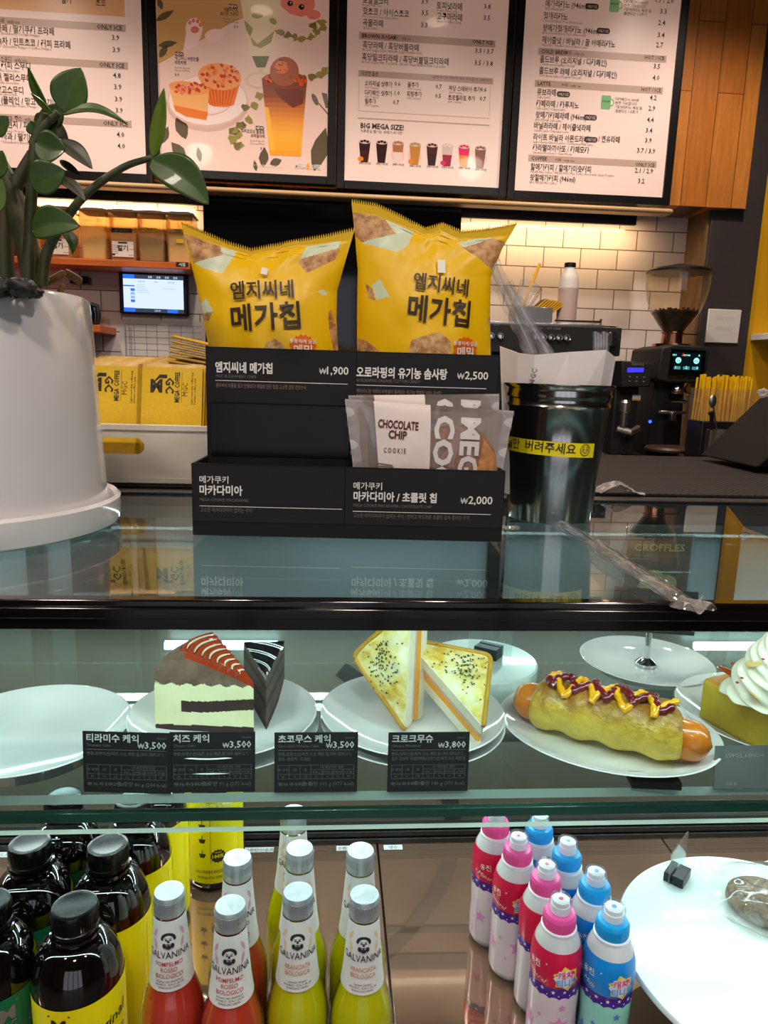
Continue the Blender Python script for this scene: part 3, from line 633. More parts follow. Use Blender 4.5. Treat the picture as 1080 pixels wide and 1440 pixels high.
MB().lathe([(5*g2, g2z(598)), (6*g2, g2z(580)), (8*g2, g2z(578)), (8*g2, g2z(566)), (5*g2, g2z(562))], M['steel'], 20, Matrix.Translation((-10*g2, -.045, 0))).build('spout', t)
MB().tube([(-14*g2, -.03, g2z(602)), (0, -.06, g2z(606)), (12*g2, -.05, g2z(600))], .012, M['steel'], 10).build('portafilter', t)

# espresso machine
EY = 2.5; e = mpp(at_y(780, 480, EY)); ex = at_y(780, 480, EY).x
def ez(py): return at_y(780, py, EY).z-KC
t = thing('espresso_machine', 'black espresso machine with a row of chrome buttons behind the steel bin', 'coffee machine', (ex, EY, KC), R(-1.2))
MB().box(-150*e, 95*e, .0, .18, ez(498), ez(458), M['matte']).build('machine_hood', t, bevel=.003)
MB().box(-146*e, 90*e, .06, .18, 0, ez(499), M['black']).build('machine_body', t, bevel=.003)
tt = MB().box(-150*e, 70*e, .01, .18, ez(457.8), ez(454.5), M['steel']); tt.build('cup_tray', t, bevel=.001)
F3 = frame((0, -.0003, 0), (1, 0, 0), (0, 0, 1))
for dx in (-90, -77, -27, -16, -5, 6, 17):
    bb = MB().lathe([(0, 0), (5.2*e, 0), (5.2*e, .006), (4.4*e, .009), (3.6*e, .008), (3*e, .0105), (0, .0115)], M['chrome'], 20, Matrix.Translation((dx*e, 0, ez(475)+dx*.0*e)) @ Matrix.Rotation(PI/2, 4, 'X'))
    bb.build('push_button', t)
tx = MB(); tx.text(F3, '2 CUP  1  HOT  STEAM', -10*e, ez(463.5), 4.2*e, M['greyink'], 'c', .01, 34*e, .0006, res=1); tx.text(F3, 'CUP', -84*e, ez(461), 4.5*e, M['greyink'], 'c', .01, None, .0006, res=1); tx.build('button_lettering', t)
kn = MB().lathe([(0, 0), (10.5*e, 0), (10.5*e, .012), (9*e, .018), (0, .018)], M['chrome'], 28, Matrix.Translation((80*e, 0, ez(475))) @ Matrix.Rotation(PI/2, 4, 'X'))
kn.cbox((80*e, -.022, ez(475)), (5*e, .012, 19*e), M['black'], None); kn.build('steam_knob', t)
rl = MB().tube([(0, .02, ez(450)), (66*e, .02, ez(450)), (66*e, .17, ez(450))], .004, M['chrome']); rl.tube([(66*e, .02, ez(455)), (66*e, .02, ez(448)), (66*e, .02, ez(446))], [.004, .004, .006], M['chrome']); rl.build('cup_rail', t)
ETOP = KC+ez(454.5)
# things on top of the espresso machine
def on_machine(px, dy=.12):
    p = at_y(px, 450, EY+dy); return p.x
bx = on_machine(745, .10); q = mpp(at_y(745, 440, EY+.1))
t = thing('steel_box', 'open steel box of yellow sachets on the espresso machine', 'box', (bx, EY+.10, ETOP+.0005))
s = MB(); hw, hd_, hh, th = 26*q, .05, 22*q, .002
s.box(-hw, hw, -hd_, hd_, 0, th, M['steel']); s.box(-hw, hw, -hd_, -hd_+th, th, hh, M['steel']); s.box(-hw, hw, hd_-th, hd_, th, hh, M['steel']); s.box(-hw, -hw+th, -hd_, hd_, th, hh, M['steel']); s.box(hw-th, hw, -hd_, hd_, th, hh, M['steel'])
s.build('box_body', t, bevel=.0006)
syel = P('sachet_yellow', (232, 172, 14), .4, rgb2=(222, 160, 10), nscale=30); sdark = P('sachet_edge', (70, 48, 10), .5)
for k in range(8):
    p = MB().cbox((0, 0, .060), (.0052, .060, .120), lambda i: sdark if i in (3, 5) else syel)
    o = p.build('sugar_sachet', bevel=.0008)
    o.location = (bx-.040+k*.0092, EY+.10, ETOP+.006); o.rotation_euler = (0, R(47+k*.9), R(4))
    tag(o, 'yellow sachet leaning in the steel box on the espresso machine', 'sachet', 'sachets in the steel box')
cl = GLASS('clear_cup', (246, 246, 246), .06, haze=.13, hazergb=(235, 235, 235), streak=.3, sscale=20, sstretch=(1, 1, .1))
t = thing('plastic_cup', 'clear plastic cup leaning over the yellow sachets on the espresso machine', 'cup', (on_machine(727, .17), EY+.17, ETOP+.045))
t.rotation_euler = (R(-10), R(27), 0)
MB().lathe([(0, 0), (.028, 0), (.030, .003), (.042, .108), (.045, .112), (.043, .113)], cl, 28).build('cup_body', t)
t = thing('drinking_straw', 'single thick yellow straw sticking out of the clear cup', 'straw', (on_machine(733, .17), EY+.17, ETOP+.06)); t.rotation_euler = (0, R(19), 0)
MB().tube([(0, 0, 0), (0, 0, .17)], .0055, P('straw_yellow', (240, 182, 30), .3), 10).build('straw_tube', t)
p0 = at_y(796, 449, EY+.1); qq = mpp(p0)
t = thing('sauce_bottle', 'white bottle with a black flip cap on the espresso machine', 'bottle', (p0.x, EY+.10, ETOP+.0005))
z = lambda py: (448-py)*qq
MB().lathe([(0, 0), (12.5*qq, 0), (13.5*qq, .003), (13.5*qq, z(388)), (12*qq, z(380)), (7.6*qq, z(373)), (7.2*qq, z(369)), (0, z(369))], P('milk_white', (226, 214, 206), .35), 28).build('bottle_body', t)
MB().lathe([(0, z(370)), (7.8*qq, z(370)), (7.8*qq, z(364)), (0, z(363.5))], M['black'], 20).build('flip_cap', t)
lb = MB().lathe([(13.65*qq, z(440)), (13.65*qq, z(398))], None, 28, None, [P('bottle_label', (196, 170, 160), .5)])
lb.build('bottle_label', t)
MB().lathe([(0, 0), (.055, 0), (.06, .004), (.058, .005), (0, .003)], M['chrome'], 28, None).build('saucer', None)
o = bpy.data.objects['saucer']; o.location = (p0.x+.16, EY+.16, ETOP+.0006); tag(o, 'small steel saucer lying on the espresso machine beside the white bottle', 'saucer'); o.name = 'steel_saucer'

# light switch on the pillar
p = at_y(1016, 459, PY); w_ = mpp(p)
t = thing('light_switch', 'white light switch with four rockers on the dark pillar', 'light switch', (p.x, PY, p.z))
MB().box(-24*w_, 24*w_, -.008, -.0005, -23*w_, 23*w_, P('switch_plate', (226, 218, 208), .35)).build('switch_plate', t, bevel=.003)
for i in (0, 1):
    for j in (0, 1):
        MB().hexa([((-13+i*14)*w_, -.0075, (-13+j*14)*w_), ((0+i*14)*w_, -.0075, (-13+j*14)*w_), ((0+i*14)*w_, -.0065, (-13+j*14)*w_), ((-13+i*14)*w_, -.0065, (-13+j*14)*w_), ((-13+i*14)*w_, -.0085, (0+j*14)*w_), ((0+i*14)*w_, -.0085, (0+j*14)*w_), ((0+i*14)*w_, -.0065, (0+j*14)*w_), ((-13+i*14)*w_, -.0065, (0+j*14)*w_)][::1], P('rocker%d%d' % (i, j), (220, 212, 204), .3)).build('rocker', t, bevel=.0005)
# white shelf on the yellow wall
p = at_y(1056, 520-3, PY); a = at_y(1056, 514, PY-.02)
t = MB().box(p.x, p.x+.5, PY-.13, PY+.029, a.z-.012+.13, a.z+.012+.13, M['white']); o = t.build('wall_shelf', bevel=.002)
o.location.z = at_y(1065, 471, PY-.13).z-(a.z+.13); tag(o, 'thin white shelf on the yellow wall', 'shelf')

# bundle of yellow straws in a clear box and a steel cup of spoons
SY = 2.2; pa = at_y(988, 592, SY); pb = at_y(1062, 530, SY); u = mpp(pa)
t = thing('straw_box', 'clear box packed with yellow straws by the yellow wall', 'box', ((pa.x+pb.x)/2, SY+.04, KC))
bw = (pb.x-pa.x)/2+.004; bz = pa.z-KC
MB().box(-bw, bw, -.05, .05, 0, bz-.001, M['black']).build('riser', t, bevel=.002)
cb = MB(); cg = GLASS('clear_box', (250, 246, 230), .05, haze=.04); hh = (pb.z-pa.z)*.72
for X0, X1, Y0, Y1 in ((-bw, bw, -.05, -.048), (-bw, bw, .048, .05), (-bw, -bw+.002, -.048, .048), (bw-.002, bw, -.048, .048)): cb.box(X0, X1, Y0, Y1, bz, bz+hh, cg)
cb.build('clear_walls', t)
ys = P('straw_yellow_b', (244, 196, 24), .3); rs = random.Random(8); proto = None
for j in range(3):
    for i in range(22):
        x_ = -bw+.006+i*(2*bw-.012)/21; L = (pb.z-pa.z)*rs.uniform(.95, 1.04)
        loc = (t.location.x+x_, SY+.04-.032+j*.03+rs.uniform(-.006, .006), KC+bz+.0005)
        if proto is None:
            mb = MB(); n = 10
            mb.lathe([(.0036, 0), (.0036, pb.z-pa.z), (.0031, pb.z-pa.z), (.0031, .002)], ys, n); o = mb.build('drinking_straw'); proto = o
        else: o = proto.copy(); COL.objects.link(o)
        o.location = loc; o.scale = (1, 1, rs.uniform(.94, 1.03)); o.rotation_euler = (R(rs.uniform(-2, 2)), R(rs.uniform(-2.5, 2.5)), 0)
        tag(o, 'yellow straw standing in the packed bundle by the yellow wall', 'straw', 'yellow straws in the clear box')
p = at_y(1014, 620, 1.95); u = mpp(p)
t = thing('steel_cup', 'steel cup of stirring tools in front of the yellow straws', 'cup', (p.x+.005, 1.97, at_y(1014, 640, 1.95).z-.03))
MB().lathe([(0, 0), (.034, 0), (.036, .002), (.036, .10), (.034, .10), (.034, .004), (0, .004)], M['steel'], 28).build('cup_body', t)
o = MB().tube([(-.02, 0, .02), (-.03, -.0, .14), (-.036, 0, .15)], [.004, .006, .008], M['black'], 10).build('spatula'); o.location = t.location; tag(o, 'black handled spatula leaning in the steel cup', 'spatula')
sp = MB().tube([(.012, 0, .01), (-.028, 0, .165)], .0022, M['steel'], 8); sp.ball((-.032, 0, .180), (.011, .004, .019), M['steel'], 14, 8, None); o = sp.build('bar_spoon'); o.location = t.location; tag(o, 'long steel bar spoon standing in the steel cup', 'spoon')
# stand under the cup, a lower service ledge behind the counter
led = MB().box(.5, 1.25, 1.75, 2.15, 0, t.location.z-.0005, P('ledge_dark', (34, 31, 30), .5, rgb2=(28, 26, 25), nscale=5)); tag(led.build('service_cabinet', bevel=.004), 'dark low cabinet behind the counter under the steel cup', 'cabinet')

# ------------------------------------------------------------------ left of the kitchen: shelf, containers, screen
sz = at_y(190, 367, 2.76); sr = at_y(268, 367, 2.76).x
o = MB().box(-2.2, sr, 2.75, WALL-.001, sz.z-.024, sz.z, M['orange_wood']).build('wall_shelf', bevel=.002); tag(o, 'orange wooden wall shelf carrying the storage containers', 'shelf')
lab = MB(); FL = VF(2.7495); x_ = at_y(256, 372, 2.75); lab.rect(FL, x_.x-.022, x_.z-.008, x_.x+.022, x_.z+.008, M['black'], .0004); lab.text(FL, '시럽', x_.x, x_.z-.005, .013, M['whiteink'], 'c', .01, None, .0009, res=1); lab.build('shelf_label', o)
body_m = GLASS('milky_box', (250, 226, 178), .04, haze=.30, hazergb=(255, 222, 160), through=.3)
lid_m = P('lid_white', (206, 196, 184), .45)
powder = P('white_powder', (216, 200, 186), .9, rgb2=(206, 188, 172), nscale=30); nuts = P('chopped_nuts', (128, 84, 56), .8, rgb2=(84, 52, 34), nscale=120, bump=.8, bscale=120); labm = P('printed_label', (220, 206, 190), .6)
cw, cd, chh = .0435, .05, .168
def container(px, kind, label):
    x = at_y(px, 360, 2.82).x
    t = thing('storage_container', label, 'container', (x, 2.83, sz.z+.0006), group='containers on the orange shelf')
    tw = cw*1.12; v = MB()
    v.hexa([(-cw, -cd, 0), (cw, -cd, 0), (cw, cd, 0), (-cw, cd, 0), (-tw, -cd*1.08, chh), (tw, -cd*1.08, chh), (tw, cd*1.08, chh), (-tw, cd*1.08, chh)], body_m).build('container_body', t, bevel=.006)
    l = MB(); l.box(-tw-.003, tw+.003, -cd*1.08-.003, cd*1.08+.003, chh, chh+.008, lid_m); l.box(-tw*.75, tw*.75, -cd*.8, cd*.8, chh+.008, chh+.014, lid_m); l.build('container_lid', t, bevel=.003)
    a = cw-.004; b = cd-.004
    FFr = frame((0, -cd*1.05-.002, 0), (1, 0, 0), (0, -.0, 1))
    if kind == 'powder': MB().hexa([(-a, -b, .002), (a, -b, .002), (a, b, .002), (-a, b, .002), (-a, -b, .062), (a, -b, .088), (a, b, .088), (-a, b, .062)], powder).build('powder', t, bevel=.004)
    if kind == 'nuts': MB().box(-a, a, -b, b, .002, .088, nuts).build('nuts', t, bevel=.008, bseg=3)
    if kind == 'label': MB().box(-a, a, -b, b, .002, .022, P('brown_powder', (190, 140, 90), .9, rgb2=(176, 124, 76), nscale=30)).build('powder', t)
    if kind == 'white': MB().box(-a, a, -b, b, .002, .105, powder).build('powder', t, bevel=.004)
    s = MB()
    if kind in ('label',):
        s.rect(FFr, -.038, .014, .038, .068, labm, .0); s.rect(FFr, -.016, .060, .016, .066, M['ink'], .0005)
        for q in range(5): s.rect(FFr, -.040+.0*q, .024+q*.007, -.018, .026+q*.007, M['lead'], .0005)
        s.text(FFr, '딸기', 0, .036, .022, M['ink'], 'c', .03, None, .0006, res=1); s.rect(FFr, -.04, .018, -.028, .024, M['ink'], .0005); s.rect(FFr, .02, .02, .042, .022, M['lead'], .0005); s.rect(FFr, .022, .04, .042, .042, M['lead'], .0005)
        s.rect(FFr, -.038, .098, .034, .112, M['black'], .0); s.text(FFr, '딸기파우더', -.002, .101, .011, M['greyink'], 'c', .01, None, .0006, res=1)
    elif kind == 'powder': s.text(FFr, 'POWDER  SUGAR', 0, .132, .011, M['lead'], 'c', 0, .06, .0, res=1)
    else:
        s.rect(FFr, -.030, .106, .024, .118, M['yellow'], .0); s.text(FFr, '토핑', -.004, .1075, .011, M['ink'], 'c', .01, None, .0006, res=1)
        if kind == 'white': s.rect(FFr, -.01, .07, .016, .084, M['yellow'], .0)
    s.build('container_label', t)
for px, k, l in ((137, 'powder', 'milky container of white powder on the orange shelf'), (178, 'label', 'milky container with a printed label and black strip on the orange shelf'), (217, 'nuts', 'milky container half full of chopped nuts on the orange shelf'), (256, 'white', 'milky container of pale powder beside the left bag of crisps'),
                 (88, 'label', 'milky labelled container half hidden behind the plant leaves, on the orange shelf'), (46, 'label', 'milky labelled container seen between the plant stems'), (4, 'nuts', 'milky container behind the thick plant stems, at the photo edge')): container(px, k, l)
# order screen on the wall
TYs = WALL-.03; pa = at_y(166, 380, TYs); pb = at_y(265, 446, TYs); kx = mpp(pa)
t = thing('order_screen', 'wall tablet with a bright blue and white order screen', 'tablet', ((pa.x+pb.x)/2, TYs, (pa.z+pb.z)/2))
hw = (pb.x-pa.x)/2; hh = (pa.z-pb.z)/2
MB().box(-hw, hw, 0, .029, -hh+.004, hh-.004, M['black']).build('tablet_body', t, bevel=.006)
s = MB(); FS = frame((0, -.0005, 0), (1, 0, 0), (0, 0, 1)); w_, h_ = hw*.87, hh*.84
cw_ = EM('screen_white', (205, 222, 255), 1.0); cbl = EM('screen_blue', (40, 110, 235), 1.0); cdk = EM('screen_slate', (70, 78, 100), .6); clb = EM('screen_pale', (150, 180, 235), .9)
s.rect(FS, -w_, -h_, w_, h_, cw_, .0); s.rect(FS, -w_, h_*.78, w_, h_, cdk, .0004); s.rect(FS, -w_, h_*.80, -w_*.62, h_, cbl, .0008)
s.rect(FS, -w_, -h_, w_, -h_*.80, cdk, .0004); s.rect(FS, -w_, -h_, -w_*.62, -h_*.78, cbl, .0008); s.rect(FS, w_*.45, -h_, w_*.8, -h_*.8, cbl, .0008)
s.rect(FS, -w_, h_*.36, -w_*.62, h_*.43, cbl, .0008)
for q, c in enumerate((cbl, clb, clb, cbl)): s.rect(FS, -w_*.76, .12*h_-q*h_*.2, -w_*.62, .26*h_-q*h_*.2, c, .0008)
for q in range(4): s.text(FS, '완료', -w_*.1+q*w_*.28, h_*.84, h_*.13, cw_, 'c', .01, None, .0012, res=1)
for q, tx_ in enumerate(('주문내역', '메뉴', '준비완료')): s.text(FS, tx_, -w_*.4+q*w_*.5, h_*.60, h_*.10, cdk, 'c', 0, None, .0012, res=1)
for q in range(5): s.rect(FS, -w_*.56, h_*(.44-.1*q), -w_*(.3-.04*q), h_*(.46-.1*q), clb, .0008)
s.rect(FS, w_*.3, h_*.28, w_*.75, h_*.30, clb, .0008); s.text(FS, '2:25:01', w_*.12, -h_*.95, h_*.12, cw_, 'c', .01, None, .0012, res=1)
s.build('screen', t)
# sheet of paper tables taped to the wall below it
pa = at_y(168, 449, WALL); pb = at_y(292, 520, WALL); t = MB(); FP = VF(WALL-.0015)
t.box(pa.x, pb.x, WALL-.0012, WALL-.0004, pb.z, pa.z, P('notice_sheet', (206, 196, 192), .6))
gl_ = P('notice_line', (120, 112, 116), .7)
for q in range(8): t.rect(FP, pa.x+.02, pa.z-.018-q*.024, pb.x-.02, pa.z-.0165-q*.024, gl_, .0003)
for q in (.06, .10, .16, .30, .42, .56, .70, .84): t.rect(FP, pa.x+(pb.x-pa.x)*q, pb.z+.005, pa.x+(pb.x-pa.x)*q+.002, pa.z-.018, gl_, .0003)
for q in (.05, .11): t.rect(FP, pa.x+(pb.x-pa.x)*q, pb.z+.005, pa.x+(pb.x-pa.x)*(q+.03), pa.z-.03, P('notice_fill%d' % int(q*100), (166, 160, 168), .7), .0002)
tag(t.build('notice_sheet'), 'paper sheet of printed tables on the tiles below the order screen', 'notice')
# lower shelf with a black kettle, dark hook above it
p = at_y(150, 459, 2.8); o = MB().box(-2.2, p.x, 2.72, WALL-.001, p.z-.026, p.z, M['orange_wood']).build('wall_shelf', bevel=.002); tag(o, 'lower orange shelf mostly hidden by the white plant pot', 'shelf')
pk = at_y(116, 456, 2.80); t = thing('kettle', 'black kettle on the lower shelf peeking out past the white pot', 'kettle', (pk.x, 2.81, p.z+.0005)); ku = mpp(pk)
MB().lathe([(0, 0), (14*ku, 0), (15*ku, .005), (17*ku, 16*ku), (13*ku, 30*ku), (0, 33*ku)], M['gloss_black'], 28).build('kettle_body', t)
MB().tube([(12*ku, 0, 4*ku), (20*ku, 0, 5*ku), (21.5*ku, 0, 15*ku), (20*ku, 0, 27*ku), (12*ku, 0, 29*ku)], .009, M['black'], 10).build('handle', t)
p = at_y(118, 394, WALL-.03); o = MB().box(p.x-.05, p.x+.02, WALL-.04, WALL-.0005, p.z-.014, p.z+.014, M['black']).build('wall_hook', bevel=.003); tag(o, 'small black holder on the tiles just above the pot rim', 'hook')
# ------------------------------------------------------------------ front counter with a dark mesh mat
MATZ = GT+.004
o = MB().box(-1.6, 1.6, 1.0, 1.47, 0, GT-.035, P('counter_front', (36, 33, 32), .5, rgb2=(30, 28, 27), nscale=4)).build('service_counter'); tag(o, 'dark service counter standing behind the glass showcase', 'counter')
MB().box(-1.6, 1.6, 1.0, 1.47, GT-.03, GT-.0005, M['matte']).build('counter_slab', o, bevel=.003)
def mesh_mat():
    g = NT('mesh_mat'); b = g.n('BsdfPrincipled', i_Roughness=.6); b.inputs['Specular IOR Level'].default_value = .15; g.l(b.outputs[0], g.out.inputs[0])
    tc = g.n('TexCoord'); mp = g.n('Mapping'); mp.inputs['Rotation'].default_value = (0, 0, R(45)); mp.inputs['Scale'].default_value = (130, 130, 130); g.l(tc.outputs['Object'], mp.inputs[0])
    ck = g.n('TexVoronoi', i_Scale=1.0, i_Randomness=0.0); g.l(mp.outputs[0], ck.inputs['Vector'])
    cr = g.n('ValToRGB'); e_ = cr.color_ramp.elements; e_[0].position = .30; e_[0].color = lin((4, 4, 4)); e_[1].position = .42; e_[1].color = lin((44, 38, 35)); g.l(ck.outputs['Distance'], cr.inputs[0]); g.l(cr.outputs[0], b.inputs['Base Color'])
    bp = g.n('Bump', i_Strength=.6, i_Distance=.002); g.l(ck.outputs['Distance'], bp.inputs['Height']); g.l(bp.outputs[0], b.inputs['Normal']); return g.m
tag(MB().box(-1.5, 1.5, .955, 1.46, GT, MATZ, mesh_mat()).build('bar_mat', bevel=.001), 'dark mesh bar mat covering the counter behind the glass top', 'mat')
# order terminal lying back on the mat
TY = 1.40
tp = lambda pts, y: [(at_y(a, b, y).x, at_y(a, b, y).z) for a, b in pts]
t = thing('order_terminal', 'black order terminal tilted back on the mesh mat, its edge rising to the right', 'terminal', (at_y(1060, 640, TY).x, TY, MATZ+.0005))
def tl(pts): return [(x-t.location.x, max(0, z-t.location.z)) for x, z in tp(pts, TY)]
MB().prism(tl([(983, 640), (1066, 561), (1072, 556), (1210, 560), (1330, 640)]), .0, .20, P('terminal_black', (7, 7, 8), .55, spec=.15), FR0).build('terminal_body', t, bevel=.004)
MB().prism(tl([(1000, 638), (1068, 572), (1180, 575), (1270, 638)]), .2005, .2035, P('terminal_back', (9, 9, 10), .4, spec=.25), FR0).build('terminal_panel', t, bevel=.001)
pt = at_y(1073, 553, TY-.05); wr = MB(); rw = random.Random(2)
foil = GLASS('crumpled_film', (240, 240, 240), .10, haze=.3, hazergb=(230, 225, 220), streak=.5, sscale=120)
def blob(mb, c, r, mat, n=10, k=6, s=(1, 1, 1), seed=0):
    q = random.Random(seed); b = MB().ball((0, 0, 0), 1, mat, n, k)
    jit = {}
    out = []
    for v in b.v:
        key = (round(v.x, 3), round(v.y, 3), round(v.z, 3)); j = jit.setdefault(key, q.uniform(.7, 1.15)); out.append((c[0]+v.x*r*s[0]*j, c[1]+v.y*r*s[1]*j, c[2]+v.z*r*s[2]*j))
    mb.add(out, b.f, mat)
blob(wr, (pt.x, TY-.05, pt.z), .011, foil, 9, 6, (1, 1, .9), 4)
o = wr.build('film_wrapper', smooth=0); tag(o, 'crumpled clear film lying on top of the black order terminal', 'wrapper')

# ------------------------------------------------------------------ white pot with a plant
pc_ = at_z(-52, 738, GT); pk = mpp(pc_)
rs_ = 210*pk; rb_ = 194*pk; rt_ = 180*pk
cyl = Vector((pc_.x, pc_.y, GT))
zr = at_y(-20, 391, cyl.y-rt_).z-GT
o = MB().lathe([(0, .0), (rs_*.93, .0), (rs_*.985, .004), (rs_, .012), (rs_, .027), (rs_-.003, .030), (rs_-.007, .027), (rs_-.009, .012), (0, .010)], M['ceramic'], 72).build('pot_saucer'); o.location = cyl
tag(o, 'round white ceramic saucer under the big white plant pot', 'saucer')
pl = thing('potted_plant', 'glossy dark green plant in a big white ceramic pot at the photo edge', 'plant', (cyl.x, cyl.y, GT+.0105))
H = zr-.0105
MB().lathe([(0, 0), (rb_*.96, 0), (rb_*.985, .003), (rb_*.99, .012), (rt_+(rb_-rt_)*.1, H-.02), (rt_, H-.005), (rt_-.003, H), (rt_-.010, H+.001), (rt_-.014, H-.003), (rt_-.016, H-.03), (0, H-.03)], M['ceramic'], 80).build('pot', pl)
soil = P('potting_soil', (44, 32, 24), .9, rgb2=(28, 20, 15), nscale=60, bump=1, bscale=70)
MB().lathe([(0, H-.008), (rt_*.5, H-.010), (rt_-.017, H-.016)], soil, 40).build('soil', pl)
def prel(px, py, dy=0): return at_y(px, py, cyl.y+dy)-Vector(pl.location)
peb = P('dark_pebble', (40, 40, 44), .5, rgb2=(30, 30, 33), nscale=30); bark = P('bark_chip', (150, 108, 70), .8, rgb2=(104, 70, 42), nscale=40, stretch=(1, 1, 5))
for k, (px, py, r) in enumerate(((30, 384, .011), (14, 385, .009), (-8, 384, .012), (44, 386, .008), (-30, 385, .010))):
    b = MB(); c = prel(px, py, -.10+.02*(k % 2)); blob(b, (c.x, c.y, H-.008+r*.4), r, peb, 14, 9, (1.1, 1, .7), k); b.build('pebble', pl, smooth=60)
rp = random.Random(6)
for k, (px, py, a) in enumerate(((72, 386, 40), (84, 388, 10), (96, 382, -50), (103, 388, 60), (62, 388, -15), (92, 388, 25), (78, 390, 80), (90, 384, -60))):
    b = MB(); c = prel(px, py, -.02+.005*k); c.z = H+.004+.005*rp.random(); b.cbox((-.020, 0, -.006), (.006+.003*rp.random(), .005, .015+.008*rp.random()), bark, Matrix.Translation(c) @ Matrix.Rotation(R(a), 4, 'Y') @ Matrix.Rotation(R(20*k), 4, 'Z')); b.build('bark_chip', pl, bevel=.003)
stem_m = P('plant_stem', (52, 66, 34), .45, rgb2=(70, 62, 42), nscale=20)
leaf_m = P('plant_leaf', (40, 66, 12), .40, rgb2=(54, 82, 18), nscale=12, coat=.08); leaf_y = P('plant_leaf_light', (92, 112, 30), .32, rgb2=(70, 96, 26), nscale=14, coat=.2); leaf_d = P('plant_leaf_dull', (74, 74, 56), .4, rgb2=(60, 62, 44), nscale=16)
def stem(pts, r0, r1, dy=0):
    ps = [prel(x, y, dy+(q[0] if q else 0)) for x, y, *q in pts]; n = len(ps)
    fine = []
    for i in range(n-1):
        p0 = ps[max(i-1, 0)]; p1 = ps[i]; p2 = ps[i+1]; p3 = ps[min(i+2, n-1)]
        for q in range(5):
            u = q/5; fine.append(.5*((2*p1)+(p2-p0)*u+(2*p0-5*p1+4*p2-p3)*u*u+(3*p1-p0-3*p2+p3)*u**3))
    fine.append(ps[-1]); m_ = len(fine)
    MB().tube(fine, [r0+(r1-r0)*i/(m_-1) for i in range(m_)], stem_m, 12).build('stem', pl, smooth=60)
stem([(50, 400), (34, 330), (14, 262), (-12, 214)], .0105, .007, -.05); stem([(40, 402), (42, 330), (46, 240), (50, 195), (62, 160)], .0055, .003, -.08)
stem([(58, 402), (66, 355), (86, 318), (120, 274), (172, 236), (214, 222)], .0050, .0024, -.06); stem([(22, 262), (34, 238), (46, 215)], .006, .004, -.05)
stem([(60, 400), (46, 370), (30, 300), (20, 250)], .008, .004, -.03); stem([(8, 400), (6, 330), (12, 270)], .009, .005, -.02); stem([(46, 205), (60, 180), (82, 158)], .004, .003, -.08)
def leaf(b, tp_, w, mat, dy=0, tw=0, bend=0, cup=.18, droop=0, wide=.5, ddy=0):
    B = prel(b[0], b[1], dy); T = prel(tp_[0], tp_[1], dy+ddy); d = T-B; L = d.length; u = d.normalized()
    view = (Vector(pl.location)+B-EYE).normalized(); side = u.cross(view).normalized(); nor = side.cross(u)
    side2 = side*math.cos(R(tw))+nor*math.sin(R(tw)); nor2 = side2.cross(u)
    k = mpp(Vector(pl.location)+B); W = w*k/2
    def fn(a, t_):
        s_ = a*2-1; prof = (math.sin(PI*min(1, t_**(.75 if wide < .6 else 1.0)))**.75 if 0 < t_ < 1 else 0)
        x_ = s_*W*max(prof, .02 if t_ < 1 else .0)
        c_ = B+u*(L*t_)+side*(bend*k*math.sin(PI*t_))-nor*(droop*L*t_*t_)
        return c_+side2*x_+nor2*(-cup*abs(x_)*1.0+.02*W*math.sin(9*t_)*s_)
    m_ = MB().surf(fn, 10, 18, mat); o_ = m_.build('leaf', pl, smooth=60)
    sd = o_.modifiers.new('thick', 'SOLIDIFY'); sd.thickness = .0008
leaf((90, 158), (114, 96), 50, leaf_m, -.08, 15, 2); leaf((88, 162), (180, 176), 15, leaf_m, -.08, 40, 14); leaf((66, 152), (40, 94), 15, leaf_m, -.07, 30, 3); leaf((74, 160), (44, 131), 10, leaf_y, -.09, 35)
leaf((62, 180), (88, 146), 30, leaf_m, -.06, 10); leaf((52, 182), (82, 168), 34, leaf_m, -.075, 10); leaf((50, 200), (92, 212), 46, leaf_m, -.1, 15, -3); leaf((60, 172), (96, 196), 28, leaf_d, -.05, 30); leaf((82, 198), (130, 238), 26, leaf_d, -.07, 30, 4); leaf((84, 226), (114, 248), 12, leaf_d, -.06, 30)
leaf((45, 262), (92, 240), 46, leaf_m, -.1, 15, 3); leaf((82, 250), (120, 284), 20, leaf_d, -.095, 40, 4); leaf((45, 326), (113, 318), 44, leaf_m, -.1, 15, 10); leaf((82, 320), (102, 358), 18, leaf_m, -.06, 30, 8)
leaf((216, 222), (231, 124), 24, leaf_y, -.06, 35, -1); leaf((212, 226), (294, 288), 52, leaf_m, -.065, 12, 10); leaf((-8, 250), (4, 212), 28, leaf_m, -.1, 20); leaf((-10, 300), (2, 252), 26, leaf_y, -.1, 10); leaf((-14, 190), (12, 164), 26, leaf_m, -.1, 20); leaf((50, 190), (44, 170), 20, leaf_m, -.08, 20)

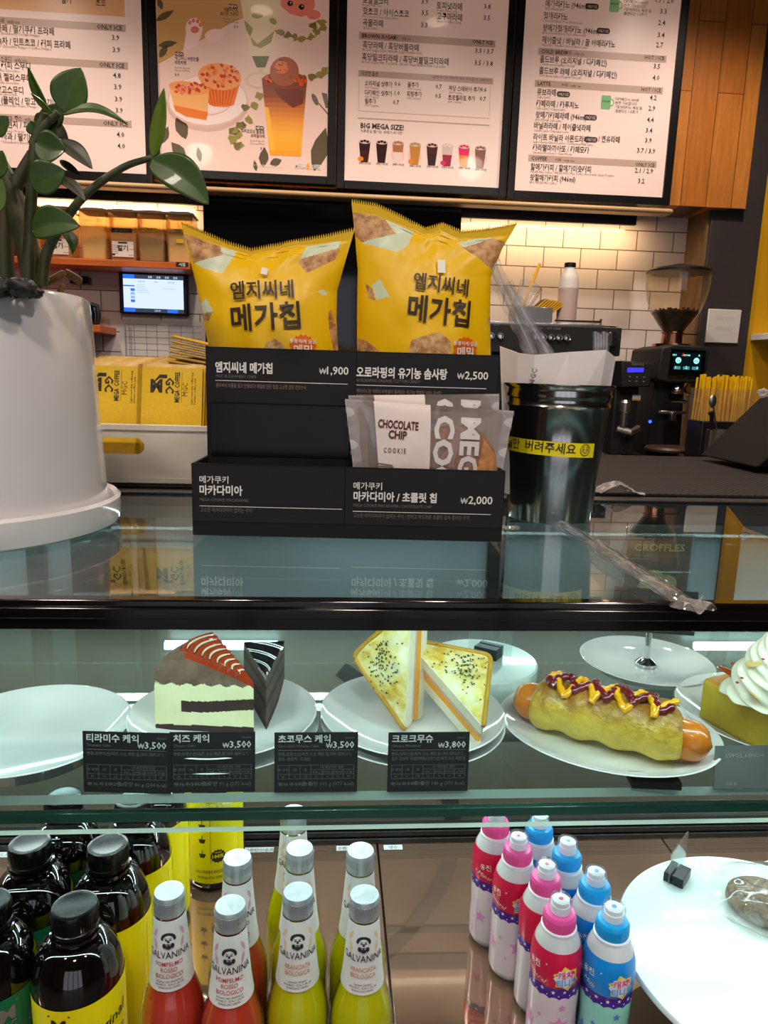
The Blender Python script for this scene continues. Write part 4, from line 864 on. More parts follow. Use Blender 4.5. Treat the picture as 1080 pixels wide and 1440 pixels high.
# ------------------------------------------------------------------ white basket of coffee sachets
bq = at_z(206, 694, MATZ) if False else at_z(206, 690, GT)
BY = max(bq.y, .962); br = at_y(293, 650, BY).x; bl = br-.30
bk = mpp(at_y(206, 650, BY)); zb0 = MATZ+.0008; bh = at_y(206, 597, BY).z-zb0
t = thing('storage_basket', 'white plastic basket with a rounded handle slot behind the white pot', 'basket', ((bl+br)/2, BY, zb0))
wht = P('basket_plastic', (222, 214, 200), .4, rgb2=(212, 204, 190), nscale=5)
def plate_hole(mb, x0, x1, z0, z1, cx, cz, hw, hr, y0, y1, mat):
    n = 48; inner = []; outer = []
    for i in range(n):
        a_ = 2*PI*i/n+1e-3; c_, s_ = math.cos(a_), math.sin(a_)
        inner.append((cx+(hw-hr)*(1 if c_ > 0 else -1)+hr*c_, cz+hr*s_))
        tx = ((x1 if c_ > 0 else x0)-cx)/c_ if abs(c_) > 1e-6 else 1e9; tz = ((z1 if s_ > 0 else z0)-cz)/s_ if abs(s_) > 1e-6 else 1e9
        k_ = min(tx, tz); outer.append((cx+c_*k_, cz+s_*k_))
    vs = [(x, y, z) for y in (y0, y1) for ring in (outer, inner) for x, z in ring]; fs = []
    for i in range(n):
        j = (i+1) % n
        fs += [(i, j, n+j, n+i), (2*n+j, 2*n+i, 3*n+i, 3*n+j), (n+i, n+j, 3*n+j, 3*n+i), (j, i, 2*n+i, 2*n+j)]
    mb.add(vs, fs, mat)
hw = .15; bd = .24
hx = at_y(166, 628, BY).x-t.location.x; hz = at_y(166, 627, BY).z-zb0
m = MB(); plate_hole(m, -hw, hw, 0, bh, hx, hz, 36*bk, 11.5*bk, 0, .003, wht); m.build('basket_front', t, smooth=30)
m = MB(); m.box(-hw, hw, bd-.003, bd, 0, bh, wht); m.box(-hw, -hw+.003, .003, bd-.003, 0, bh, wht); m.box(hw-.003, hw, .003, bd-.003, 0, bh, wht); m.box(-hw+.003, hw-.003, .003, bd-.003, 0, .003, wht)
m.build('basket_walls', t, bevel=.001)
m = MB(); m.box(-hw-.002, hw+.002, -.003, -.0005, bh-.008, bh, wht); m.box(-hw-.002, hw+.002, -.003, -.0005, 0, .008, wht); m.build('basket_rim', t, bevel=.001)
# a coffee sachet: front print, dark edges
sy = P('coffee_sachet', (228, 188, 6), .38, rgb2=(214, 172, 4), nscale=14, bump=.25, bscale=60)
gold = P('sachet_seam', (238, 208, 140), .35, .1, rgb2=(206, 166, 80), nscale=60)
dk = P('sachet_print', (40, 30, 12), .6)
sw, sh, st = 46*bk, .158, .0042
lo_ = sh-.088
def sachet_mesh(flat=False):
    m_ = MB(); m_.box(-sw, sw, 0, st, .004, sh-.004, lambda i: gold if i == 1 else (dk if i in (3, 5) else sy)); m_.box(-sw, sw, st*.4, st*.6, 0, .004, gold); m_.box(-sw, sw, st*.4, st*.6, sh-.004, sh, gold)
    f = frame((0, 0, 0), (1, 0, 0), (0, 0, 1))
    fo = frame((0, 0, lo_), (1, 0, 0), (0, 0, 1))
    # roof mark, M, GC
    m_.poly(fo, [(-.024, .060), (-.028, .056), (-.014, .074), (-.004, .074), (-.004, .069), (-.014, .069)], dk, .0003); m_.text(fo, 'M', -.026, .050, .024, dk, 'l', .05, .016, .0003, res=1)
    m_.text(fo, 'GC', -.0055, .070, .0155, dk, 'l', .03, None, .0003, R(-90), res=1)
    m_.text(fo, 'MEGA', .013, .036, .009, dk, 'l', .03, .017, .0003, R(90), res=1); m_.text(fo, 'COFFEE', .013, .056, .009, dk, 'l', .03, .022, .0003, R(90), res=1); m_.line(fo, (.016, .036), (.016, .078), .0004, dk, .0003)
    m_.text(fo, 'MGC', .024, .045, .010, dk, 'l', .0, .018, .0003, R(90), res=1)
    m_.text(fo, 'Light roast drip coffee bag', .031, .034, .004, dk, 'l', 0, .044, .0003, R(90), res=1); m_.text(fo, 'Instant coffee mix', .035, .034, .004, dk, 'l', 0, .036, .0003, R(90), res=1)
    return m_
sp_ = sachet_mesh().build('coffee_sachet', bevel=.0006)
x1 = at_y(229, 560, BY).x; x2 = at_y(140, 560, BY).x; zs = zb0+.0035; first = True
stood = {0: 'yellow coffee sachet standing in the right row of the white basket', 1: 'yellow coffee sachet standing in the row half hidden by the white pot'}
for col, (xc, n) in enumerate(((x1, 15), (x2, 13))):
    for k in range(n):
        o = sp_ if first else sp_.copy()
        if not first: COL.objects.link(o)
        first = False
        o.location = (xc+(.0015*math.sin(k*1.7)), BY+.012+k*.0105, zs+.0007*k); o.rotation_euler = (R(-14+.4*k), R(.6*math.sin(2.1*k)), R(1.2*math.sin(k)))
        lab_ = stood[col]
        if k == 0: lab_ = ('frontmost coffee sachet of the right row in the white basket, its logo in full view', 'frontmost coffee sachet beside the white pot, logo cut off by the pot')[col]
        tag(o, lab_, 'sachet', None if k == 0 else ('right row of coffee sachets', 'left row of coffee sachets')[col])
fl0 = at_y(258, 512, BY+.05)
for k in range(6):
    o = sp_.copy(); COL.objects.link(o); o.location = (fl0.x+.0015*k-.012+.03, BY+.07-.002*k, zs+sh*.965+k*.0062+.002); o.rotation_euler = (R(-90), R(8+k*.6), R(6-1.5*k))
    tag(o, 'coffee sachet lying flat in the small stack on top of the basket' if k < 5 else 'topmost coffee sachet of the flat stack over the basket', 'sachet', 'flat stack of coffee sachets' if k < 5 else None)

# ------------------------------------------------------------------ black two-tier display box
c1 = at_z(272, 753, GT); c2 = at_z(704, 763, GT); dv = c2-c1
DB = thing('display_box', 'black two tier card display box with white price lettering on the glass top', 'display box', ((c1.x+c2.x)/2, (c1.y+c2.y)/2, GT+.0006), math.atan2(dv.y, dv.x))
DM = Matrix.Translation(DB.location) @ Matrix.Rotation(DB.rotation_euler[2], 4, 'Z'); DI = DM.inverted()
def dl(px, py, yl):
    o_ = DI @ EYE; d_ = DI.to_3x3() @ ray(px, py); q_ = o_+d_*((yl-o_.y)/d_.y); return (q_.x, q_.z)
card = P('card_black', (22, 21, 23), .6, spec=.25, rgb2=(25, 24, 26), nscale=3); card2 = P('card_panel', (28, 27, 30), .55, spec=.3)
w1 = (dl(711, 663, 0)[0]-dl(268.9, 651, 0)[0])/2; h1 = (dl(490, 657, 0)[1]); T_ = .0028
UD = .055
u0 = dl(289, 487, UD); u1 = dl(703, 500, UD); uh = (u0[1]+u1[1])/2; ux0, ux1 = u0[0], u1[0]
xm1 = dl(485, 700, 0)[0]; xm2 = dl(501, 530, UD)[0]
MB().box(-w1, w1, 0, T_, .0, h1, card).build('front_panel', DB, bevel=.0006) if False else None
FD = frame((0, -.0002, 0), (1, 0, 0), (0, 0, 1)); FU = frame((0, UD-.0002, 0), (1, 0, 0), (0, 0, 1))
def dk_(px, py, yl): return mpp(DM @ Vector((*[dl(px, py, yl)[0]], yl, dl(px, py, yl)[1])))
def dtext(mb, fr_m, yl, px, py, s, h, mat=None, align='l', bold=.012, w=None):
    x, z = dl(px, py, yl); k = dk_(px, py, yl); mb.text(fr_m, s, x, z, h*k, mat or M['whiteink'], align, bold, w*k if w else None, .0009, res=2)
def dline(mb, fr_m, yl, pa_, pb_, mat=None): a_ = dl(*pa_, yl); b_ = dl(*pb_, yl); z = (a_[1]+b_[1])/2; mb.line(fr_m, (a_[0], z), (b_[0], z), .0006, mat or M['whiteink'], .0008)
f = MB(); f.box(-w1, w1, 0, T_, 0, h1, card)
for x0, x1_ in ((-w1+.001, xm1-.0005), (xm1+.0005, w1-.001)): f.rect(FD, x0, .014, x1_, h1-.0012, card2, .0005)
dtext(f, FD, 0, 281, 678, '메가쿠키', 11.5); dtext(f, FD, 0, 281, 694, '마카다미아', 15, bold=.03, w=60); dtext(f, FD, 0, 281.5, 704, 'MEGA COOKIE MACADAMIA', 6, M['greyink'], bold=0, w=68); dline(f, FD, 0, (281, 711), (481, 716)); dtext(f, FD, 0, 282, 719, '고소한 마카다미아가 씹히는 쿠키', 7.6, M['greyink'], bold=0, w=72)
dtext(f, FD, 0, 497, 687, '메가쿠키', 11.5); dtext(f, FD, 0, 497, 703, '마카다미아 / 초콜릿 칩', 15, bold=.03, w=117); dtext(f, FD, 0, 497, 712, 'MEGA COOKIE MACADAMIA / CHOCOLATE CHIP', 6, M['greyink'], bold=0, w=110); dline(f, FD, 0, (496, 718), (690, 724)); dtext(f, FD, 0, 497, 727, '고소한 마카다미아가 씹히는 쿠키 / 진하고 부드러운 초콜릿 칩이 풍부한 쿠키', 7, M['greyink'], bold=0, w=163); dtext(f, FD, 0, 692, 709, '₩2,000', 15.5, align='r', bold=.014, w=47)
f.build('front_panel', DB, smooth=0)
s = MB(); s.box(-w1, -w1+T_, T_, UD+.03, 0, h1, card); s.box(w1-T_, w1, T_, UD+.03, 0, h1, card); s.box(-w1+T_, w1-T_, T_, UD, 0, T_, card); s.box(xm1-.001, xm1+.001, T_, UD, T_, h1*.9, card); s.build('lower_tray', DB, bevel=.0004)
f = MB(); f.box(ux0, ux1, UD, UD+T_, 0.0029, uh, card)
zc = dl(300, 565, UD)[1]
for x0, x1_ in ((ux0+.001, xm2-.0005), (xm2+.0005, ux1-.001)): f.rect(FU, x0, zc, x1_, uh-.0012, card2, .0005)
f.rect(FU, ux0+.004, dl(300, 640, UD)[1], xm2-.006, zc-.002, P('recess_black', (9, 8, 9), .22, spec=.3), .0006)
dtext(f, FU, UD, 303, 522, '엠지씨네 메가칩', 16, bold=.03, w=80); dtext(f, FU, UD, 490, 527, '₩1,900', 15, align='r', w=45, bold=.014); dtext(f, FU, UD, 304, 530.5, 'MGC BUCKWHEAT CHIPS', 6, M['greyink'], bold=0, w=56); dline(f, FU, UD, (303, 535), (489, 540)); dtext(f, FU, UD, 304, 544, '엠지씨네 이름을 걸고 만들었다! 메밀로 만든 칩칩 고소한 감당 건강스낵', 6.6, bold=.0, w=126, mat=M['lead'])
dtext(f, FU, UD, 501, 529, '오로라핑의 유기농 솜사탕', 16, bold=.03, w=128); dtext(f, FU, UD, 686, 534, '₩2,500', 15, align='r', w=46, bold=.014); dtext(f, FU, UD, 501, 536.5, 'AURORAPING ORGANIC COTTON CANDY', 6, M['greyink'], bold=0, w=90); dline(f, FU, UD, (501, 541), (684, 547)); dtext(f, FU, UD, 501, 552, '캐치!티니핑 캐릭터 타투씰이 들어있는 유기농 백설탕 100% 솜사탕', 6.6, bold=0, w=120, mat=M['lead']); dtext(f, FU, UD, 501, 559, '오로라핑이 있어 더욱 특별해~츄♥', 6.6, bold=0, w=64, mat=M['lead'])
f.build('upper_panel', DB, smooth=0)
s = MB(); UB = UD+.115; s.box(ux0, ux0+T_, UD+T_, UB, 0.003, uh, card); s.box(ux1-T_, ux1, UD+T_, UB, 0.003, uh, card); s.box(ux0, ux1, UB, UB+T_, 0.003, uh, card); s.box(ux0+T_, ux1-T_, UD+T_, UB, uh*.28, uh*.28+T_, card); s.box(xm2-.001, xm2+.001, UD+T_, UB, uh*.3, uh*.94, card); s.build('upper_tray', DB, bevel=.0004)

# ------------------------------------------------------------------ bags of crisps in the upper tier
def interp(pts, t_):
    for i in range(len(pts)-1):
        if t_ <= pts[i+1][0]:
            k = (t_-pts[i][0])/(pts[i+1][0]-pts[i][0]); return tuple(pts[i][1+q]+(pts[i+1][1+q]-pts[i][1+q])*k for q in range(len(pts[i])-1))
    return pts[-1][1:]
mint = P('print_mint', (206, 218, 186), .35); bagy = P('bag_yellow', (238, 190, 0), .40, bump=.12, bscale=22); seal = P('bag_seal', (222, 178, 4), .35)
chip = P('print_chip', (206, 160, 106), .5, rgb2=(150, 92, 48), nscale=110, ndetail=6, lo=.42, hi=.66); chip2 = P('print_chip_pale', (222, 188, 132), .5, rgb2=(168, 112, 62), nscale=140, ndetail=6); burst = P('print_burst', (226, 112, 22), .4)
def bag(label, L, Rr, top, dip, patches, texts, star, Yb, T, seed):
    """L, Rr: side outline pixels from bottom to top; top: pixels of the top edge"""
    zb = DB.location.z+.06
    Lp = [(i/(len(L)-1), *xz(*p, Yb)) for i, p in enumerate(L)]; Rp = [(i/(len(Rr)-1), *xz(*p, Yb)) for i, p in enumerate(Rr)]
    tp2 = [xz(*p, Yb) for p in top]; xa_, xb_ = tp2[0][0], tp2[-1][0]
    tpn = [((x-xa_)/(xb_-xa_), z) for x, z in tp2]
    def base(u, v):
        # v in 0..1 along the sides measured by height
        def side(S):
            zs_ = [q[2] for q in S]; zt = zs_[0]+(zs_[-1]-zs_[0])*v
            for i in range(len(S)-1):
                if zt <= zs_[i+1]+1e-9:
                    k = (zt-zs_[i])/(zs_[i+1]-zs_[i]); return S[i][1]+(S[i+1][1]-S[i][1])*k, zt
            return S[-1][1], zs_[-1]
        l, r = side(Lp), side(Rp); x = l[0]+(r[0]-l[0])*u; z = l[1]+(r[1]-l[1])*u
        dz = interp(tpn, u)[0]-(Lp[-1][2]+(Rp[-1][2]-Lp[-1][2])*u)
        return x, z+dz*v**3
    def thick(u, v):
        e_ = math.sin(PI*min(max(u, 0), 1))**.55; top_ = (1-min(max((v-.12)/.84, 0), 1)**2.2) if v > .12 else 1
        w_ = .0035*noise.noise(Vector((u*6+seed, v*5, seed)))*e_
        crease = .004*math.exp(-((u-dip)/.10)**2)*max(0, v-.45)*2-.006*math.exp(-((u-dip)/.035)**2)*max(0, v-.6)*2
        fold = .0022*math.sin(26*u+8*math.sin(4*v))*max(0, v-.72)*3*e_
        return max(.0008, T*e_*max(top_, .0)+w_*(1 if v < .9 else .3)+crease*.6+(fold if v < .93 else 0))
    P2 = [(pxpoly(p, Yb), m_) for p, m_ in patches]; nu, nv = 150, 180
    def front(u, v):
        x, z = base(u, v)
        if v > .995: z += .0022*(1 if int(round(u*nu)) % 2 else -1)
        return (x, Yb-thick(u, v), z)
    def back(u, v):
        x, z = base(u, v)
        if v > .995: z += .0022*(1 if int(round(u*nu)) % 2 else -1)
        return (x, Yb+thick(u, v)*.9, z)
    def mf(u, v):
        if v > .945: return seal
        x, z = base(u, v)
        for poly_, m_ in P2:
            if inpoly(x, z, poly_): return m_
        return None
    m_ = MB().surf(front, nu, nv, bagy, mf); m_.surf(lambda u, v: back(1-u, v), nu, nv, bagy)
    def fnm(x, z):
        v = (z-Lp[0][2])/(Lp[-1][2]-Lp[0][2]); v = min(max(v, 0), 1)
        for _ in range(2):
            l = base(0, v); r = base(1, v); u = (x-l[0])/(r[0]-l[0]); zz = l[1]+(r[1]-l[1])*u; v += (z-zz)/(Lp[-1][2]-Lp[0][2])
        return (x, Yb-thick(u, v)-.0016, z)
    ink = P('bag_lettering', (54, 32, 16), .45) if 'bag_lettering' not in bpy.data.materials else bpy.data.materials['bag_lettering']
    k = mpp(at_y(*top[0], Yb))
    for px, py, s_, w_, h_, ro, mm in texts:
        x, z = xz(px, py, Yb); m_.text(None, s_, x, z, h_*k, ink if mm is None else mm, 'c', .020 if mm is None else .01, w_*k if w_ else None, rot=R(ro), fn=fnm, res=2)
    x, z = xz(*star, Yb); rr_ = 19*k; sp2 = [(x+rr_*(1 if i % 2 else .84)*math.cos(2*PI*i/32), z+rr_*(1 if i % 2 else .84)*math.sin(2*PI*i/32)) for i in range(32)]
    c_ = fnm(x, z); vs = [(c_[0], c_[1]+.0003, c_[2])]+[(fnm(a, b)[0], fnm(a, b)[1]+.0003, b) for a, b in sp2]; m_.add(vs, [(0, i+1, (i+1) % 32+1) for i in range(32)], burst)
    for q, (s_, hh_, dz) in enumerate((('통통하게 담은', 6.5, 6), ('메밀', 15, -9))): m_.text(None, s_, x, z+dz*k, hh_*k, M['whiteink'], 'c', .02, None, fn=lambda a, b: (fnm(a, b)[0], fnm(a, b)[1]-.0008, b), res=1)
    o_ = m_.build('crisp_bag', smooth=50); tag(o_, label, 'snack bag'); return o_
YB = DB.location.y+UD+.062
bag('left yellow crisp bag with a puffed top, behind the black price for 1,900',
    [(300, 560), (296, 500), (286, 450), (276, 400), (264, 352), (254, 312)], [(474, 566), (476, 500), (473, 450), (474, 410), (486, 366), (499, 322)],
    [(254, 312), (285, 326), (320, 341), (353, 351), (385, 345), (420, 338), (460, 331), (499, 322)], .56,
    [([(258, 329), (309, 339), (314, 360), (273, 371)], chip), ([(272, 370), (314, 360), (308, 339), (336, 348), (316, 387), (290, 380)], mint), ([(432, 346), (480, 336), (476, 350), (422, 366)], mint), ([(419, 371), (442, 349), (480, 344), (472, 366), (432, 386)], chip),
     ([(283, 428), (292, 421), (304, 440), (285, 441)], mint), ([(284, 441), (304, 440), (296, 452), (288, 452)], chip2), ([(447, 412), (454, 408), (462, 415), (456, 417)], mint), ([(462, 440), (466, 436), (482, 494), (470, 496), (462, 460)], chip), ([(372, 500), (378, 484), (390, 478), (402, 486), (406, 500)], chip2)],
    [(372, 421, '엠지씨네', 88, 27, 4, None), (378, 463, '메가칩', 97, 40, 5, None), (374, 387, '▮', 9, 9, -12, M['whiteink'])], (428, 490), YB, .036, 3)
bag('taller right yellow crisp bag whose left corner stands highest, next to the steel bin',
    [(501, 566), (502, 500), (502, 440), (503, 380), (499, 330), (494, 282)], [(688, 572), (690, 500), (689, 440), (690, 390), (706, 350), (727, 315)],
    [(494, 282), (530, 288), (560, 302), (598, 322), (622, 315), (650, 326), (690, 322), (727, 315)], .5,
    [([(494, 294), (537, 303), (556, 330), (508, 342), (498, 330)], chip), ([(508, 343), (536, 332), (556, 330), (538, 303), (584, 322), (572, 348), (558, 357)], mint), ([(640, 342), (690, 332), (690, 336), (652, 349)], mint), ([(649, 349), (682, 333), (714, 341), (690, 380), (672, 366)], chip), ([(714, 341), (727, 330), (692, 382), (689, 378)], mint),
     ([(513, 399), (522, 408), (527, 425), (517, 421)], chip), ([(522, 404), (532, 394), (546, 420), (528, 424)], mint), ([(502, 476), (514, 480), (532, 494), (510, 500), (502, 500)], chip), ([(568, 502), (574, 480), (592, 474), (612, 469), (628, 482), (628, 502)], chip2), ([(682, 450), (690, 445), (690, 470)], chip2)],
    [(615, 413, '엠지씨네', 80, 26, -5, None), (611, 455, '메가칩', 90, 40, -4, None), (617, 382, '▮', 11, 18, 0, M['whiteink']), (617, 374, '◢', 9, 9, 0, M['whiteink'])], (648, 493), YB+.004, .036, 9)

# ------------------------------------------------------------------ wrapped cookies in the lower tier
film = GLASS('frosted_film', (226, 222, 220), .06, .08, haze=.10, hazergb=(214, 208, 206), streak=.22, sscale=24, sstretch=(1, 1, .5))
film_b = GLASS('frosted_back', (226, 222, 220), .06, .08, haze=.80, hazergb=(214, 206, 202))
cook = P('cookie', (212, 150, 92), .8, rgb2=(166, 106, 60), nscale=50, bump=.8, bscale=60)
wband = P('label_band', (232, 218, 212), .45)
def cookie_pack(label, y_, TL, TR, BL, BR, front):
    zb = DB.location.z+.0035
    a = at_y(*TL, y_); b_ = at_y(*TR, y_); c_ = at_y(*BL, y_); d_ = at_y(*BR, y_)
    t_ = thing('cookie_pack', label, 'cookie', ((c_.x+d_.x)/2, y_, zb)); O = Vector(t_.location)
    def corner(p, q):  # extend side down to the tray floor
        k = (zb-p.z)/(q.z-p.z); return p+(q-p)*k
    e1 = corner(a, c_)-O; e2 = corner(b_, d_)-O; A = a-O; B = b_-O
    def pos(u, v): l = e1+(A-e1)*v; r = e2+(B-e2)*v; return l+(r-l)*u
    def th(u, v):
        s_ = math.sin(PI*min(max((u-.07)/.86, 0), 1))**.6*math.sin(PI*min(max(v, .0), 1))**.5 if .07 < u < .93 else 0
        w_ = .0013*noise.noise(Vector((u*9, v*7, y_*50))); wav = .0016*math.sin(v*26)*(1-min(1, min(u, 1-u)/.1))
        return .0095*s_+w_*s_+wav*.5, wav
    def fr(u, v): p = pos(u, v); q, w_ = th(u, v); return (p.x+(.0012*math.sin(v*60) if u in (0, 1) else 0), p.y-q-.0004, p.z)
    def bk_(u, v): p = pos(u, v); q, w_ = th(u, v); return (p.x, p.y+q+.0004, p.z)
    m_ = MB().surf(fr, 60, 40, film, lambda u, v: wband if .165 < u < .50 else None); m_.surf(lambda u, v: bk_(1-u, v), 40, 30, film_b)
    def uv(px, py):
        p = at_y(px, py, y_-.01)-O; v = (p.z-e1.z)/(A.z-e1.z)
        for _ in range(3): l = e1+(A-e1)*v; r = e2+(B-e2)*v; u = (p.x-l.x)/(r.x-l.x); v += (p.z-(l.z+(r.z-l.z)*u))/(A.z-e1.z)
        return u, v, p
    def fn(x, z):
        v = (z-e1.z)/(A.z-e1.z)
        for _ in range(3): l = e1+(A-e1)*v; r = e2+(B-e2)*v; u = (x-l.x)/(r.x-l.x); v += (z-(l.z+(r.z-l.z)*u))/(A.z-e1.z)
        q, _w = th(u, v); return (x, y_-O.y-q-.0011, z)
    k = mpp(a); red = P('cocoa_ink', (84, 26, 20), .5) if 'cocoa_ink' not in bpy.data.materials else bpy.data.materials['cocoa_ink']; wl = P('film_letter', (222, 216, 214), .5) if 'film_letter' not in bpy.data.materials else bpy.data.materials['film_letter']
    def tt_(px, py, s_, h_, w_, ro, mm, bold): p = at_y(px, py, y_-.008)-O; m_.text(None, s_, p.x, p.z, h_*k, mm, 'c', bold, w_*k if w_ else None, rot=R(ro), fn=fn, res=2)
    if front:
        tt_(560, 603, 'CHOCOLATE', 16, 57, -3, red, .03); tt_(559, 617, 'CHIP', 16, 26, -3, red, .03)
        tt_(555, 637, 'C O O K I E', 10, 31, -1, M['ink'], .01)
        for q, (px, py, w_) in enumerate(((541, 654, 22), (541, 657, 26), (541, 660, 28))): tt_(px, py, '▬', 5, w_, -6+q*4, M['greyink'], 0)
    for px, py, s_ in ((651, 562 if not front else 587, 'MEGA'), (614, 560 if not front else 584, 'COOKIE')):
        p = at_y(px, py, y_-.008)-O; m_.text(None, s_, p.x, p.z, 38*k, wl, 'l', .04, (116 if s_ == 'MEGA' else 176)*k, rot=R(-92), fn=fn, res=2)
    m_.build('wrapper', t_, smooth=50)
    cx = pos(.68, .42)
    MB().lathe([(0, -.004), (.036, -.004), (.042, 0), (.038, .0045), (.02, .006), (0, .0062)], cook, 40, Matrix.Translation((cx.x, cx.y, .066)) @ Matrix.Rotation(PI/2, 4, 'X')).build('cookie', t_)
cookie_pack('frontmost wrapped chocolate chip cookie in the lower tray of the black box', DB.location.y+.019, (485, 561), (723, 578), (497, 660), (706, 664), True)
cookie_pack('second wrapped cookie, standing close behind the chocolate chip one', DB.location.y+.042, (490, 556), (702, 554), (500, 650), (700, 652), False)

# ------------------------------------------------------------------ steel bin with a paper bag, clear straws
fb = at_z(778, 738, GT); kb = mpp(fb); rbn = 61*kb
BC = Vector((at_y(780, 600, fb.y+rbn).x, fb.y+rbn, GT+.0006)); kt = mpp(at_y(787, 545, BC.y)); rtp = 78*kt
bhh = at_y(787, 540, BC.y).z-BC.z
stl = P('mirror_steel', (186, 182, 178), .16, 1, bump=.02, bscale=6)
bn = thing('steel_bin', 'shiny round steel bin with a yellow tape label on the glass top', 'bin', BC)
def br_(z): return rbn+(rtp*.955-rbn)*(z/bhh)
zb_ = bhh*.845
prof = [(0, 0.002), (rbn*.95, .002), (rbn, 0), (br_(.004), .004)]+[(br_(bhh*q), bhh*q) for q in (.3, .6, .82)]+[(br_(zb_)+.0018, zb_), (br_(zb_), zb_+.004), (br_(zb_+.008), zb_+.008), (br_(zb_+.010)+.0016, zb_+.011), (br_(zb_+.014), zb_+.015), (rtp*.955, bhh-.005), (rtp, bhh-.002), (rtp, bhh), (rtp-.002, bhh), (rtp*.95-.0015, bhh-.006), (rbn-.002, .004), (0, .004)]
bbody = MB().lathe(prof, stl, 72).build('bin_body', bn, smooth=50)
def onbin(off):
    def fn(u, v): r = br_(v)+off; a = u/r; return (r*math.sin(a), -r*math.cos(a), v)
    return fn
ya = at_y(717, 615, BC.y-rbn*.8).z-BC.z; yb_ = at_y(717, 635, BC.y-rbn*.8).z-BC.z
tpm = P('yellow_tape', (246, 226, 20), .45)
xe_ = .033; m = MB(); ff = onbin(.0006)
m.surf(lambda u, v: ff(-.10+u*(.10+xe_), yb_+(ya-yb_)*v-.004*u), 40, 2, tpm)
f2 = onbin(.0011); m.text(None, '비닐만  버려주세요 ☺', .026, (ya+yb_)/2-.0075, .0125, M['ink'], 'r', .012, None, fn=f2, rot=R(-2), res=2)
m.build('tape_label', bbody, smooth=60)
# white paper bag sticking out of the bin
def bl_(px, py, y): p = at_y(px, py, y)-BC; return (p.x, p.y, p.z)
t = thing('paper_bag', 'folded white paper bag standing in the steel bin', 'paper bag', (BC.x, BC.y, BC.z+.006))
def pb_(px, py, y): p = at_y(px, py, y)-Vector(t.location); return (p.x, p.y, p.z)
yf = BC.y-.035; yk = BC.y+.035
for nm, pts_ in (('bag_front', [((722, 560), yf), ((760, 497), yf), ((862, 502), yf), ((857, 492), yf), ]),): pass
m = MB(); p_ = [pb_(703, 487, BC.y), pb_(727, 496, BC.y-.02), pb_(752, 499, yf), pb_(800, 495, yf), pb_(853, 492, yf+.01), pb_(866, 503, BC.y)]
low = [(q[0]*.80, q[1]*.80, .02) for q in p_]
mid = [((a[0]*.55+b[0]*.45)*.97, (a[1]*.6+b[1]*.4)+.003*(-1)**i, (a[2]*.5+b[2]*.5)) for i, (a, b) in enumerate(zip(p_, low))]
m.add(p_+mid+low, [(i+1, i, 6+i, 7+i) for i in range(5)]+[(7+i, 6+i, 12+i, 13+i) for i in range(5)], M['paper'])
p2 = [pb_(703, 487, BC.y), pb_(740, 500, yk), pb_(800, 498, yk), pb_(850, 500, yk), pb_(866, 503, BC.y)]; l2 = [(q[0]*.78, q[1]*.78, .02) for q in p2]
m.add(p2+l2, [(i, i+1, 6+i, 5+i) for i in range(4)], M['paper'])
fq = frame((p_[2][0], p_[2][1]-.001, p_[2][2]), (1, .0, 0), (0, .1, 1)); m.text(fq, 'MGC', .0, -.032, .008, M['greyink'], 'l', .02, None, .0008, R(80), res=1)
o = m.build('bag_paper', t, smooth=0); sd = o.modifiers.new('thick', 'SOLIDIFY'); sd.thickness = .0006
wrap = GLASS('straw_wrapper', (252, 252, 252), .10, .03, haze=.04, hazergb=(240, 240, 240), streak=.24, sscale=30, sstretch=(1, 1, 1)); strw = GLASS('clear_straw', (246, 246, 246), .12, .03, haze=.06, hazergb=(240, 236, 236), streak=.12, sscale=60)
def wrapped_straw(name, label, A, B, w, rs2=.0042, flat=.3, nor=None, crimp=.006, wav=.0):
    A = Vector(A); B = Vector(B); t_ = thing(name, label, 'straw', A); d = B-A; L = d.length; u = d.normalized()
    n_ = Vector(nor) if nor else (A-EYE).normalized(); s_ = u.cross(n_).normalized(); n2 = s_.cross(u)
    q = random.Random(int(L*1e6)); n = 40
    def fn(a, v):
        an = a*2*PI; e_ = min(1, min(v, 1-v)/.05); rag = .0008*noise.noise(Vector((v*30, math.cos(an)*2, L*9)))*6
        return tuple(u*(L*v)+s_*(w/2*math.cos(an)*(.9+.1*math.sin(v*40)))+n2*((w/2*flat*(.1+.9*e_))*math.sin(an)+rag*.3+wav*math.sin(v*9)))
    MB().surf(fn, 20, n, wrap, wrap=True).build('wrapper', t_, smooth=50)
    mb = MB(); mb.tube([u*(L*.03), u*(L*.5)+n2*wav, u*(L*.97)], rs2, strw, 12); mb.build('straw_tube', t_, smooth=60)
    return t_
ys_ = BC.y-.012
P1 = at_y(772, 545, ys_); P2_ = at_y(690, 368, ys_+.012)
wrapped_straw('wrapped_straw', 'tall clear wrapped straw leaning from the steel bin behind the right crisp bag', P1, P2_, .020)
wrapped_straw('wrapped_straw', 'shorter clear wrapped straw in the steel bin, right of the tall one', at_y(800, 548, ys_-.014), at_y(712, 398, ys_-.006), .014)
for k in range(5):
    a = at_y(838+k*3.6, 545, BC.y+.048); b_ = at_y(837+k*4.0, 466+(k % 3)*2, BC.y+.046)
    o = MB().tube([a, b_], .0032, strw, 10).build('clear_straw'); tag(o, 'clear bare straw in the small bunch behind the paper bag in the bin', 'straw', 'bunch of bare clear straws')
za = GT+.006
A = at_z(786, 735, za); B = at_z(962, 846, za)
wrapped_straw('wrapped_straw', 'clear wrapped straw lying across the glass top in front of the steel bin', A, B, .020, .0042, .45, (0, 0, 1))
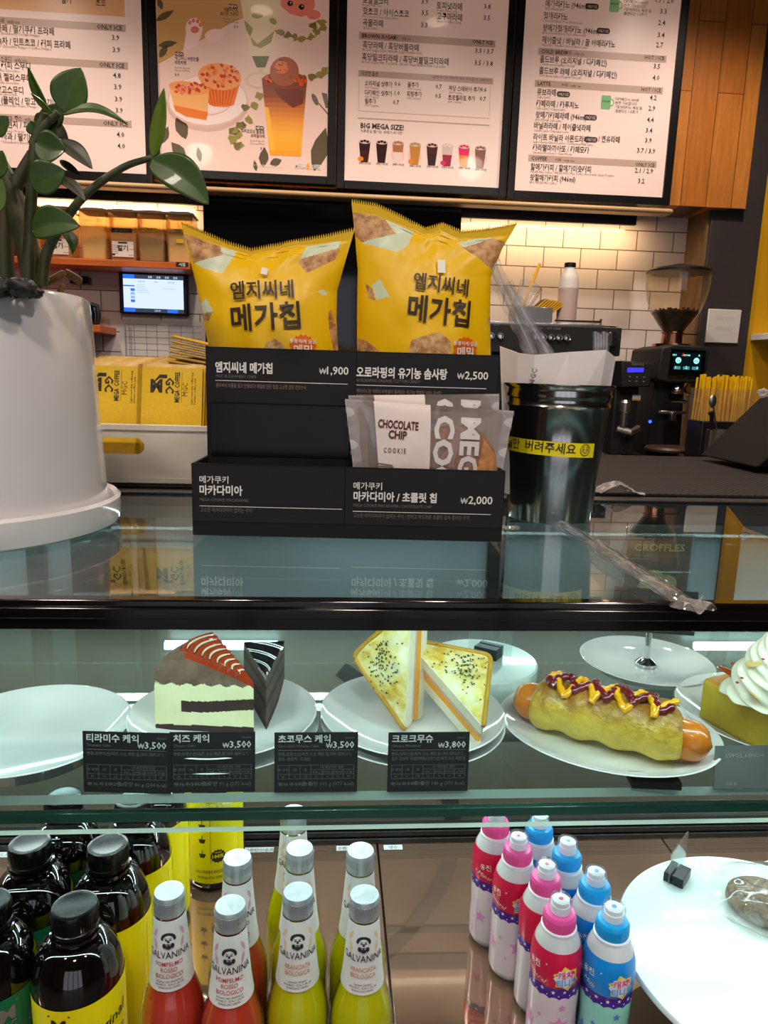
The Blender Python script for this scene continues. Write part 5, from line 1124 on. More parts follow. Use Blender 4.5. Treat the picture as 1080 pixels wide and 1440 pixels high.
tail = MB(); tail.surf(lambda u, v: tuple(Vector((B.x, B.y, GT+.001))+Vector((-.006+.024*u+.003*math.sin(7*v), -.010+.02*v, .003+.004*math.sin(9*u+5*v)))), 14, 14, foil); o = tail.build('film_scrap', smooth=0); tag(o, 'crumpled scrap of clear film at the near end of the lying straw', 'wrapper')
c = at_z(902, 708, GT+.003); m = MB()
def tent(u, v):
    h_ = .017*max(0, 1-abs(u-.42)*2.2)*(1-.5*abs(v-.5)); return (c.x-.034+.064*u+.004*math.sin(5*v), .936+.030*v+.003*math.sin(9*u), GT+.0042+h_+.002*abs(math.sin(13*u*v+3*u)))
m.surf(tent, 22, 10, foil); o = m.build('film_wrapper', smooth=0); tag(o, 'clear folded film wrapper on the counter edge behind the lying straw', 'wrapper')
c = at_z(715, 744, GT+.002); m = MB(); m.surf(lambda u, v: (c.x-.010+.02*u, c.y-.008+.016*v, GT+.001+.006*abs(math.sin(5*u+7*v))*(1-v*.4)), 10, 8, foil); o = m.build('film_scrap', smooth=0); tag(o, 'small scrap of clear film between the black box and the steel bin', 'wrapper')
# ------------------------------------------------------------------ glass showcase
XW = 1.15
SH = thing('glass_showcase', 'lit glass showcase with a glass top, glass front and one glass shelf', 'showcase', (0, FRONT, 0))
def sb(): return MB()
Y0 = FRONT
topg = GLASS('top_glass', (236, 247, 247), .035); frontg = GLASS('front_glass', (240, 250, 249), .035); shelfg = GLASS('shelf_glass', (240, 249, 248), .04)
gedge = P('glass_edge_light', (214, 238, 230), .2, rgb2=(200, 226, 218), nscale=8, stretch=(1, 6, 6), emit=None, coat=.5); gdark = P('glass_edge_green', (36, 92, 80), .15, rgb2=(28, 78, 68), nscale=8, stretch=(1, 6, 6), coat=.6)  # pale gedge colour stands in for light piped through the glass
sb().box(-XW, XW, .010, .425, GT-.006, GT, topg).build('top_glass', SH, smooth=0)
barm = P('frame_gloss', (14, 11, 10), .12, coat=.6, bump=.05, bscale=14)
fb_ = sb(); fb_.box(-XW, XW, -.001, .0095, GT-.021, GT+.0008, barm); fb_.box(-XW, XW, -.004, -.0012, GT-.012, GT-.004, barm); fb_.box(-XW, XW, .0098, .030, GT-.0180, GT-.0065, M['matte']); fb_.build('front_frame', SH, bevel=.0012)
zfg = at_y(540, 1162, Y0+.006).z
sb().box(-XW, XW, .003, .0085, zfg, GT-.0225, lambda i: gedge if i == 0 else frontg).build('front_glass', SH, smooth=0)
ysf = at_z(540, 1112, SHELF).y
zs2 = at_y(540, 1125, ysf).z
sb().box(-XW, XW, ysf-Y0, .470, zs2, SHELF, lambda i: gedge if i == 2 else shelfg).build('glass_shelf', SH, smooth=0)
z3 = at_y(540, 1138, ysf+.004).z; z4 = at_y(540, 1151, ysf+.004).z
sb().box(-XW, XW, ysf-Y0+.004, ysf-Y0+.010, z4, z3, gdark).build('shelf_rail', SH, bevel=.0006)
# floor of mirror panels
mir = P('mirror_floor', (200, 160, 138), .04, .84, rgb2=(186, 146, 124), nscale=5, bump=.012, bscale=5)
xs1 = at_z(541, 1300, BASE).x; xs2 = at_z(942, 1195, BASE).x
for x0, x1_ in ((-XW, xs1-.0012), (xs1+.0012, xs2-.0012), (xs2+.0012, XW)): sb().box(x0, x1_, .01, .500, BASE-.008, BASE, mir).build('floor_panel', SH, bevel=.0008)
fr2 = sb(); fr2.box(-XW, XW, .0, .52, BASE-.03, BASE-.009, M['black']); fr2.box(-XW, XW, -.0, .0095, BASE-.08, BASE+.012, M['black']); fr2.build('base_frame', SH, bevel=.002)
# back of the case: kraft coloured lower doors, pale upper doors, dark stiles and a dark slotted rail
kraft = P('lower_door', (112, 98, 88), .35, rgb2=(96, 76, 66), nscale=4, coat=.15); kink = P('kraft_print', (46, 38, 36), .5)
upd = P('upper_door', (156, 164, 168), .3, rgb2=(122, 116, 112), nscale=2.2, ndetail=2)
yb = .5075
FB = frame((0, yb-.0005, 0), (1, 0, 0), (0, 0, 1))
bp_ = sb(); bp_.box(-XW, XW, yb, yb+.012, BASE-.01, SHELF-.001, kraft)
def ribbon(pts, w):
    L = []; Rr_ = []
    for i, p in enumerate(pts):
        a = Vector(pts[max(0, i-1)]); b = Vector(pts[min(len(pts)-1, i+1)]); n = Vector((-(b-a).y, (b-a).x)).normalized()*w/2
        L.append((p[0]+n.x, p[1]+n.y)); Rr_.append((p[0]-n.x, p[1]-n.y))
    for i in range(len(pts)-1): bp_.poly(FB, [L[i], L[i+1], Rr_[i+1], Rr_[i]], kink, .0006)
cxr = at_z(610, 1300, BASE).x
ribbon([(cxr+.055-.16*q*q-.02*q, BASE+.02+.26*q) for q in [i/14 for i in range(15)]], .026)
ribbon([(xs1+.02, BASE+.165), (xs1+.40, BASE+.172)], .012); ribbon([(xs1+.0, BASE+.225), (xs1+.45, BASE+.232)], .03)
bp_.build('lower_back_door', SH, smooth=0)
ub = sb(); ub.box(-XW, XW, yb, yb+.012, SHELF, GT-.032, upd); ub.build('upper_back_door', SH, smooth=0)
st_ = sb()
for px in (60, 212, 690, 1010): x = at_y(px, 880, CBACK).x; st_.box(x-.012, x+.012, yb-.012, yb-.0003, SHELF+.0005, GT-.032, M['black'])
x = at_y(150, 900, CBACK).x; st_.box(x-.04, x+.04, yb-.010, yb-.0003, SHELF+.0005, GT-.04, M['gloss_black'])  # wide dark panel stands in for a dark reflection in the front glass
st_.build('stile_and_reflection', SH, bevel=.001)
rl = sb()
zr1 = at_y(540, 1158, CBACK-.01).z
for q in range(3): rl.box(-XW, XW, yb-.016+q*.002, yb-.003, BASE+.0006+q*.011, BASE+.009+q*.011, M['black'])
rl.build('slotted_rail', SH, bevel=.0008)
labw = P('label_strip', (206, 214, 220), .5)
for k, (px, w_, s_) in enumerate(((366, 40, '자몽탄산음료'), (428, 22, '오렌지'), (491, 36, '오렌지탄산'), (552, 26, '생수'), (18, 30, '콜드브루'))):
    p = at_z(px, 1186, BASE); kk = mpp(p); l_ = sb(); fl_ = frame((p.x, yb-.030, BASE+.0008), (1, 0, 0), (0, 1, 0))
    l_.rect(fl_, -w_/2*kk, 0, w_/2*kk, .011, labw, .0); l_.text(fl_, s_, 0, .002, .008, M['greyink'], 'c', .02, None, .0003, res=1); l_.build('shelf_label', SH, smooth=0).location = (0, 0, 0)
ends = sb(); ends.box(-XW-.012, -XW-.0005, 0, .52, BASE-.08, GT-.001, M['black']); ends.box(XW+.0005, XW+.012, 0, .52, BASE-.08, GT, M['black']); ends.build('end_panel', SH, bevel=.001)
tube_m = EM('led_tube', (214, 250, 255), 9)
zt = CZ-.384
for a, b in ((232, 390), (978, 1100)):
    x0 = at_y(a, 905, .965).x; x1_ = at_y(b, 905, .965).x
    sb().tube([(x0, yb-.02, zt), (x1_, yb-.02, zt)], .0065, tube_m, 12).build('led_tube', SH)
sb().box(-XW, XW, .012, .028, GT-.0202, GT-.0182, EM('led_strip_face', (200, 250, 250), 3)).build('led_strip', SH)
sb().box(-XW, XW, .425, .520, GT-.030, GT-.0005, M['matte']).build('rear_top', SH, bevel=.002)
sb().box(-XW, XW, .425, .446, GT-.0004, GT+.003, M['black']).build('rear_rail', SH, bevel=.001)

# ------------------------------------------------------------------ plates
porc = P('porcelain', (226, 222, 222), .07, coat=.5, spec=.5); porc2 = P('white_acrylic', (208, 222, 219), .22, coat=.3)
def plate(label, px, py, rpx, dz=0, rx=1, ry=1, rot=0, deep=0, lift=.0005, group=None):
    c = at_z(px, py, SHELF+.012+dz); k = mpp(c); r = rpx*k
    h = .014+deep
    m_ = MB().lathe([(0, .001), (r*.50, .001), (r*.52, 0), (r*.56, 0), (r*.58, .002), (r*.78, .004+deep*.4), (r*.97, h), (r, h+.0015), (r*.985, h+.002), (r*.93, h*.92), (r*.72, .0065+deep*.3), (r*.55, .005), (0, .0045)], porc, 72, None, None, rx, ry)
    o_ = m_.build('plate', smooth=50); o_.location = (c.x, c.y, SHELF+dz+lift); o_.rotation_euler = (0, 0, R(rot)); tag(o_, label, 'plate', group); return o_
plate('empty white plate at the photo edge, behind the tiramisu price card', 44, 1042, 134, deep=.010)
plate('lower plate of the pair under the two cake slices', 318, 1023, 130); plate('upper plate of the pair, carrying the two cake slices', 315, 1005, 130, .0125)
plate('lower plate of the pair under the toasted sandwich', 580, 1016, 129); plate('upper plate of the pair, carrying the toasted sandwich', 580, 1003, 129, .009)
plate('oval white plate under the hot dog', 853, 1024, 150, 0, 1, .88, -24); plate('white plate under the honey toast with whipped cream', 1092, 1006, 134); 
bpl = plate('empty white plate behind the hot dog, carrying a chrome card stand', 908, 931, 90)
c = at_z(676, 930, SHELF+.024); k = mpp(c); r = 79*k
o = MB().lathe([(0, 0), (r*.96, 0), (r*.985, .002), (r, .02), (r, .0245), (r*.97, .026), (0, .026)], porc2, 64).build('cake_stand'); o.location = (c.x, c.y, SHELF+.0005); tag(o, 'low round white cake stand with nothing on it but a card clip', 'cake stand')
acr = GLASS('acrylic', (246, 250, 250), .05, .02, haze=.05, hazergb=(230, 240, 240))
def card_clip(label, loc, rz, w=.026, d=.022, h=.010, plate_=True, ph=.05, pw=.05, lean=0, pshift=0):
    t_ = thing('card_clip', label, 'card clip', loc, rz)
    MB().box(-w/2, w/2, -d/2, -.0012, 0, h, M['black']).build('clip_block', t_, bevel=.0006); MB().box(-w/2, w/2, .0012, d/2*.6, 0, h, M['black']).build('clip_block', t_, bevel=.0006); MB().box(-w/2, w/2, -.0011, .0011, 0, .002, M['black']).build('clip_base', t_)
    if plate_: MB().box(-pw/2+pshift, pw/2+pshift, -.0008, .0008, .0022, ph, acr, Matrix.Rotation(R(lean), 4, 'X')).build('clear_card', t_)
    return t_
cc = at_z(688, 921, SHELF+.027)
card_clip('black card clip with a clear card on the empty round cake stand', (cc.x, cc.y, SHELF+.0268), R(-35), .026, .026, .012, True, .05, .05, 0)
# chrome card stand with a dark card on the plate behind
cp = at_z(908, 934, SHELF+.006)
t = thing('card_stand', 'small chrome card stand on the empty plate behind the hot dog', 'card stand', (cp.x, cp.y, SHELF+.0056)); k = mpp(cp)
MB().lathe([(0, 0), (15*k, 0), (15*k, .003), (11*k, .006), (5*k, .009), (4*k, .02), (4.5*k, .022), (4*k, .024), (4*k, .040), (0, .040)], M['chrome'], 32).build('stand_base', t)
MB().cbox((0, .0, .046), (.012, .006, .014), M['chrome']).build('stand_jaw', t, bevel=.001)
FC = frame((0, -.0006, 0), (1, 0, 0), (0, 0, 1))
cb_ = P('price_card_black', (30, 28, 30), .45); cgrey = P('price_card_line', (128, 122, 118), .6)
m = MB(); m.box(-.048, .048, 0, .0007, 0, .05, cb_); m.text(FC, '₩3,500', -.016, .004, .008, M['greyink'], 'c', .01, None, .0003, res=1); o = m.build('price_card', smooth=0); o.location = (cp.x+.002, cp.y-.0045, SHELF+.0455); o.rotation_euler = (R(-8), R(3), R(-3)); tag(o, 'dark price card held up by the chrome stand, cut by the top frame', 'price card')
# brown croffle sign in a clear holder
ya_ = .90; a = at_y(883, 739, ya_); b = at_y(978, 739, ya_); kk = mpp(a)
t = thing('table_sign', 'brown croffles sign in a clear acrylic holder seen through the glass top', 'sign', ((a.x+b.x)/2, ya_, SHELF+.0005)); hw = (b.x-a.x)/2; hh = a.z-SHELF-.0005
m = MB(); FSn = frame((0, -.0008, 0), (1, 0, 0), (0, 0, 1)); bro = P('sign_brown', (124, 94, 76), .5, rgb2=(110, 82, 66), nscale=6); crm = P('sign_cream', (206, 184, 130), .5, rgb2=(220, 200, 150), nscale=30); gld = P('sign_gold', (236, 210, 130), .5)
m.box(-hw+.002, hw-.002, 0, .001, .002, hh-.002, bro); m.text(FSn, 'Delight', 0, hh-.022, .014, P('sign_script', (130, 104, 82), .5), 'c', 0, None, .0006, slant=.3, res=2); m.text(FSn, 'CROFFLES', 0, hh-.034, .0135, gld, 'c', .03, hw*1.5, .0006, res=2)
for cx_, cz_, r_ in ((-.005, .062, .016), (.012, .055, .017), (-.002, .042, .022), (.01, .038, .018), (-.014, .05, .012)): m.poly(FSn, arc_ell(cx_, cz_, r_, r_*.8, 20), crm if r_ < .02 else gld, .0004+r_*.01)
m.build('sign_sheet', t, smooth=0)
m = MB(); m.box(-hw, hw, -.0035, -.0018, 0, hh, acr); m.box(-hw, hw, .0018, .0035, 0, hh, acr); m.box(-hw, hw, .004, .05, 0, .002, acr); m.build('clear_holder', t, smooth=0)

# ------------------------------------------------------------------ cake slices
ZP = SHELF+.0125+.0045+.0008
def wedge(name, label, T, A, ang, hfun, topmat, sidemat, extra=None):
    T = Vector(T); t_ = thing(name, label, 'cake', T); d = Vector(A)-T; L = d.length; a0 = math.atan2(d.y, d.x)
    def P_(r_, a): an = a0+ang*a; return (L*r_*math.cos(an), L*r_*math.sin(an))
    m_ = MB()
    m_.surf(lambda u, v: (*P_(v, u), hfun(v, u)), 30, 40, topmat(0, 0), lambda u, v: topmat(v, u))
    for a in (0, 1):
        def fn(u, v, a=a): x, y = P_(u, a); return (x, y, hfun(u, a)*v)
        m_.surf(fn, 60, 70, sidemat(0, 0, 0), lambda u, v, a=a: sidemat(u, hfun(u, a)*v, a))
    m_.surf(lambda u, v: (*P_(1, u), hfun(1, u)*v), 30, 30, sidemat(1, 0, .5), lambda u, v: sidemat(1, hfun(1, u)*v, .5))
    m_.build('cake_slice', t_, smooth=40)
    return t_, P_, L
cream = P('cake_cream', (236, 228, 184), .5, rgb2=(228, 218, 172), nscale=30); mouss = P('cake_mousse', (122, 94, 76), .75, rgb2=(96, 70, 54), nscale=70, bump=.5, bscale=80); cdark = P('cake_dark', (44, 22, 20), .5, rgb2=(56, 30, 26), nscale=40); carm = P('caramel_glaze', (176, 62, 22), .12, rgb2=(150, 44, 16), nscale=10, coat=.8); highlight_line = P('glaze_highlight', (240, 216, 186), .15, coat=.6)
T1 = at_z(357, 1031, ZP); A1 = at_z(219, 1026, ZP)
def h1f(r_, a):
    f_ = (r_/.7)**.85 if r_ < .7 else math.sqrt(max(0, 1-((r_-.7)/.302)**2))
    return .042+.004+.026*f_*(1-.12*math.sin(PI*a)*0)+.0012*math.sin(30*r_)*a*(1-a)*(1 if r_ < .7 else 0)
def top1(r_, a): return carm if r_ < .70+.03*math.sin(9*a) and not (a < .02) else mouss
def side1(r_, z, a):
    if a == .5: return mouss if z > .043 else cream
    if z < .0055: return cdark
    if .0175 < z-.004*max(0, .5-r_)*2 < .0275 and r_ < .74: return cdark
    if z > h1f(r_, a)-.005 and r_ < .68: return carm
    return mouss if z > .0425+.0012*math.sin(40*r_) else cream
ck, PF, L1 = wedge('cheesecake', 'cheesecake slice with a cream side, dark stripe and caramel glaze', T1, A1, R(-44), h1f, top1, side1)
dz_ = MB()  # pale tubes modelled in place of highlights on the caramel ridges
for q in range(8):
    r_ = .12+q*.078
    dz_.tube([(*PF(r_+.035*math.sin(a_*PI*1.0)+.02*a_, a_), h1f(r_+.035*math.sin(a_*PI)+.02*a_, a_)+.0012) for a_ in [.12+.8*i/10 for i in range(11)]], [.0004+.0007*math.sin(PI*i/10) for i in range(11)], highlight_line, 8)
dz_.build('glaze_highlight', ck)
gz_ = MB()
for q in range(8):
    r_ = .16+q*.078
    gz_.tube([(*PF(r_+.035*math.sin(a_*PI)+.02*a_, a_), h1f(r_+.035*math.sin(a_*PI)+.02*a_, a_)-.0005) for a_ in [.02+.96*i/10 for i in range(11)]], [.0028]*11, carm, 10)
gz_.build('caramel_ridge', ck)
mg = P('mirror_glaze', (20, 17, 18), .05, coat=1.0, bump=.25, bscale=30); mou2 = P('mousse_brown', (96, 70, 58), .7, rgb2=(78, 54, 44), nscale=50); mou3 = P('mousse_dark', (50, 32, 28), .7, rgb2=(40, 24, 22), nscale=50)
T2 = at_z(369, 1030, ZP); A2 = at_z(334, 950, ZP+.0)
def side2(r_, z, a):
    if z > .0455: return mg
    if z < .006: return mou3
    if .020 < z < .026 or .036 < z < .040: return mou3
    return mou2
wedge('mousse_cake', 'chocolate mousse slice with a black mirror glaze behind the cheesecake', T2+Vector((.003, .004, 0)), (T2+(A2-T2).normalized()*.086), R(-27), lambda r_, a: .049+.0008*math.sin(20*r_+6*a), lambda r_, a: mg, side2)

# ------------------------------------------------------------------ toasted sandwich, two halves
ZS = SHELF+.009+.0045+.0012
crust = P('toast_crust', (196, 150, 44), .55, rgb2=(168, 118, 30), nscale=40, bump=.4, bscale=60); bread = P('bread_white', (236, 228, 206), .7, rgb2=(226, 214, 186), nscale=50, bump=.3, bscale=90); ham = P('ham', (222, 176, 158), .4, rgb2=(210, 160, 142), nscale=30); ched = P('cheddar', (240, 160, 20), .35)
def melt_mat():
    g_ = NT('melted_cheese'); b_ = g_.n('BsdfPrincipled', i_Roughness=.22); g_.l(b_.outputs[0], g_.out.inputs[0]); b_.inputs['Coat Weight'].default_value = .6
    tc = g_.n('TexCoord'); n1 = g_.n('TexNoise', i_Scale=34, i_Detail=5, i_Roughness=.62); g_.l(tc.outputs['Object'], n1.inputs['Vector'])
    cr = g_.n('ValToRGB'); e_ = cr.color_ramp.elements; e_[0].position = .36; e_[0].color = lin((240, 234, 208)); e_[1].position = .72; e_[1].color = lin((188, 128, 30))
    m1 = cr.color_ramp.elements.new(.52); m1.color = lin((232, 212, 132)); m2 = cr.color_ramp.elements.new(.62); m2.color = lin((214, 172, 62))
    g_.l(n1.outputs[0], cr.inputs[0]); g_.l(cr.outputs[0], b_.inputs['Base Color'])
    n2 = g_.n('TexNoise', i_Scale=70, i_Detail=3); g_.l(tc.outputs['Object'], n2.inputs['Vector']); bp = g_.n('Bump', i_Strength=.7, i_Distance=.003); g_.l(n2.outputs[0], bp.inputs['Height']); g_.l(bp.outputs[0], b_.inputs['Normal']); return g_.m
melt = melt_mat(); herb = P('dried_herb', (54, 72, 34), .7, rgb2=(40, 54, 26), nscale=80)
def sandwich(label, O, X, Y, size, seed):
    """half sandwich: cut edge along X, apex along Y, top face normal X x Y"""
    t_ = thing('sandwich', label, 'sandwich', (0, 0, 0)); fm = frame(O, X, Y); t_.matrix_world = fm
    s_ = size; ap = s_*.5
    def tri(k, sh=0, n=7):
        r_ = .10; base = [(-s_/2*k, sh), (s_/2*k, sh), (0, ap*k+sh)]; out = []
        for i, p in enumerate(base):
            a = Vector(base[i-1]); b = Vector(base[(i+1) % 3]); p = Vector(p); rr = r_ if i == 2 else .05
            for q in range(n): u = q/(n-1); pa_ = p.lerp(a, rr*(1-u)); pb2 = p.lerp(b, rr*u); out.append(tuple(pa_*(1-u)+pb2*u))
        return out
    def slab(name, k, z0, z1, mt, sh=0, edge=None):
        m_ = MB(); p = tri(k, sh); n = len(p); m_.add([(x, y, z0) for x, y in p]+[(x, y, z1) for x, y in p], [tuple(range(n-1, -1, -1)), tuple(range(n, 2*n))], mt)
        # sides: cut face on the base edge, crust elsewhere
        for i in range(n):
            j = (i+1) % n; cutf = p[i][1] < sh+ap*k*.06 and p[j][1] < sh+ap*k*.06
            m_.add([(*p[i], z0), (*p[j], z0), (*p[j], z1), (*p[i], z1)], [(0, 1, 2, 3)], mt if (cutf or edge is None) else edge)
        return m_.build(name, t_, smooth=30)
    slab('top_bread', 1, -.011, 0, bread, 0, crust); slab('ham_slice', .95, -.0165, -.0112, ham, .0006); slab('cheese_slice', .97, -.0235, -.0167, ched, .0004); slab('bottom_bread', 1, -.034, -.0237, bread, 0, crust)
    # melted cheese skin on the top face, a little in from the rim
    q = random.Random(seed); m_ = MB(); n = 40
    def sk(u, v):
        y = (v*.93+.015)*ap; hw_ = (s_/2)*(1-y/ap)*.96+.001; x = (u*2-1)*hw_; e_ = min(u, 1-u, v*.8, 1-v)*9
        return (x, y, .0004+.0022*min(1, e_)*(.6+.8*noise.noise(Vector((x*60, y*60, seed)))))
    m_.surf(sk, n, 30, melt); m_.build('melted_cheese', t_, smooth=60)
    rim = MB()
    pr = tri(.985); pr = [Vector((*p, .001)) for p in pr[9:14]+pr[14:21]+pr[0:5]]
    rim.tube(pr, .0021, crust, 10); rim.build('crust_edge', t_)
    h_ = MB()
    for i in range(110):
        y = abs(q.gauss(.42, .16))*ap; x = q.gauss(.0, .16)*s_*(1-y/ap)
        h_.add([(x+.0012*math.cos(a)*q.uniform(.5, 1.3), y+.0012*math.sin(a)*q.uniform(.4, 1.3), .0030+.0006*q.random()) for a in (q.uniform(0, 1), q.uniform(1.6, 2.6), q.uniform(3, 4), q.uniform(4.6, 5.6))], [(0, 1, 2, 3)], herb)
    o_ = h_.build('dried_herbs', t_, smooth=0); o_['kind'] = 'stuff'
    return t_
# left half stands on its crust, cut edge upright; right half lies flat
cB = at_z(571, 1034, ZS); kS = mpp(cB)
zn = Vector((-math.sin(R(34)), -math.cos(R(34)), .10)).normalized()
Xv = Vector((.02, .10, 1)).normalized(); zn = (zn-Xv*zn.dot(Xv)).normalized(); Yv = zn.cross(Xv)
Ls = .116
sandwich('left sandwich half standing on its crust, orange cheese in its cut side', cB+Vector((0, .004, .0015))+Xv*(Ls/2), Xv, Yv, Ls, 3)
h1_ = at_z(652, 1033, ZS+.012); h2_ = at_z(592, 962, ZS+.036)
Xr = (h1_-h2_); Xr = Xr.normalized(); zc_ = Vector((-.10, -.30, 1)); zc_ = (zc_-Xr*zc_.dot(Xr)).normalized(); Yr = zc_.cross(Xr)
cn = (h1_+h2_)/2
oR = sandwich('right sandwich half lying on the plate with its herbed top facing up', (cn.x, cn.y+.004, cn.z+.024), Xr, Yr, .114, 8)

# ------------------------------------------------------------------ hot dog
ZH = SHELF+.0062
saus = P('sausage', (222, 134, 42), .22, rgb2=(204, 110, 30), nscale=8, coat=.5)
def bun_mat():
    g_ = NT('baked_bun'); b_ = g_.n('BsdfPrincipled', i_Roughness=.42); g_.l(b_.outputs[0], g_.out.inputs[0]); b_.inputs['Coat Weight'].default_value = .15
    tc = g_.n('TexCoord'); sp_2 = g_.n('SeparateXYZ'); g_.l(tc.outputs['Object'], sp_2.inputs[0]); mr = g_.n('MapRange'); mr.inputs[1].default_value = .004; mr.inputs[2].default_value = .070; g_.l(sp_2.outputs[2], mr.inputs[0])
    n1 = g_.n('TexNoise', i_Scale=60, i_Detail=6, i_Roughness=.7); g_.l(tc.outputs['Object'], n1.inputs['Vector']); ad = g_.n('Math', operation='MULTIPLY_ADD'); g_.l(n1.outputs[0], ad.inputs[0]); ad.inputs[1].default_value = .75; g_.l(mr.outputs[0], ad.inputs[2])
    cr = g_.n('ValToRGB'); e_ = cr.color_ramp.elements; e_[0].position = .50; e_[0].color = lin((222, 196, 78)); e_[1].position = 1.0; e_[1].color = lin((160, 104, 30)); mm = e_.new(.80); mm.color = lin((206, 164, 52)); g_.l(ad.outputs[0], cr.inputs[0]); g_.l(cr.outputs[0], b_.inputs['Base Color'])
    n2 = g_.n('TexNoise', i_Scale=55, i_Detail=5); g_.l(tc.outputs['Object'], n2.inputs['Vector']); bp = g_.n('Bump', i_Strength=1.0, i_Distance=.006); g_.l(n2.outputs[0], bp.inputs['Height']); g_.l(bp.outputs[0], b_.inputs['Normal']); return g_.m
E0 = at_z(722, 982, ZH+.020); E1 = at_z(1002, 1052, ZH+.020); ax = (E1-E0).normalized(); LH = (E1-E0).length
t = thing('hot_dog', 'hot dog with zigzags of ketchup and mustard on the oval plate', 'hot dog', (E0.x, E0.y, ZH)); ax.z = 0; ax.normalize(); sd_ = Vector((-ax.y, ax.x, 0))
def hp(s_, lat, z): v = ax*s_+sd_*lat; return (v.x, v.y, z)
rs = .0172; N = 40; pts = []; rad = []
for i in range(N+1):
    u = i/N; s_ = LH*u; e_ = min(s_, LH-s_); pts.append(hp(s_, 0, .021+.003*math.sin(PI*u))); rad.append(rs*math.sqrt(max(.0005, 1-max(0, 1-e_/rs)**2)))
MB().tube(pts, rad, saus, 24).build('sausage', t, smooth=80)
b0, b1 = .150*LH, .850*LH
def bn_(u, v):
    s_ = b0+(b1-b0)*v; an = u*2*PI; e_ = min(v, 1-v); taper = .80+.20*min(1, e_/.10)**.6
    rr = (.0262+.0016*math.sin(v*PI*7+1))*taper*(1+.05*noise.noise(Vector((v*7, math.cos(an)*1.5, math.sin(an)*1.5))))
    z = .0255+rr*.93*math.sin(an)-.003*(1-taper)*10*.3; lat = rr*1.02*math.cos(an)
    return hp(s_+.004*math.cos(an)*(1 if v < .5 else -1)*(1 if e_ < .05 else 0), lat, max(.0006, z))
bun = bun_mat(); m = MB().surf(bn_, 36, 60, bun, wrap=True)
for v in (0, 1): 
    ring = [Vector(bn_(i/36, v)) for i in range(36)]; c_ = sum(ring, Vector())/36; m.add([c_]+ring, [(0, 1+i, 1+(i+1) % 36) for i in range(36)], bun)
m.build('bun', t, smooth=70)
def sauce(name, ph, r_, mt, amp, s0, s1, cyc, lat0=-.006):
    p = []
    for i in range(141):
        u = i/140; s_ = b0+(b1-b0)*(s0+(s1-s0)*u); w_ = 2*abs(2*((u*cyc+ph) % 1)-1)-1; lat = lat0+amp*w_
        an = math.acos(max(-1, min(1, lat/.028))); z = .0255+.0275*.93*math.sin(an)*(1.03); p.append(hp(s_+.002*math.sin(u*40), lat, z+r_*.3))
    q = random.Random(5); MB().tube(p, [r_*(.85+.25*math.sin(i*.7)**2) if 1 < i < 139 else r_*.5 for i in range(141)], mt, 10).build(name, t, smooth=80)
sauce('ketchup', .25, .0036, P('ketchup', (112, 20, 30), .15, coat=.7), .010, .05, .93, 4.5); sauce('mustard', .80, .0031, P('mustard', (244, 168, 10), .18, coat=.6), .0135, .06, .95, 4.2, -.008)

# ------------------------------------------------------------------ honey toast with cream
tbrown = P('toast_top', (196, 128, 52), .5, rgb2=(214, 150, 70), nscale=30, bump=.3); tside = P('toast_side', (206, 178, 46), .6, rgb2=(176, 146, 36), nscale=14, bump=.5, bscale=30)
E_ = at_z(979, 1010, SHELF+.007); F_ = at_z(1080, 1066, SHELF+.007); ux = (F_-E_); ux.z = 0; ux.normalize(); uy = Vector((-ux.y, ux.x, 0)); 
if uy.y < 0: uy = -uy
t = thing('honey_toast', 'thick honey toast with syrup, almond slices and whipped cream at the photo edge', 'toast', (E_.x, E_.y, SHELF+.0068)); TMx = Matrix(((ux.x, uy.x, 0, 0), (ux.y, uy.y, 0, 0), (0, 0, 1, 0), (0, 0, 0, 1)))
ht = .043
MB().box(0, .118, 0, .068, 0, ht, lambda i: tbrown if i == 1 else tside, TMx).build('toast_block', t, bevel=.006, bseg=4)
syr = P('syrup', (176, 74, 18), .08, coat=.8); m = MB()
m.tube([TMx @ Vector((.012+.085*i/30, .014+.02*(2*abs((i*.14) % 1-.5))+.004*math.sin(i), ht+.0008)) for i in range(31)], [.002+.0008*math.sin(i) for i in range(31)], syr, 8); m.tube([TMx @ Vector((.02+.03*math.sin(i*.5), .02+.0015*i, ht+.0008)) for i in range(26)], .0018, syr, 8); m.build('syrup', t)
alm = P('almond_slice', (226, 190, 120), .5, rgb2=(196, 148, 80), nscale=60)
for k, (x, y, a) in enumerate(((.022, .018, 20), (.034, .034, 80), (.052, .012, -30), (.016, .044, 60))):
    MB().ball((0, 0, 0), (.0075, .0045, .0009), alm, 16, 8, TMx @ Matrix.Translation((x, y, ht+.002)) @ Matrix.Rotation(R(a), 4, 'Z') @ Matrix.Rotation(R(12), 4, 'X')).build('almond_slice', t)
wc = at_z(1062, 985, SHELF+.05)-Vector(t.location); whip = P('whipped_cream', (236, 226, 206), .4, sss=.15, coat=.2)
m = MB()
def swirl(u, v):
    an = u*2*PI; hh = v; lay = (hh*3.1+u) % 1.0
    r_ = .034*(1-hh)**.62*(.88+.12*math.sin(PI*lay))*(1+.07*math.cos(9*(an+hh*5.0)))
    return (wc.x+.012+r_*math.cos(an)+.004*hh*math.cos(an*0), wc.y+.008+r_*math.sin(an), ht-.002+.066*hh-.004*math.cos(2*PI*lay)*(1-hh)*.6)
m.surf(swirl, 96, 80, whip, wrap=True); m.build('whipped_cream', t, smooth=80)
fl_ = P('red_flake', (170, 44, 30), .5); q = random.Random(4)
m = MB()
for k in range(16):
    u, v = q.random(), q.uniform(.1, .9); c_ = swirl(u, v); m.ball(c_, (.0016, .0016, .0008), fl_, 7, 5)
o = m.build('red_flakes', t); o['kind'] = 'stuff'
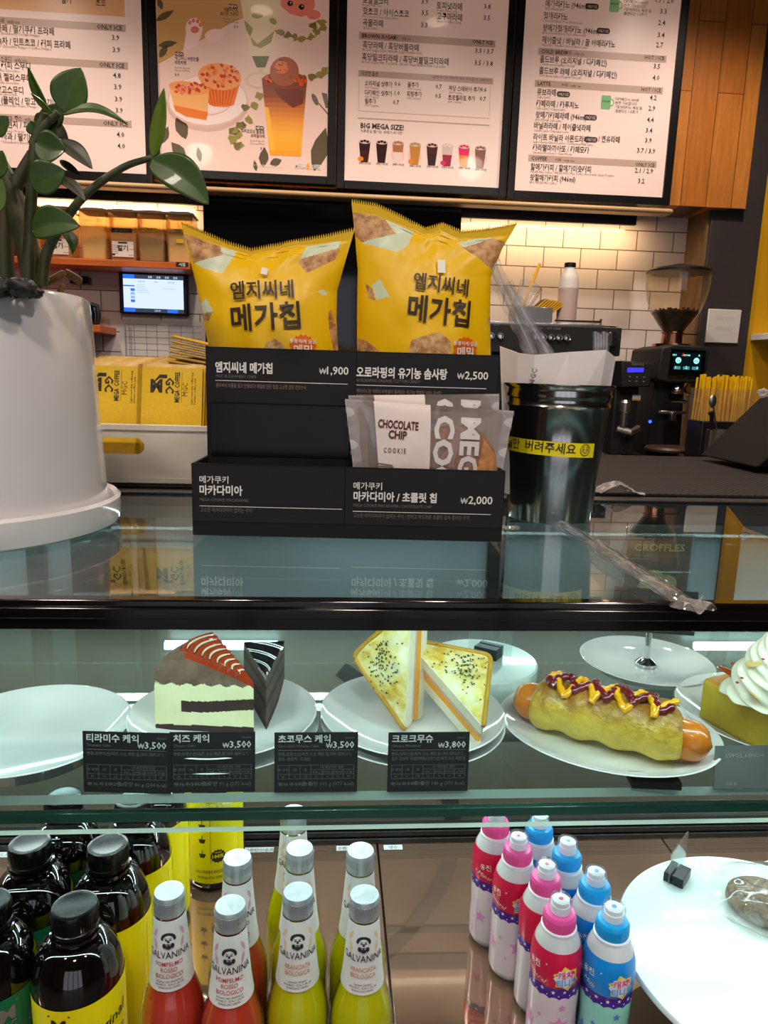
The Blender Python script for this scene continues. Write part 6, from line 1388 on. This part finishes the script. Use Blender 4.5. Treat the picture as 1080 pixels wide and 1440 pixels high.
for k, (u, v) in enumerate(((.62, .18), (.70, .86), (.55, .55))):
    c_ = Vector(swirl(u, v)); MB().ball((0, 0, 0), (.008, .0045, .001), alm, 16, 8, Matrix.Translation(c_) @ Matrix.Rotation(R(40+50*k), 4, 'Y') @ Matrix.Rotation(R(30*k), 4, 'Z')).build('almond_slice', t)

# ------------------------------------------------------------------ price cards
def price_card(label, xl, xr, yt, yb2, ko, en, price, wt, yaw=0, ingr='', lean=4):
    p = at_z((xl+xr)/2, yb2+2, SHELF+.0008); k = mpp(p); W_ = (xr-xl)*k; Hh = .0490
    t_ = thing('price_card', label, 'price card', (p.x, p.y, SHELF+.0008), R(yaw)); Mx = Matrix.Rotation(R(-lean), 4, 'X')
    m_ = MB(); m_.box(-W_/2, W_/2, 0, .0008, 0, Hh, cb_, Mx); f_ = Mx @ frame((0, -.0001, 0), (1, 0, 0), (0, 0, 1)); a = -W_/2+W_*.045; b = W_/2-W_*.045; wi = M['whiteink']; gi = cgrey
    m_.text(f_, ko, a, Hh*.845, Hh*.145, wi, 'l', .022, None, .0003, res=1); m_.text(f_, en, a, Hh*.76, Hh*.065, gi, 'l', 0, None, .0003, res=1); m_.text(f_, 'dessert', b, Hh*.90, Hh*.05, gi, 'r', 0, None, .0003, res=1)
    m_.text(f_, price, b, Hh*.745, Hh*.155, wi, 'r', .016, None, .0003, res=1); m_.line(f_, (a, Hh*.71), (b, Hh*.71), Hh*.008, gi, .0003)
    m_.text(f_, ingr[:26], a, Hh*.62, Hh*.068, gi, 'l', .0, (b-a)*.96, .0003, res=1)
    if len(ingr) > 26: m_.text(f_, ingr[26:], a, Hh*.54, Hh*.068, gi, 'l', .0, (b-a)*min(1, (len(ingr)-26)/26), .0003, res=1)
    z0, z1 = Hh*.23, Hh*.46; lw = Hh*.006
    for zz in (z0, z0+(z1-z0)*.34, z1): m_.line(f_, (a, zz), (b, zz), lw, gi, .0003)
    m_.line(f_, (a+(b-a)*.43, z0+(z1-z0)*.68), (b, z0+(z1-z0)*.68), lw, gi, .0003)
    for q_ in (0, .145, .29, .43, .58, .72, .86, 1): m_.line(f_, (a+(b-a)*q_, z0), (a+(b-a)*q_, z1 if q_ < .5 or q_ == 1 else z0+(z1-z0)*.68), lw, gi, .0003)
    for q_, s_ in ((.07, '총 중량'), (.217, '1회'), (.36, '총')): m_.text(f_, s_, a+(b-a)*q_, Hh*.36, Hh*.055, gi, 'c', 0, None, .0003, res=1)
    m_.text(f_, '1회 제공량당 함량', a+(b-a)*.71, Hh*.405, Hh*.05, gi, 'c', 0, None, .0003, res=1)
    for q_, s_, n_ in ((.505, '당류 g', '12'), (.65, '단백질 g', '4'), (.79, '포화지방', '10'), (.93, '나트륨', '98')): m_.text(f_, s_, a+(b-a)*q_, Hh*.325, Hh*.045, gi, 'c', 0, None, .0003, res=1); m_.text(f_, n_, a+(b-a)*q_, Hh*.25, Hh*.05, gi, 'c', 0, None, .0003, res=1)
    for q_, n_ in ((.07, '86'), (.217, '91'), (.36, '1회')): m_.text(f_, n_, a+(b-a)*q_, Hh*.25, Hh*.05, gi, 'c', 0, None, .0003, res=1)
    m_.text(f_, '계란 우유, 대두 및 돼지고기 함유', a, Hh*.12, Hh*.06, gi, 'l', .02, (b-a)*.46, .0003, res=1); m_.text(f_, wt, b, Hh*.115, Hh*.085, gi, 'r', 0, None, .0003, res=1)
    m_.build('card', t_, smooth=0)
    MB().box(-W_*.25, W_*.25, .0012+.002, .016, 0, .007, M['black']).build('card_foot', t_, bevel=.0005)
ing = '빵류(프랑스산)치즈,우유,계란,밀,대두,돼지고기 함유 원산지 국내산'
price_card('tiramisu price card standing before the empty plate', 118, 240, 1040, 1113, '티라미수 케익', 'Tiramisu Cake', '₩3,500', '총 중량 86 g (244 kcal)', -4, ing[:26])
price_card('cheesecake price card touching the tiramisu card', 240.5, 358, 1039, 1112, '치즈 케익', 'Cheese Cake', '₩3,500', '총 중량 91 g (272 kcal)', 0, ing[:26])
price_card('chocolate mousse price card standing alone before the cake plates', 386, 502, 1038, 1112, '초코무스 케익', 'Chocolate Mousse Cake', '₩3,500', '총 중량 101 g (377 kcal)', 0, ing)
price_card('price card for 3,800 under the toasted sandwich', 544, 658, 1037, 1111, '크로크무슈', 'Croque Monsieur', '₩3,800', '총 중량 140 g (391 kcal)', 0, ing+ing[:18])
p = at_z(920, 1106, SHELF); o = MB().box(-.020, .020, -.006, .010, 0, .007, M['black']).build('card_clip', bevel=.0008); o.location = (p.x, p.y, SHELF+.0006); o.rotation_euler = (0, 0, R(-6)); tag(o, 'empty black card clip on the shelf in front of the hot dog plate', 'card clip')
p = at_z(1060, 1110, SHELF); m = MB(); Mx = Matrix.Rotation(R(-52), 4, 'X'); m.hexa([(Mx @ Vector(v)) for v in [(-.034, 0, 0), (.04, 0, 0), (.04, .0008, 0), (-.034, .0008, 0), (-.020, 0, .036), (.04, 0, .036), (.04, .0008, .036), (-.020, .0008, .036)]], cb_); f_ = Mx @ frame((0, -.0001, 0), (1, 0, 0), (0, 0, 1))
m.text(f_, 'HONEY TOAST', .002, .029, .005, M['greyink'], 'c', 0, None, .0003, R(180), res=1); m.text(f_, '총 중량', -.018, .005, .003, M['greyink'], 'c', 0, None, .0003, R(180), res=1); o = m.build('price_card', smooth=0); o.location = (p.x, p.y, SHELF+.0009); tag(o, 'dark price card tipped over in front of the honey toast', 'price card')
# ------------------------------------------------------------------ big black tea bottles
tea = P('dark_tea', (9, 5, 4), .06, coat=1.0, spec=.6); capb = P('black_cap', (7, 7, 8), .24)
yl = P('label_yellow', (244, 228, 8), .4); gn = P('label_green', (12, 104, 72), .4); lk = P('label_ink', (40, 36, 12), .5); lpale = P('label_pale', (250, 244, 150), .5)
BH = .222
def relax(pts, dmin, it=200):
    ps = [list(p) for p in pts]
    for _ in range(it):
        for i in range(len(ps)):
            for j in range(i):
                dx = ps[i][0]-ps[j][0]; dy = ps[i][1]-ps[j][1]; d = math.hypot(dx, dy)
                if 1e-6 < d < dmin:
                    k = (dmin-d)/2/d; ps[i][0] += dx*k; ps[i][1] += dy*k; ps[j][0] -= dx*k; ps[j][1] -= dy*k
    return ps
def floor_spots(pix, h, dmin): return relax([tuple(at_z(x, y, BASE+h))[:2] for x, y in pix], dmin)
def tea_bottle(label, px, py, kind, rz=0, base=False, group=None):
    c = at_z(px, py, BASE+.004) if base else at_z(px, py, BASE+BH)
    near = min(TSPOT, key=lambda q: (q[0]-c.x)**2+(q[1]-c.y)**2); c.x, c.y = near
    t_ = thing('drink_bottle', label, 'bottle', (c.x, c.y, BASE+.0006), R(rz), group)
    key = 'tea_bottle_mesh'
    r = .0402
    prof = [(0, .002), (r*.8, .0), (r*.95, .003), (r, .010), (r, .148)]
    for i in range(1, 13): a_ = i/12*PI/2; prof.append((.0185+(r-.0185)*math.cos(a_)**1.1 if i < 12 else .0185, .148+.042*math.sin(a_)))
    prof += [(.0182, .194), (.0222, .1945), (.0222, .197), (.0182, .1975), (.0182, .206), (0, .206)]
    bbd = MB().lathe(prof, tea, 56).build('bottle_body', t_, smooth=50)
    m_ = MB(); n = 60; cp_ = [(0, .199), (.0205, .199), (.0207, .203), (.0200, .2035), (.0203, .204), (.0206, .218), (.0196, .2212), (.017, .222), (.015, .2216), (0, .2216)]
    m_.lathe(cp_, capb, 48)
    for i in range(60): a_ = 2*PI*i/60; m_.cbox((.0206, 0, .211), (.0007, .0010, .012), capb, Matrix.Rotation(a_, 4, 'Z'))
    m_.build('bottle_cap', t_, smooth=40)
    R_ = r+.0005; base_m = yl if kind == 'yellow' else gn; ink_ = lk if kind == 'yellow' else M['greyink']
    m_ = MB().lathe([(R_, .014), (R_, .1475)], base_m, 64)
    def fn(off): return lambda u, v: ((R_+off)*math.sin(u/R_), -(R_+off)*math.cos(u/R_), v)
    f1 = fn(.0004); f2 = fn(.0007)
    tx = lambda s_, u, v, h, mt=None, al='c', bold=.01, w=None, rot=0, sl=0: m_.text(None, s_, u, v, h, mt or ink_, al, bold, w, fn=f2, rot=rot, slant=sl, res=1)
    def pl_(pts, mt, ff=f1): m_.add([ff(u, v) for u, v in pts], [tuple(range(len(pts)))], mt)
    # front: house shaped mark, big name; to the right script and a dark flash
    pl_([(-.010, .142), (.010, .142), (.010, .1405), (-.010, .1405)], ink_); tx('M', 0, .1255, .018, bold=.04); tx('GC', 0, .116, .010, bold=.03)
    tx('MEGA', 0, .078, .022, bold=.04); tx('COFFEE', 0, .058, .018, bold=.03); tx('COLD BREW', 0, .040, .009); tx('original', .040, .112, .016, rot=R(8), sl=.3); tx('콜드브루 원액', .042, .098, .007); pl_([(.050, .078), (.060, .084), (.066, .074), (.056, .069)], ink_); tx('1:4', .043, .06, .012, bold=.03)
    # back: pictograms, a burst with 100%, small print
    bu = .137
    pl_([(bu-.040, .018), (bu+.036, .018), (bu+.036, .138), (bu-.040, .138)], base_m)
    tx('초간편', bu+.002, .121, .017, lpale, bold=.05)
    for q_ in range(3):
        z_ = .100-q_*.022; pl_([(bu-.022, z_+.004), (bu-.012, z_+.004), (bu-.014, z_-.002), (bu-.020, z_-.002)], ink_, f2); pl_([(bu-.0175, z_+.010), (bu-.0165, z_+.010), (bu-.0165, z_+.004), (bu-.0175, z_+.004)], ink_, f2)
    pl_([(bu+.004+.0105*(1 if i % 2 else .85)*math.cos(2*PI*i/28), .056+.0105*(1 if i % 2 else .85)*math.sin(2*PI*i/28)) for i in range(28)], ink_, f2)
    m_.text(None, '100%', bu+.004, .0535, .0075, base_m, 'c', .03, None, fn=fn(.0011), res=1); tx('ORIGIN', bu+.004, .0605, .0028, base_m)
    tx('100% 커피추출액 에티오피아 콜롬비아', bu, .030, .0062, w=.054); tx('직사광선을 피하고 냉장보관 하십시오', bu, .022, .0048, w=.050); pl_([(bu-.006, .045), (bu-.0055, .045), (bu-.0055, .112), (bu-.006, .112)], ink_, f2)
    m_.build('bottle_label', bbd, smooth=0)
    return t_
b1_ = at_z(103, 1272, BASE+BH); b2_ = at_z(150, 1187, BASE+BH); g1 = at_z(43, 1184, BASE+BH); gd = (b2_-b1_); lone = at_z(302, 1224, BASE+.004)
TSPOT = relax([tuple(v)[:2] for v in (b1_, b2_, b1_+gd*1.95, b1_+gd*2.9, g1, g1-gd, g1+gd*.97, lone)], .0808)
tea_bottle('yellow labelled dark bottle nearest the glass front, left of the red drinks', 103, 1272, 'yellow', -6)
b1_ = at_z(103, 1272, BASE+BH); b2_ = at_z(150, 1187, BASE+BH)
tea_bottle('yellow labelled dark bottle second from the front of its row', 150, 1187, 'yellow', -62)
def nxt(n): v = b1_+(b2_-b1_)*n; return v
def px_of(v):
    d = CAMR.inverted() @ (v-EYE); return (540+F*d.x/-d.z, 720-F*d.y/-d.z)
for n, rz, w_ in ((1.93, -62, 'third'), (2.86, -62, 'last')): x_, y_ = px_of(nxt(n)); tea_bottle('yellow labelled dark bottle %s in its row, cap behind shelf glass' % ('third' if w_ == 'third' else 'last'), x_, y_, 'yellow', rz)
g1 = at_z(43, 1184, BASE+BH); gd = (b2_-b1_)
tea_bottle('green labelled dark bottle whose whole black cap shows beside the yellow row', 43, 1184, 'green', 30)
x_, y_ = px_of(g1-gd); tea_bottle('green labelled dark bottle cut off by the photo edge, nearest the glass front', x_, y_, 'green', 40)
x_, y_ = px_of(g1+gd*.95); tea_bottle('green labelled dark bottle with its cap behind the shelf glass', x_, y_, 'green', 20)
tea_bottle('single yellow labelled bottle standing alone against the back, 100 percent badge in front', 302, 1224, 'yellow', -150-32, True)

# ------------------------------------------------------------------ small glass soda bottles
capA = P('alu_cap', (190, 196, 200), .38, .7, bump=.2, bscale=120); paperw = P('neck_paper', (226, 222, 218), .55, rgb2=(216, 212, 210), nscale=12)
redd = P('grapefruit_drink', (196, 62, 44), .07, coat=1, sss=.2, rgb2=(184, 52, 38), nscale=6); yeld = P('orange_drink', (200, 190, 8), .07, coat=1, sss=.2, rgb2=(190, 182, 6), nscale=6); redi = P('red_ink', (176, 44, 56), .5); orai = P('orange_ink', (206, 128, 52), .5); pinkl = P('leaf_pink', (206, 150, 178), .5); oral = P('leaf_orange', (226, 186, 140), .5); blk = P('neck_ink', (44, 40, 42), .5)
clg = GLASS('bottle_glass', (246, 250, 248), .05)
GH = .228
prof_g = [(0, .003), (.021, .0), (.0288, .003), (.0311, .010), (.0311, .088), (.0305, .098), (.0284, .110), (.0250, .122), (.0216, .132), (.0196, .140), (.0180, .155), (.0160, .178), (.0144, .196), (.0138, .205), (.0134, .209)]
def rg(v):
    for (r0, z0), (r1, z1) in zip(prof_g, prof_g[1:]):
        if z0 <= v <= z1: return r0+(r1-r0)*(v-z0)/(z1-z0)
    return .0134
_proto = {}
def soda(label, px, py, kind, rz):
    c = at_z(px, py, BASE+GH); near = min(GSPOT, key=lambda q: (q[0]-c.x)**2+(q[1]-c.y)**2); loc = (near[0], near[1], BASE+.0006)
    if kind in _proto: return dup(_proto[kind], loc, R(rz), label)
    t_ = thing('soda_bottle', label, 'bottle', loc, R(rz)); _proto[kind] = t_
    drink = redd if kind == 'red' else yeld; ik = redi if kind == 'red' else orai; lf = pinkl if kind == 'red' else oral
    MB().lathe([(0, .0045)]+[(r*.955, z+.001) for r, z in prof_g[1:-2]]+[(0, .2)], drink, 48).build('drink', t_, smooth=60)
    bgl = MB().lathe(prof_g+[(.0134, .214)], clg, 56).build('bottle_glass', t_, smooth=60)
    m_ = MB().lathe([(0, .208), (.0142, .208), (.0146, .210), (.0140, .212), (.0144, .2135), (.0139, .215), (.0142, .216), (.0142, .2255), (.0134, .2278), (0, .228)], capA, 48)
    for i in range(48): m_.cbox((.01425, 0, .2195), (.0006, .0009, .008), capA, Matrix.Rotation(2*PI*i/48, 4, 'Z'))
    tm = Matrix.Translation((0, 0, .2281)); m_.text(tm, 'G', 0, -.003, .010, P('emboss', (186, 190, 192), .4, .8), 'c', 0, None, .0001, res=1) if 'emboss' not in bpy.data.materials else m_.text(tm, 'G', 0, -.003, .010, bpy.data.materials['emboss'], 'c', 0, None, .0001, res=1)
    m_.build('bottle_cap', t_, smooth=40)
    m_ = MB().lathe([(rg(.137)+.0006, .137), (rg(.155)+.0006, .155), (rg(.178)+.0006, .178), (rg(.206)+.0007, .2065)], paperw, 56)
    def fn(off): return lambda u, v: ((rg(v)+.0006+off)*math.sin(u/rg(v)), -(rg(v)+.0006+off)*math.cos(u/rg(v)), v)
    f1 = fn(.0004); f2 = fn(.0007)
    def pl_(pts, mt, ff=f1): m_.add([ff(u, v) for u, v in pts], [tuple(range(len(pts)))], mt)
    # mask emblem with curls
    ec = .1875
    for i in range(10): a_ = PI*(.0+i/9); pl_([(.0052*math.cos(a_)+.0016*math.cos(b), ec+.0015+.0048*math.sin(a_)+.0016*math.sin(b)) for b in [k*PI/4 for k in range(8)]], blk)
    pl_(arc_ell(0, ec-.0005, .0046, .0058, 18), paperw, f2)
    f3 = fn(.001)
    for sx in (-1, 1):
        pl_(arc_ell(sx*.0018, ec+.001, .0011, .0007, 8), blk, f3); pl_([(sx*.0008, ec+.0026), (sx*.0032, ec+.0032), (sx*.0032, ec+.0026), (sx*.0008, ec+.002)], blk, f3); pl_(arc_ell(sx*.0034, ec-.0046, .0017, .0026, 8), blk, f3)
        for k, (du, dv, ro) in enumerate(((.0125, .006, 25), (.0125, -.005, -10))): pl_(rot2([(sx*du+.0022*x, ec+dv+.006*y) for x, y in ((0, -1), (.7, -.4), (.9, .2), (0, 1), (-.6, .2), (-.5, -.5))], R(sx*ro), sx*du, ec+dv), lf)
    pl_([(-.0007, ec+.001), (.0007, ec+.001), (.001, ec-.0016), (-.001, ec-.0016)], blk, f3); pl_([(-.0022, ec-.003), (.0022, ec-.003), (0, ec-.0044)], blk, f3); pl_(arc_ell(0, ec-.0062, .0026, .002, 8), blk, f3)
    tx = lambda s_, v, h, mt, w=None, bold=.012: m_.text(None, s_, 0, v, h, mt, 'c', bold, w, fn=f2, res=2)
    tx('GALVANINA', .1700, .0098, blk, .040, .004)
    if kind == 'red':
        for q_, (s_, w_) in enumerate((('POMPELMO', .0245), ('ROSSO', .0145), ('BIOLOGICO', .0245))): tx(s_, .1622-q_*.0060, .0062, ik, w_, .004)
    else:
        for q_, (s_, w_) in enumerate((('ARANCIATA', .024), ('BIOLOGICA', .023))): tx(s_, .1600-q_*.0064, .0066, ik, w_, .004)
    for q_, (s_, w_) in enumerate((('ORGANIC RED GRAPEFRUIT' if kind == 'red' else 'ORGANIC ORANGE', .024 if kind == 'red' else .016), ('AVEC DU JUS', .026), ('SPARKLING DRINK', .02))): tx(s_, .1462-q_*.003, .0027, blk, w_, 0)
    m_.build('neck_label', bgl, smooth=60)
    return t_
GSPOT = floor_spots([(246, 1254), (328, 1267), (341, 1206), (418.5, 1249), (419.5, 1194), (414, 1147), (502, 1257), (500.5, 1196)], GH, .0626)
soda('red grapefruit soda nearest the dark tea bottles', 246, 1254, 'red', 6); soda('red grapefruit soda in front, touching the yellow soda row', 328, 1267, 'red', 3); soda('red grapefruit soda standing behind the other two red ones', 341, 1206, 'red', 4)
soda('yellow orange soda in the front, beside the red ones', 418.5, 1249, 'yellow', 2); soda('yellow orange soda in the middle of the row of three', 419.5, 1194, 'yellow', -2); soda('yellow orange soda at the back of the row of three, cap behind the shelf glass', 414, 1147, 'yellow', 6)
soda('yellow orange soda in the front, nearest the floor seam', 502, 1257, 'yellow', -2); soda('yellow orange soda at the back of the row of two', 500.5, 1196, 'yellow', 2)

# ------------------------------------------------------------------ children's water bottles
KH = .180
wat = GLASS('pet_clear', (250, 246, 250), .05, .02, haze=.62, hazergb=(255, 252, 255)); wht_c = P('nozzle_white', (236, 236, 240), .3); dust = GLASS('dust_cover', (250, 250, 252), .05, haze=.05)
purp = P('label_purple', (74, 34, 140), .35); starw = P('star_white', (240, 236, 248), .5); byel = P('badge_yellow', (248, 216, 70), .4); bpk = P('badge_pink', (232, 60, 130), .4); bblu = P('badge_blue', (70, 170, 236), .4)
kids = {'pink': dict(cap=P('cap_pink', (236, 84, 158), .32), lab=P('label_red', (214, 22, 72), .35), low=GLASS('low_pink', (252, 222, 236), .05, .02, haze=.80, hazergb=(255, 232, 242)), dot=bpk, name='Mineral', soft=P('print_lilac', (226, 150, 208), .4)),
        'blue': dict(cap=P('cap_blue', (20, 160, 226), .32), lab=P('label_blue', (14, 138, 226), .35), low=GLASS('low_mint', (200, 244, 234), .05, .02, haze=.76, hazergb=(170, 246, 228)), dot=bblu, name='Milk', soft=P('print_teal', (90, 130, 206), .4))}
prof_k = [(0, .003), (.018, 0), (.0236, .002), (.0256, .008), (.0256, .030), (.0249, .050), (.0256, .070), (.0256, .084), (.0249, .089), (.0252, .093), (.0262, .104), (.0263, .112), (.0254, .124), (.0230, .135), (.0195, .143), (.0168, .1475)]
def rk(v):
    for (r0, z0), (r1, z1) in zip(prof_k, prof_k[1:]):
        if z0 <= v <= z1: return r0+(r1-r0)*(v-z0)/(z1-z0)
    return .0168
def star5(cx, cy, r, n=5, k=.45, a=PI/2): return [(cx+r*(1 if i % 2 == 0 else k)*math.cos(a+PI*i/n), cy+r*(1 if i % 2 == 0 else k)*math.sin(a+PI*i/n)) for i in range(2*n)]
_pk = {}
def kid(label, px, py, kind, rz):
    c = at_z(px, py, BASE+KH); near = min(KSPOT, key=lambda q: (q[0]-c.x)**2+(q[1]-c.y)**2); loc = (near[0], near[1], BASE+.0006)
    if kind in _pk: return dup(_pk[kind], loc, R(rz), label)
    K_ = kids[kind]; t_ = thing('water_bottle', label, 'bottle', loc, R(rz)); _pk[kind] = t_
    MB().lathe(prof_k+[(.0162, .149), (.0162, .155)], wat, 48).build('bottle_body', t_, smooth=60)
    MB().lathe([(.0160, .1455), (.0182, .146), (.0184, .149), (.0162, .1495)], wht_c, 40).build('neck_ring', t_)
    m_ = MB().lathe([(0, .1496), (.0164, .1496), (.0168, .151), (.0166, .162), (.0150, .1648), (.0118, .1656), (0, .1656)], K_['cap'], 40)
    for i in range(40): m_.cbox((.0167, 0, .1563), (.0008, .0011, .010), K_['cap'], Matrix.Rotation(2*PI*i/40, 4, 'Z'))
    m_.build('bottle_cap', t_, smooth=40)
    m_ = MB().lathe([(0, .1658), (.0098, .1658), (.0096, .1735), (.0088, .1740), (.0090, .1790), (.0082, .1796), (0, .1796)], wht_c, 36); nzl = m_.build('nozzle', t_, smooth=40)
    MB().lathe([(0, .1797), (.0026, .1797), (.0024, .1800), (0, .1800)], K_['dot'], 16).build('nozzle_dot', nzl)
    MB().lathe([(.0122, .1660), (.0116, .1790), (.0104, .1812), (0, .1816)], dust, 36).build('dust_cover', t_, smooth=60)
    def fn(off): return lambda u, v: ((rk(v)+off)*math.sin(u/.027), -(rk(v)+off)*math.cos(u/.027), v)
    f0 = fn(.0004); f1 = fn(.0009); f2 = fn(.0012); f3 = fn(.0015)
    m_ = MB()
    # lower sleeve, scalloped purple band, coloured bulge
    m_.lathe([(rk(z)+.0003, z) for z in (.010, .02, .03, .04, .05, .06, .07, .084, .089)], K_['low'], 48)
    m_.surf(lambda u, v: f0(u*2*PI*.027, .0935+(v)*.040), 48, 12, K_['lab'])
    zsc = lambda u: .0815+.0022*abs(math.sin(u*2*PI*8))
    m_.surf(lambda u, v: f0(u*2*PI*.027, zsc(u)+(.0942-zsc(u))*v), 128, 6, purp)
    def pl_(pts, mt, ff): m_.add([ff(u, v) for u, v in pts], [tuple(range(len(pts)))], mt)
    for i in range(14):
        pl_(star5(-.08+i*.0122, .0892+.0012*(i % 2), .0024), starw, f1); pl_(arc_ell(-.074+i*.0122, .0860, .0007, .0007, 6), starw, f1)
    # star badge with the drink's name
    bc = .006; ff1 = f1
    ctr = [(bc+u, v) for u, v in ((0, 0),)]
    def fan(pts, c_, mt, ff): m_.add([ff(*c_)]+[ff(*p) for p in pts], [(0, i+1, (i+1) % len(pts)+1) for i in range(len(pts))], mt)
    fan(star5(bc, .107, .0150, 6, .72, PI/2+.2), (bc, .107), byel, f1); fan(star5(bc-.002, .107, .0118, 7, .78, .4), (bc-.002, .107), starw, f2)
    m_.text(None, '캐치!', bc, .1085, .0098, bpk, 'c', .02, .018, fn=f3, rot=R(5), res=1); m_.text(None, '티니핑', bc+.001, .0990, .0098, bblu, 'c', .02, .022, fn=f3, rot=R(3), res=1)
    m_.text(None, '웅진', -.030, .112, .0085, M['whiteink'], 'c', .01, None, fn=f1, rot=R(8), res=1); m_.text(None, K_['name'], -.029, .100, .0085, M['whiteink'], 'c', .0, None, fn=f1, rot=R(-14), slant=.25, res=1); m_.text(None, '웅진' if kind == 'blue' else '맑은', .036, .108, .0085, M['whiteink'], 'c', .01, None, fn=f1, res=1)
    for k_, (u, v) in enumerate(((.024, .118), (-.016, .120), (-.044, .106), (.05, .118), (.026, .099))): pl_(arc_ell(u, v, .0009, .0009, 7), starw, f1)
    # plain soft print on the lower sleeve: small stars and rounded patches
    for u, v, r_ in ((.002, .050, .0115), (-.034, .044, .009), (.036, .060, .008), (.004, .072, .0046), (-.020, .058, .0032), (.022, .050, .0040), (.012, .028, .0034), (-.012, .034, .0028)): fan(star5(u, v, r_), (u, v), K_['soft'], f1)
    m_.text(None, '제품명 워터 200ml', -.045, .016, .0038, K_['soft'], 'l', 0, .050, fn=f1, rot=R(90), res=1); m_.text(None, '원재료 정제수 보관방법', -.039, .016, .0034, K_['soft'], 'l', 0, .050, fn=f1, rot=R(90), res=1)
    m_.build('bottle_label', t_, smooth=60)
    return t_
KSPOT = floor_spots([(790.5, 1263), (771, 1214), (729.5, 1174), (702, 1141), (861.5, 1273), (836, 1225), (797.7, 1181), (759, 1147)], KH, .0530)
for (px, py, rz), w_ in zip(((790.5, 1263, -6), (771, 1214, 58), (729.5, 1174, -4), (702, 1141, 30)), ('frontmost', 'second from the front', 'third from the front', 'rearmost')): kid('pink capped water bottle, %s of the pink row' % w_, px, py, 'pink', rz)
for (px, py, rz), w_ in zip(((861.5, 1273, -4), (836, 1225, 24), (797.7, 1181, 40), (759, 1147, 40)), ('frontmost', 'second from the front', 'third from the front', 'rearmost')): kid('blue capped water bottle, %s of the blue row' % w_, px, py, 'blue', rz)

# ------------------------------------------------------------------ round stand with a wrapped cookie
ZT = BASE+.095
c = at_z(1092, 1345, ZT); k = mpp(c); r = 213*k
t = thing('cake_stand', 'large round white pedestal stand at the photo edge, in the lower compartment', 'cake stand', (c.x, c.y, BASE+.0006)); hz_ = ZT-BASE-.0006
MB().lathe([(0, hz_-.008), (r*.97, hz_-.008), (r, hz_-.006), (r, hz_-.002), (r*.99, hz_), (0, hz_)], porc2, 96).build('stand_top', t, smooth=50)
MB().lathe([(0, 0), (r*.46, 0), (r*.46, .006), (r*.30, .014), (r*.24, hz_*.5), (r*.30, hz_-.009), (0, hz_-.0085)], porc2, 64).build('pedestal', t, smooth=50)
a = at_z(932, 1252, ZT); b = at_z(955, 1218, ZT); v = b-a
card_clip('black card clip with a clear card seen edge on, on the big round stand', ((a.x+b.x)/2+.004, (a.y+b.y)/2, ZT+.0006), math.atan2(v.y, v.x), .030, .030, .012, True, .045, .062, 0, .008)
cc = at_z(1072, 1266, ZT+.012); k = mpp(cc)
t = thing('wrapped_cookie', 'round brown cookie in a clear film bag on the big round stand', 'cookie', (cc.x, cc.y, ZT+.0006))
cm = NT('cracked_cookie'); b_ = cm.n('BsdfPrincipled', i_Roughness=.75); cm.l(b_.outputs[0], cm.out.inputs[0]); tcn = cm.n('TexCoord'); vo = cm.n('TexVoronoi', feature='DISTANCE_TO_EDGE', i_Scale=46); nz_ = cm.n('TexNoise', i_Scale=40, i_Detail=5)
av = cm.n('MixRGB') if False else cm.n('VectorMath', operation='MULTIPLY_ADD'); av.inputs[1].default_value = (.05, .05, .05); cm.l(tcn.outputs['Object'], av.inputs[2]); cm.l(nz_.outputs[1], av.inputs[0]); cm.l(tcn.outputs['Object'], nz_.inputs['Vector']); cm.l(av.outputs[0], vo.inputs['Vector'])
cr = cm.n('ValToRGB'); cr.color_ramp.elements[0].position = .0; cr.color_ramp.elements[0].color = lin((58, 42, 34)); cr.color_ramp.elements[1].position = .09; cr.color_ramp.elements[1].color = lin((120, 94, 66)); cm.l(vo.outputs[0], cr.inputs[0]); cm.l(cr.outputs[0], b_.inputs['Base Color'])
bp = cm.n('Bump', i_Strength=.9, i_Distance=.004); cm.l(vo.outputs[0], bp.inputs['Height']); cm.l(bp.outputs[0], b_.inputs['Normal'])
rc = 47*k
MB().lathe([(0, .001), (rc*.85, .001), (rc, .007), (rc*.97, .014), (rc*.75, .021), (rc*.4, .024), (0, .025)], cm.m, 48).build('cookie', t, smooth=60)
wf = GLASS('cookie_film', (250, 250, 248), .03, .10, haze=.05, hazergb=(236, 238, 232), streak=.22, sscale=34)
hxw, hyw = 78*k, .066
def bagf(sgn):
    def fn(u, v):
        x = (u*2-1)*hxw; y = (v*2-1)*hyw; d_ = math.hypot(x/rc, y/rc); h_ = .0145+sgn*(.0145*max(0, 1-max(0, d_-.75)**1.3*1.1))
        h_ = max(.0005, h_+.0035*noise.noise(Vector((x*55, y*55, sgn*3)))*min(1, d_)); cn = max(0, abs(u*2-1)+abs(v*2-1)-1.3)
        return (x*(1-.12*abs(v*2-1)**2)+.012*(v-.5), y*(1-.12*abs(u*2-1)**2), h_+.020*cn*(1 if u < .5 else .3))
    return fn
m = MB().surf(bagf(1), 34, 34, wf); m.build('film_bag', t, smooth=25)
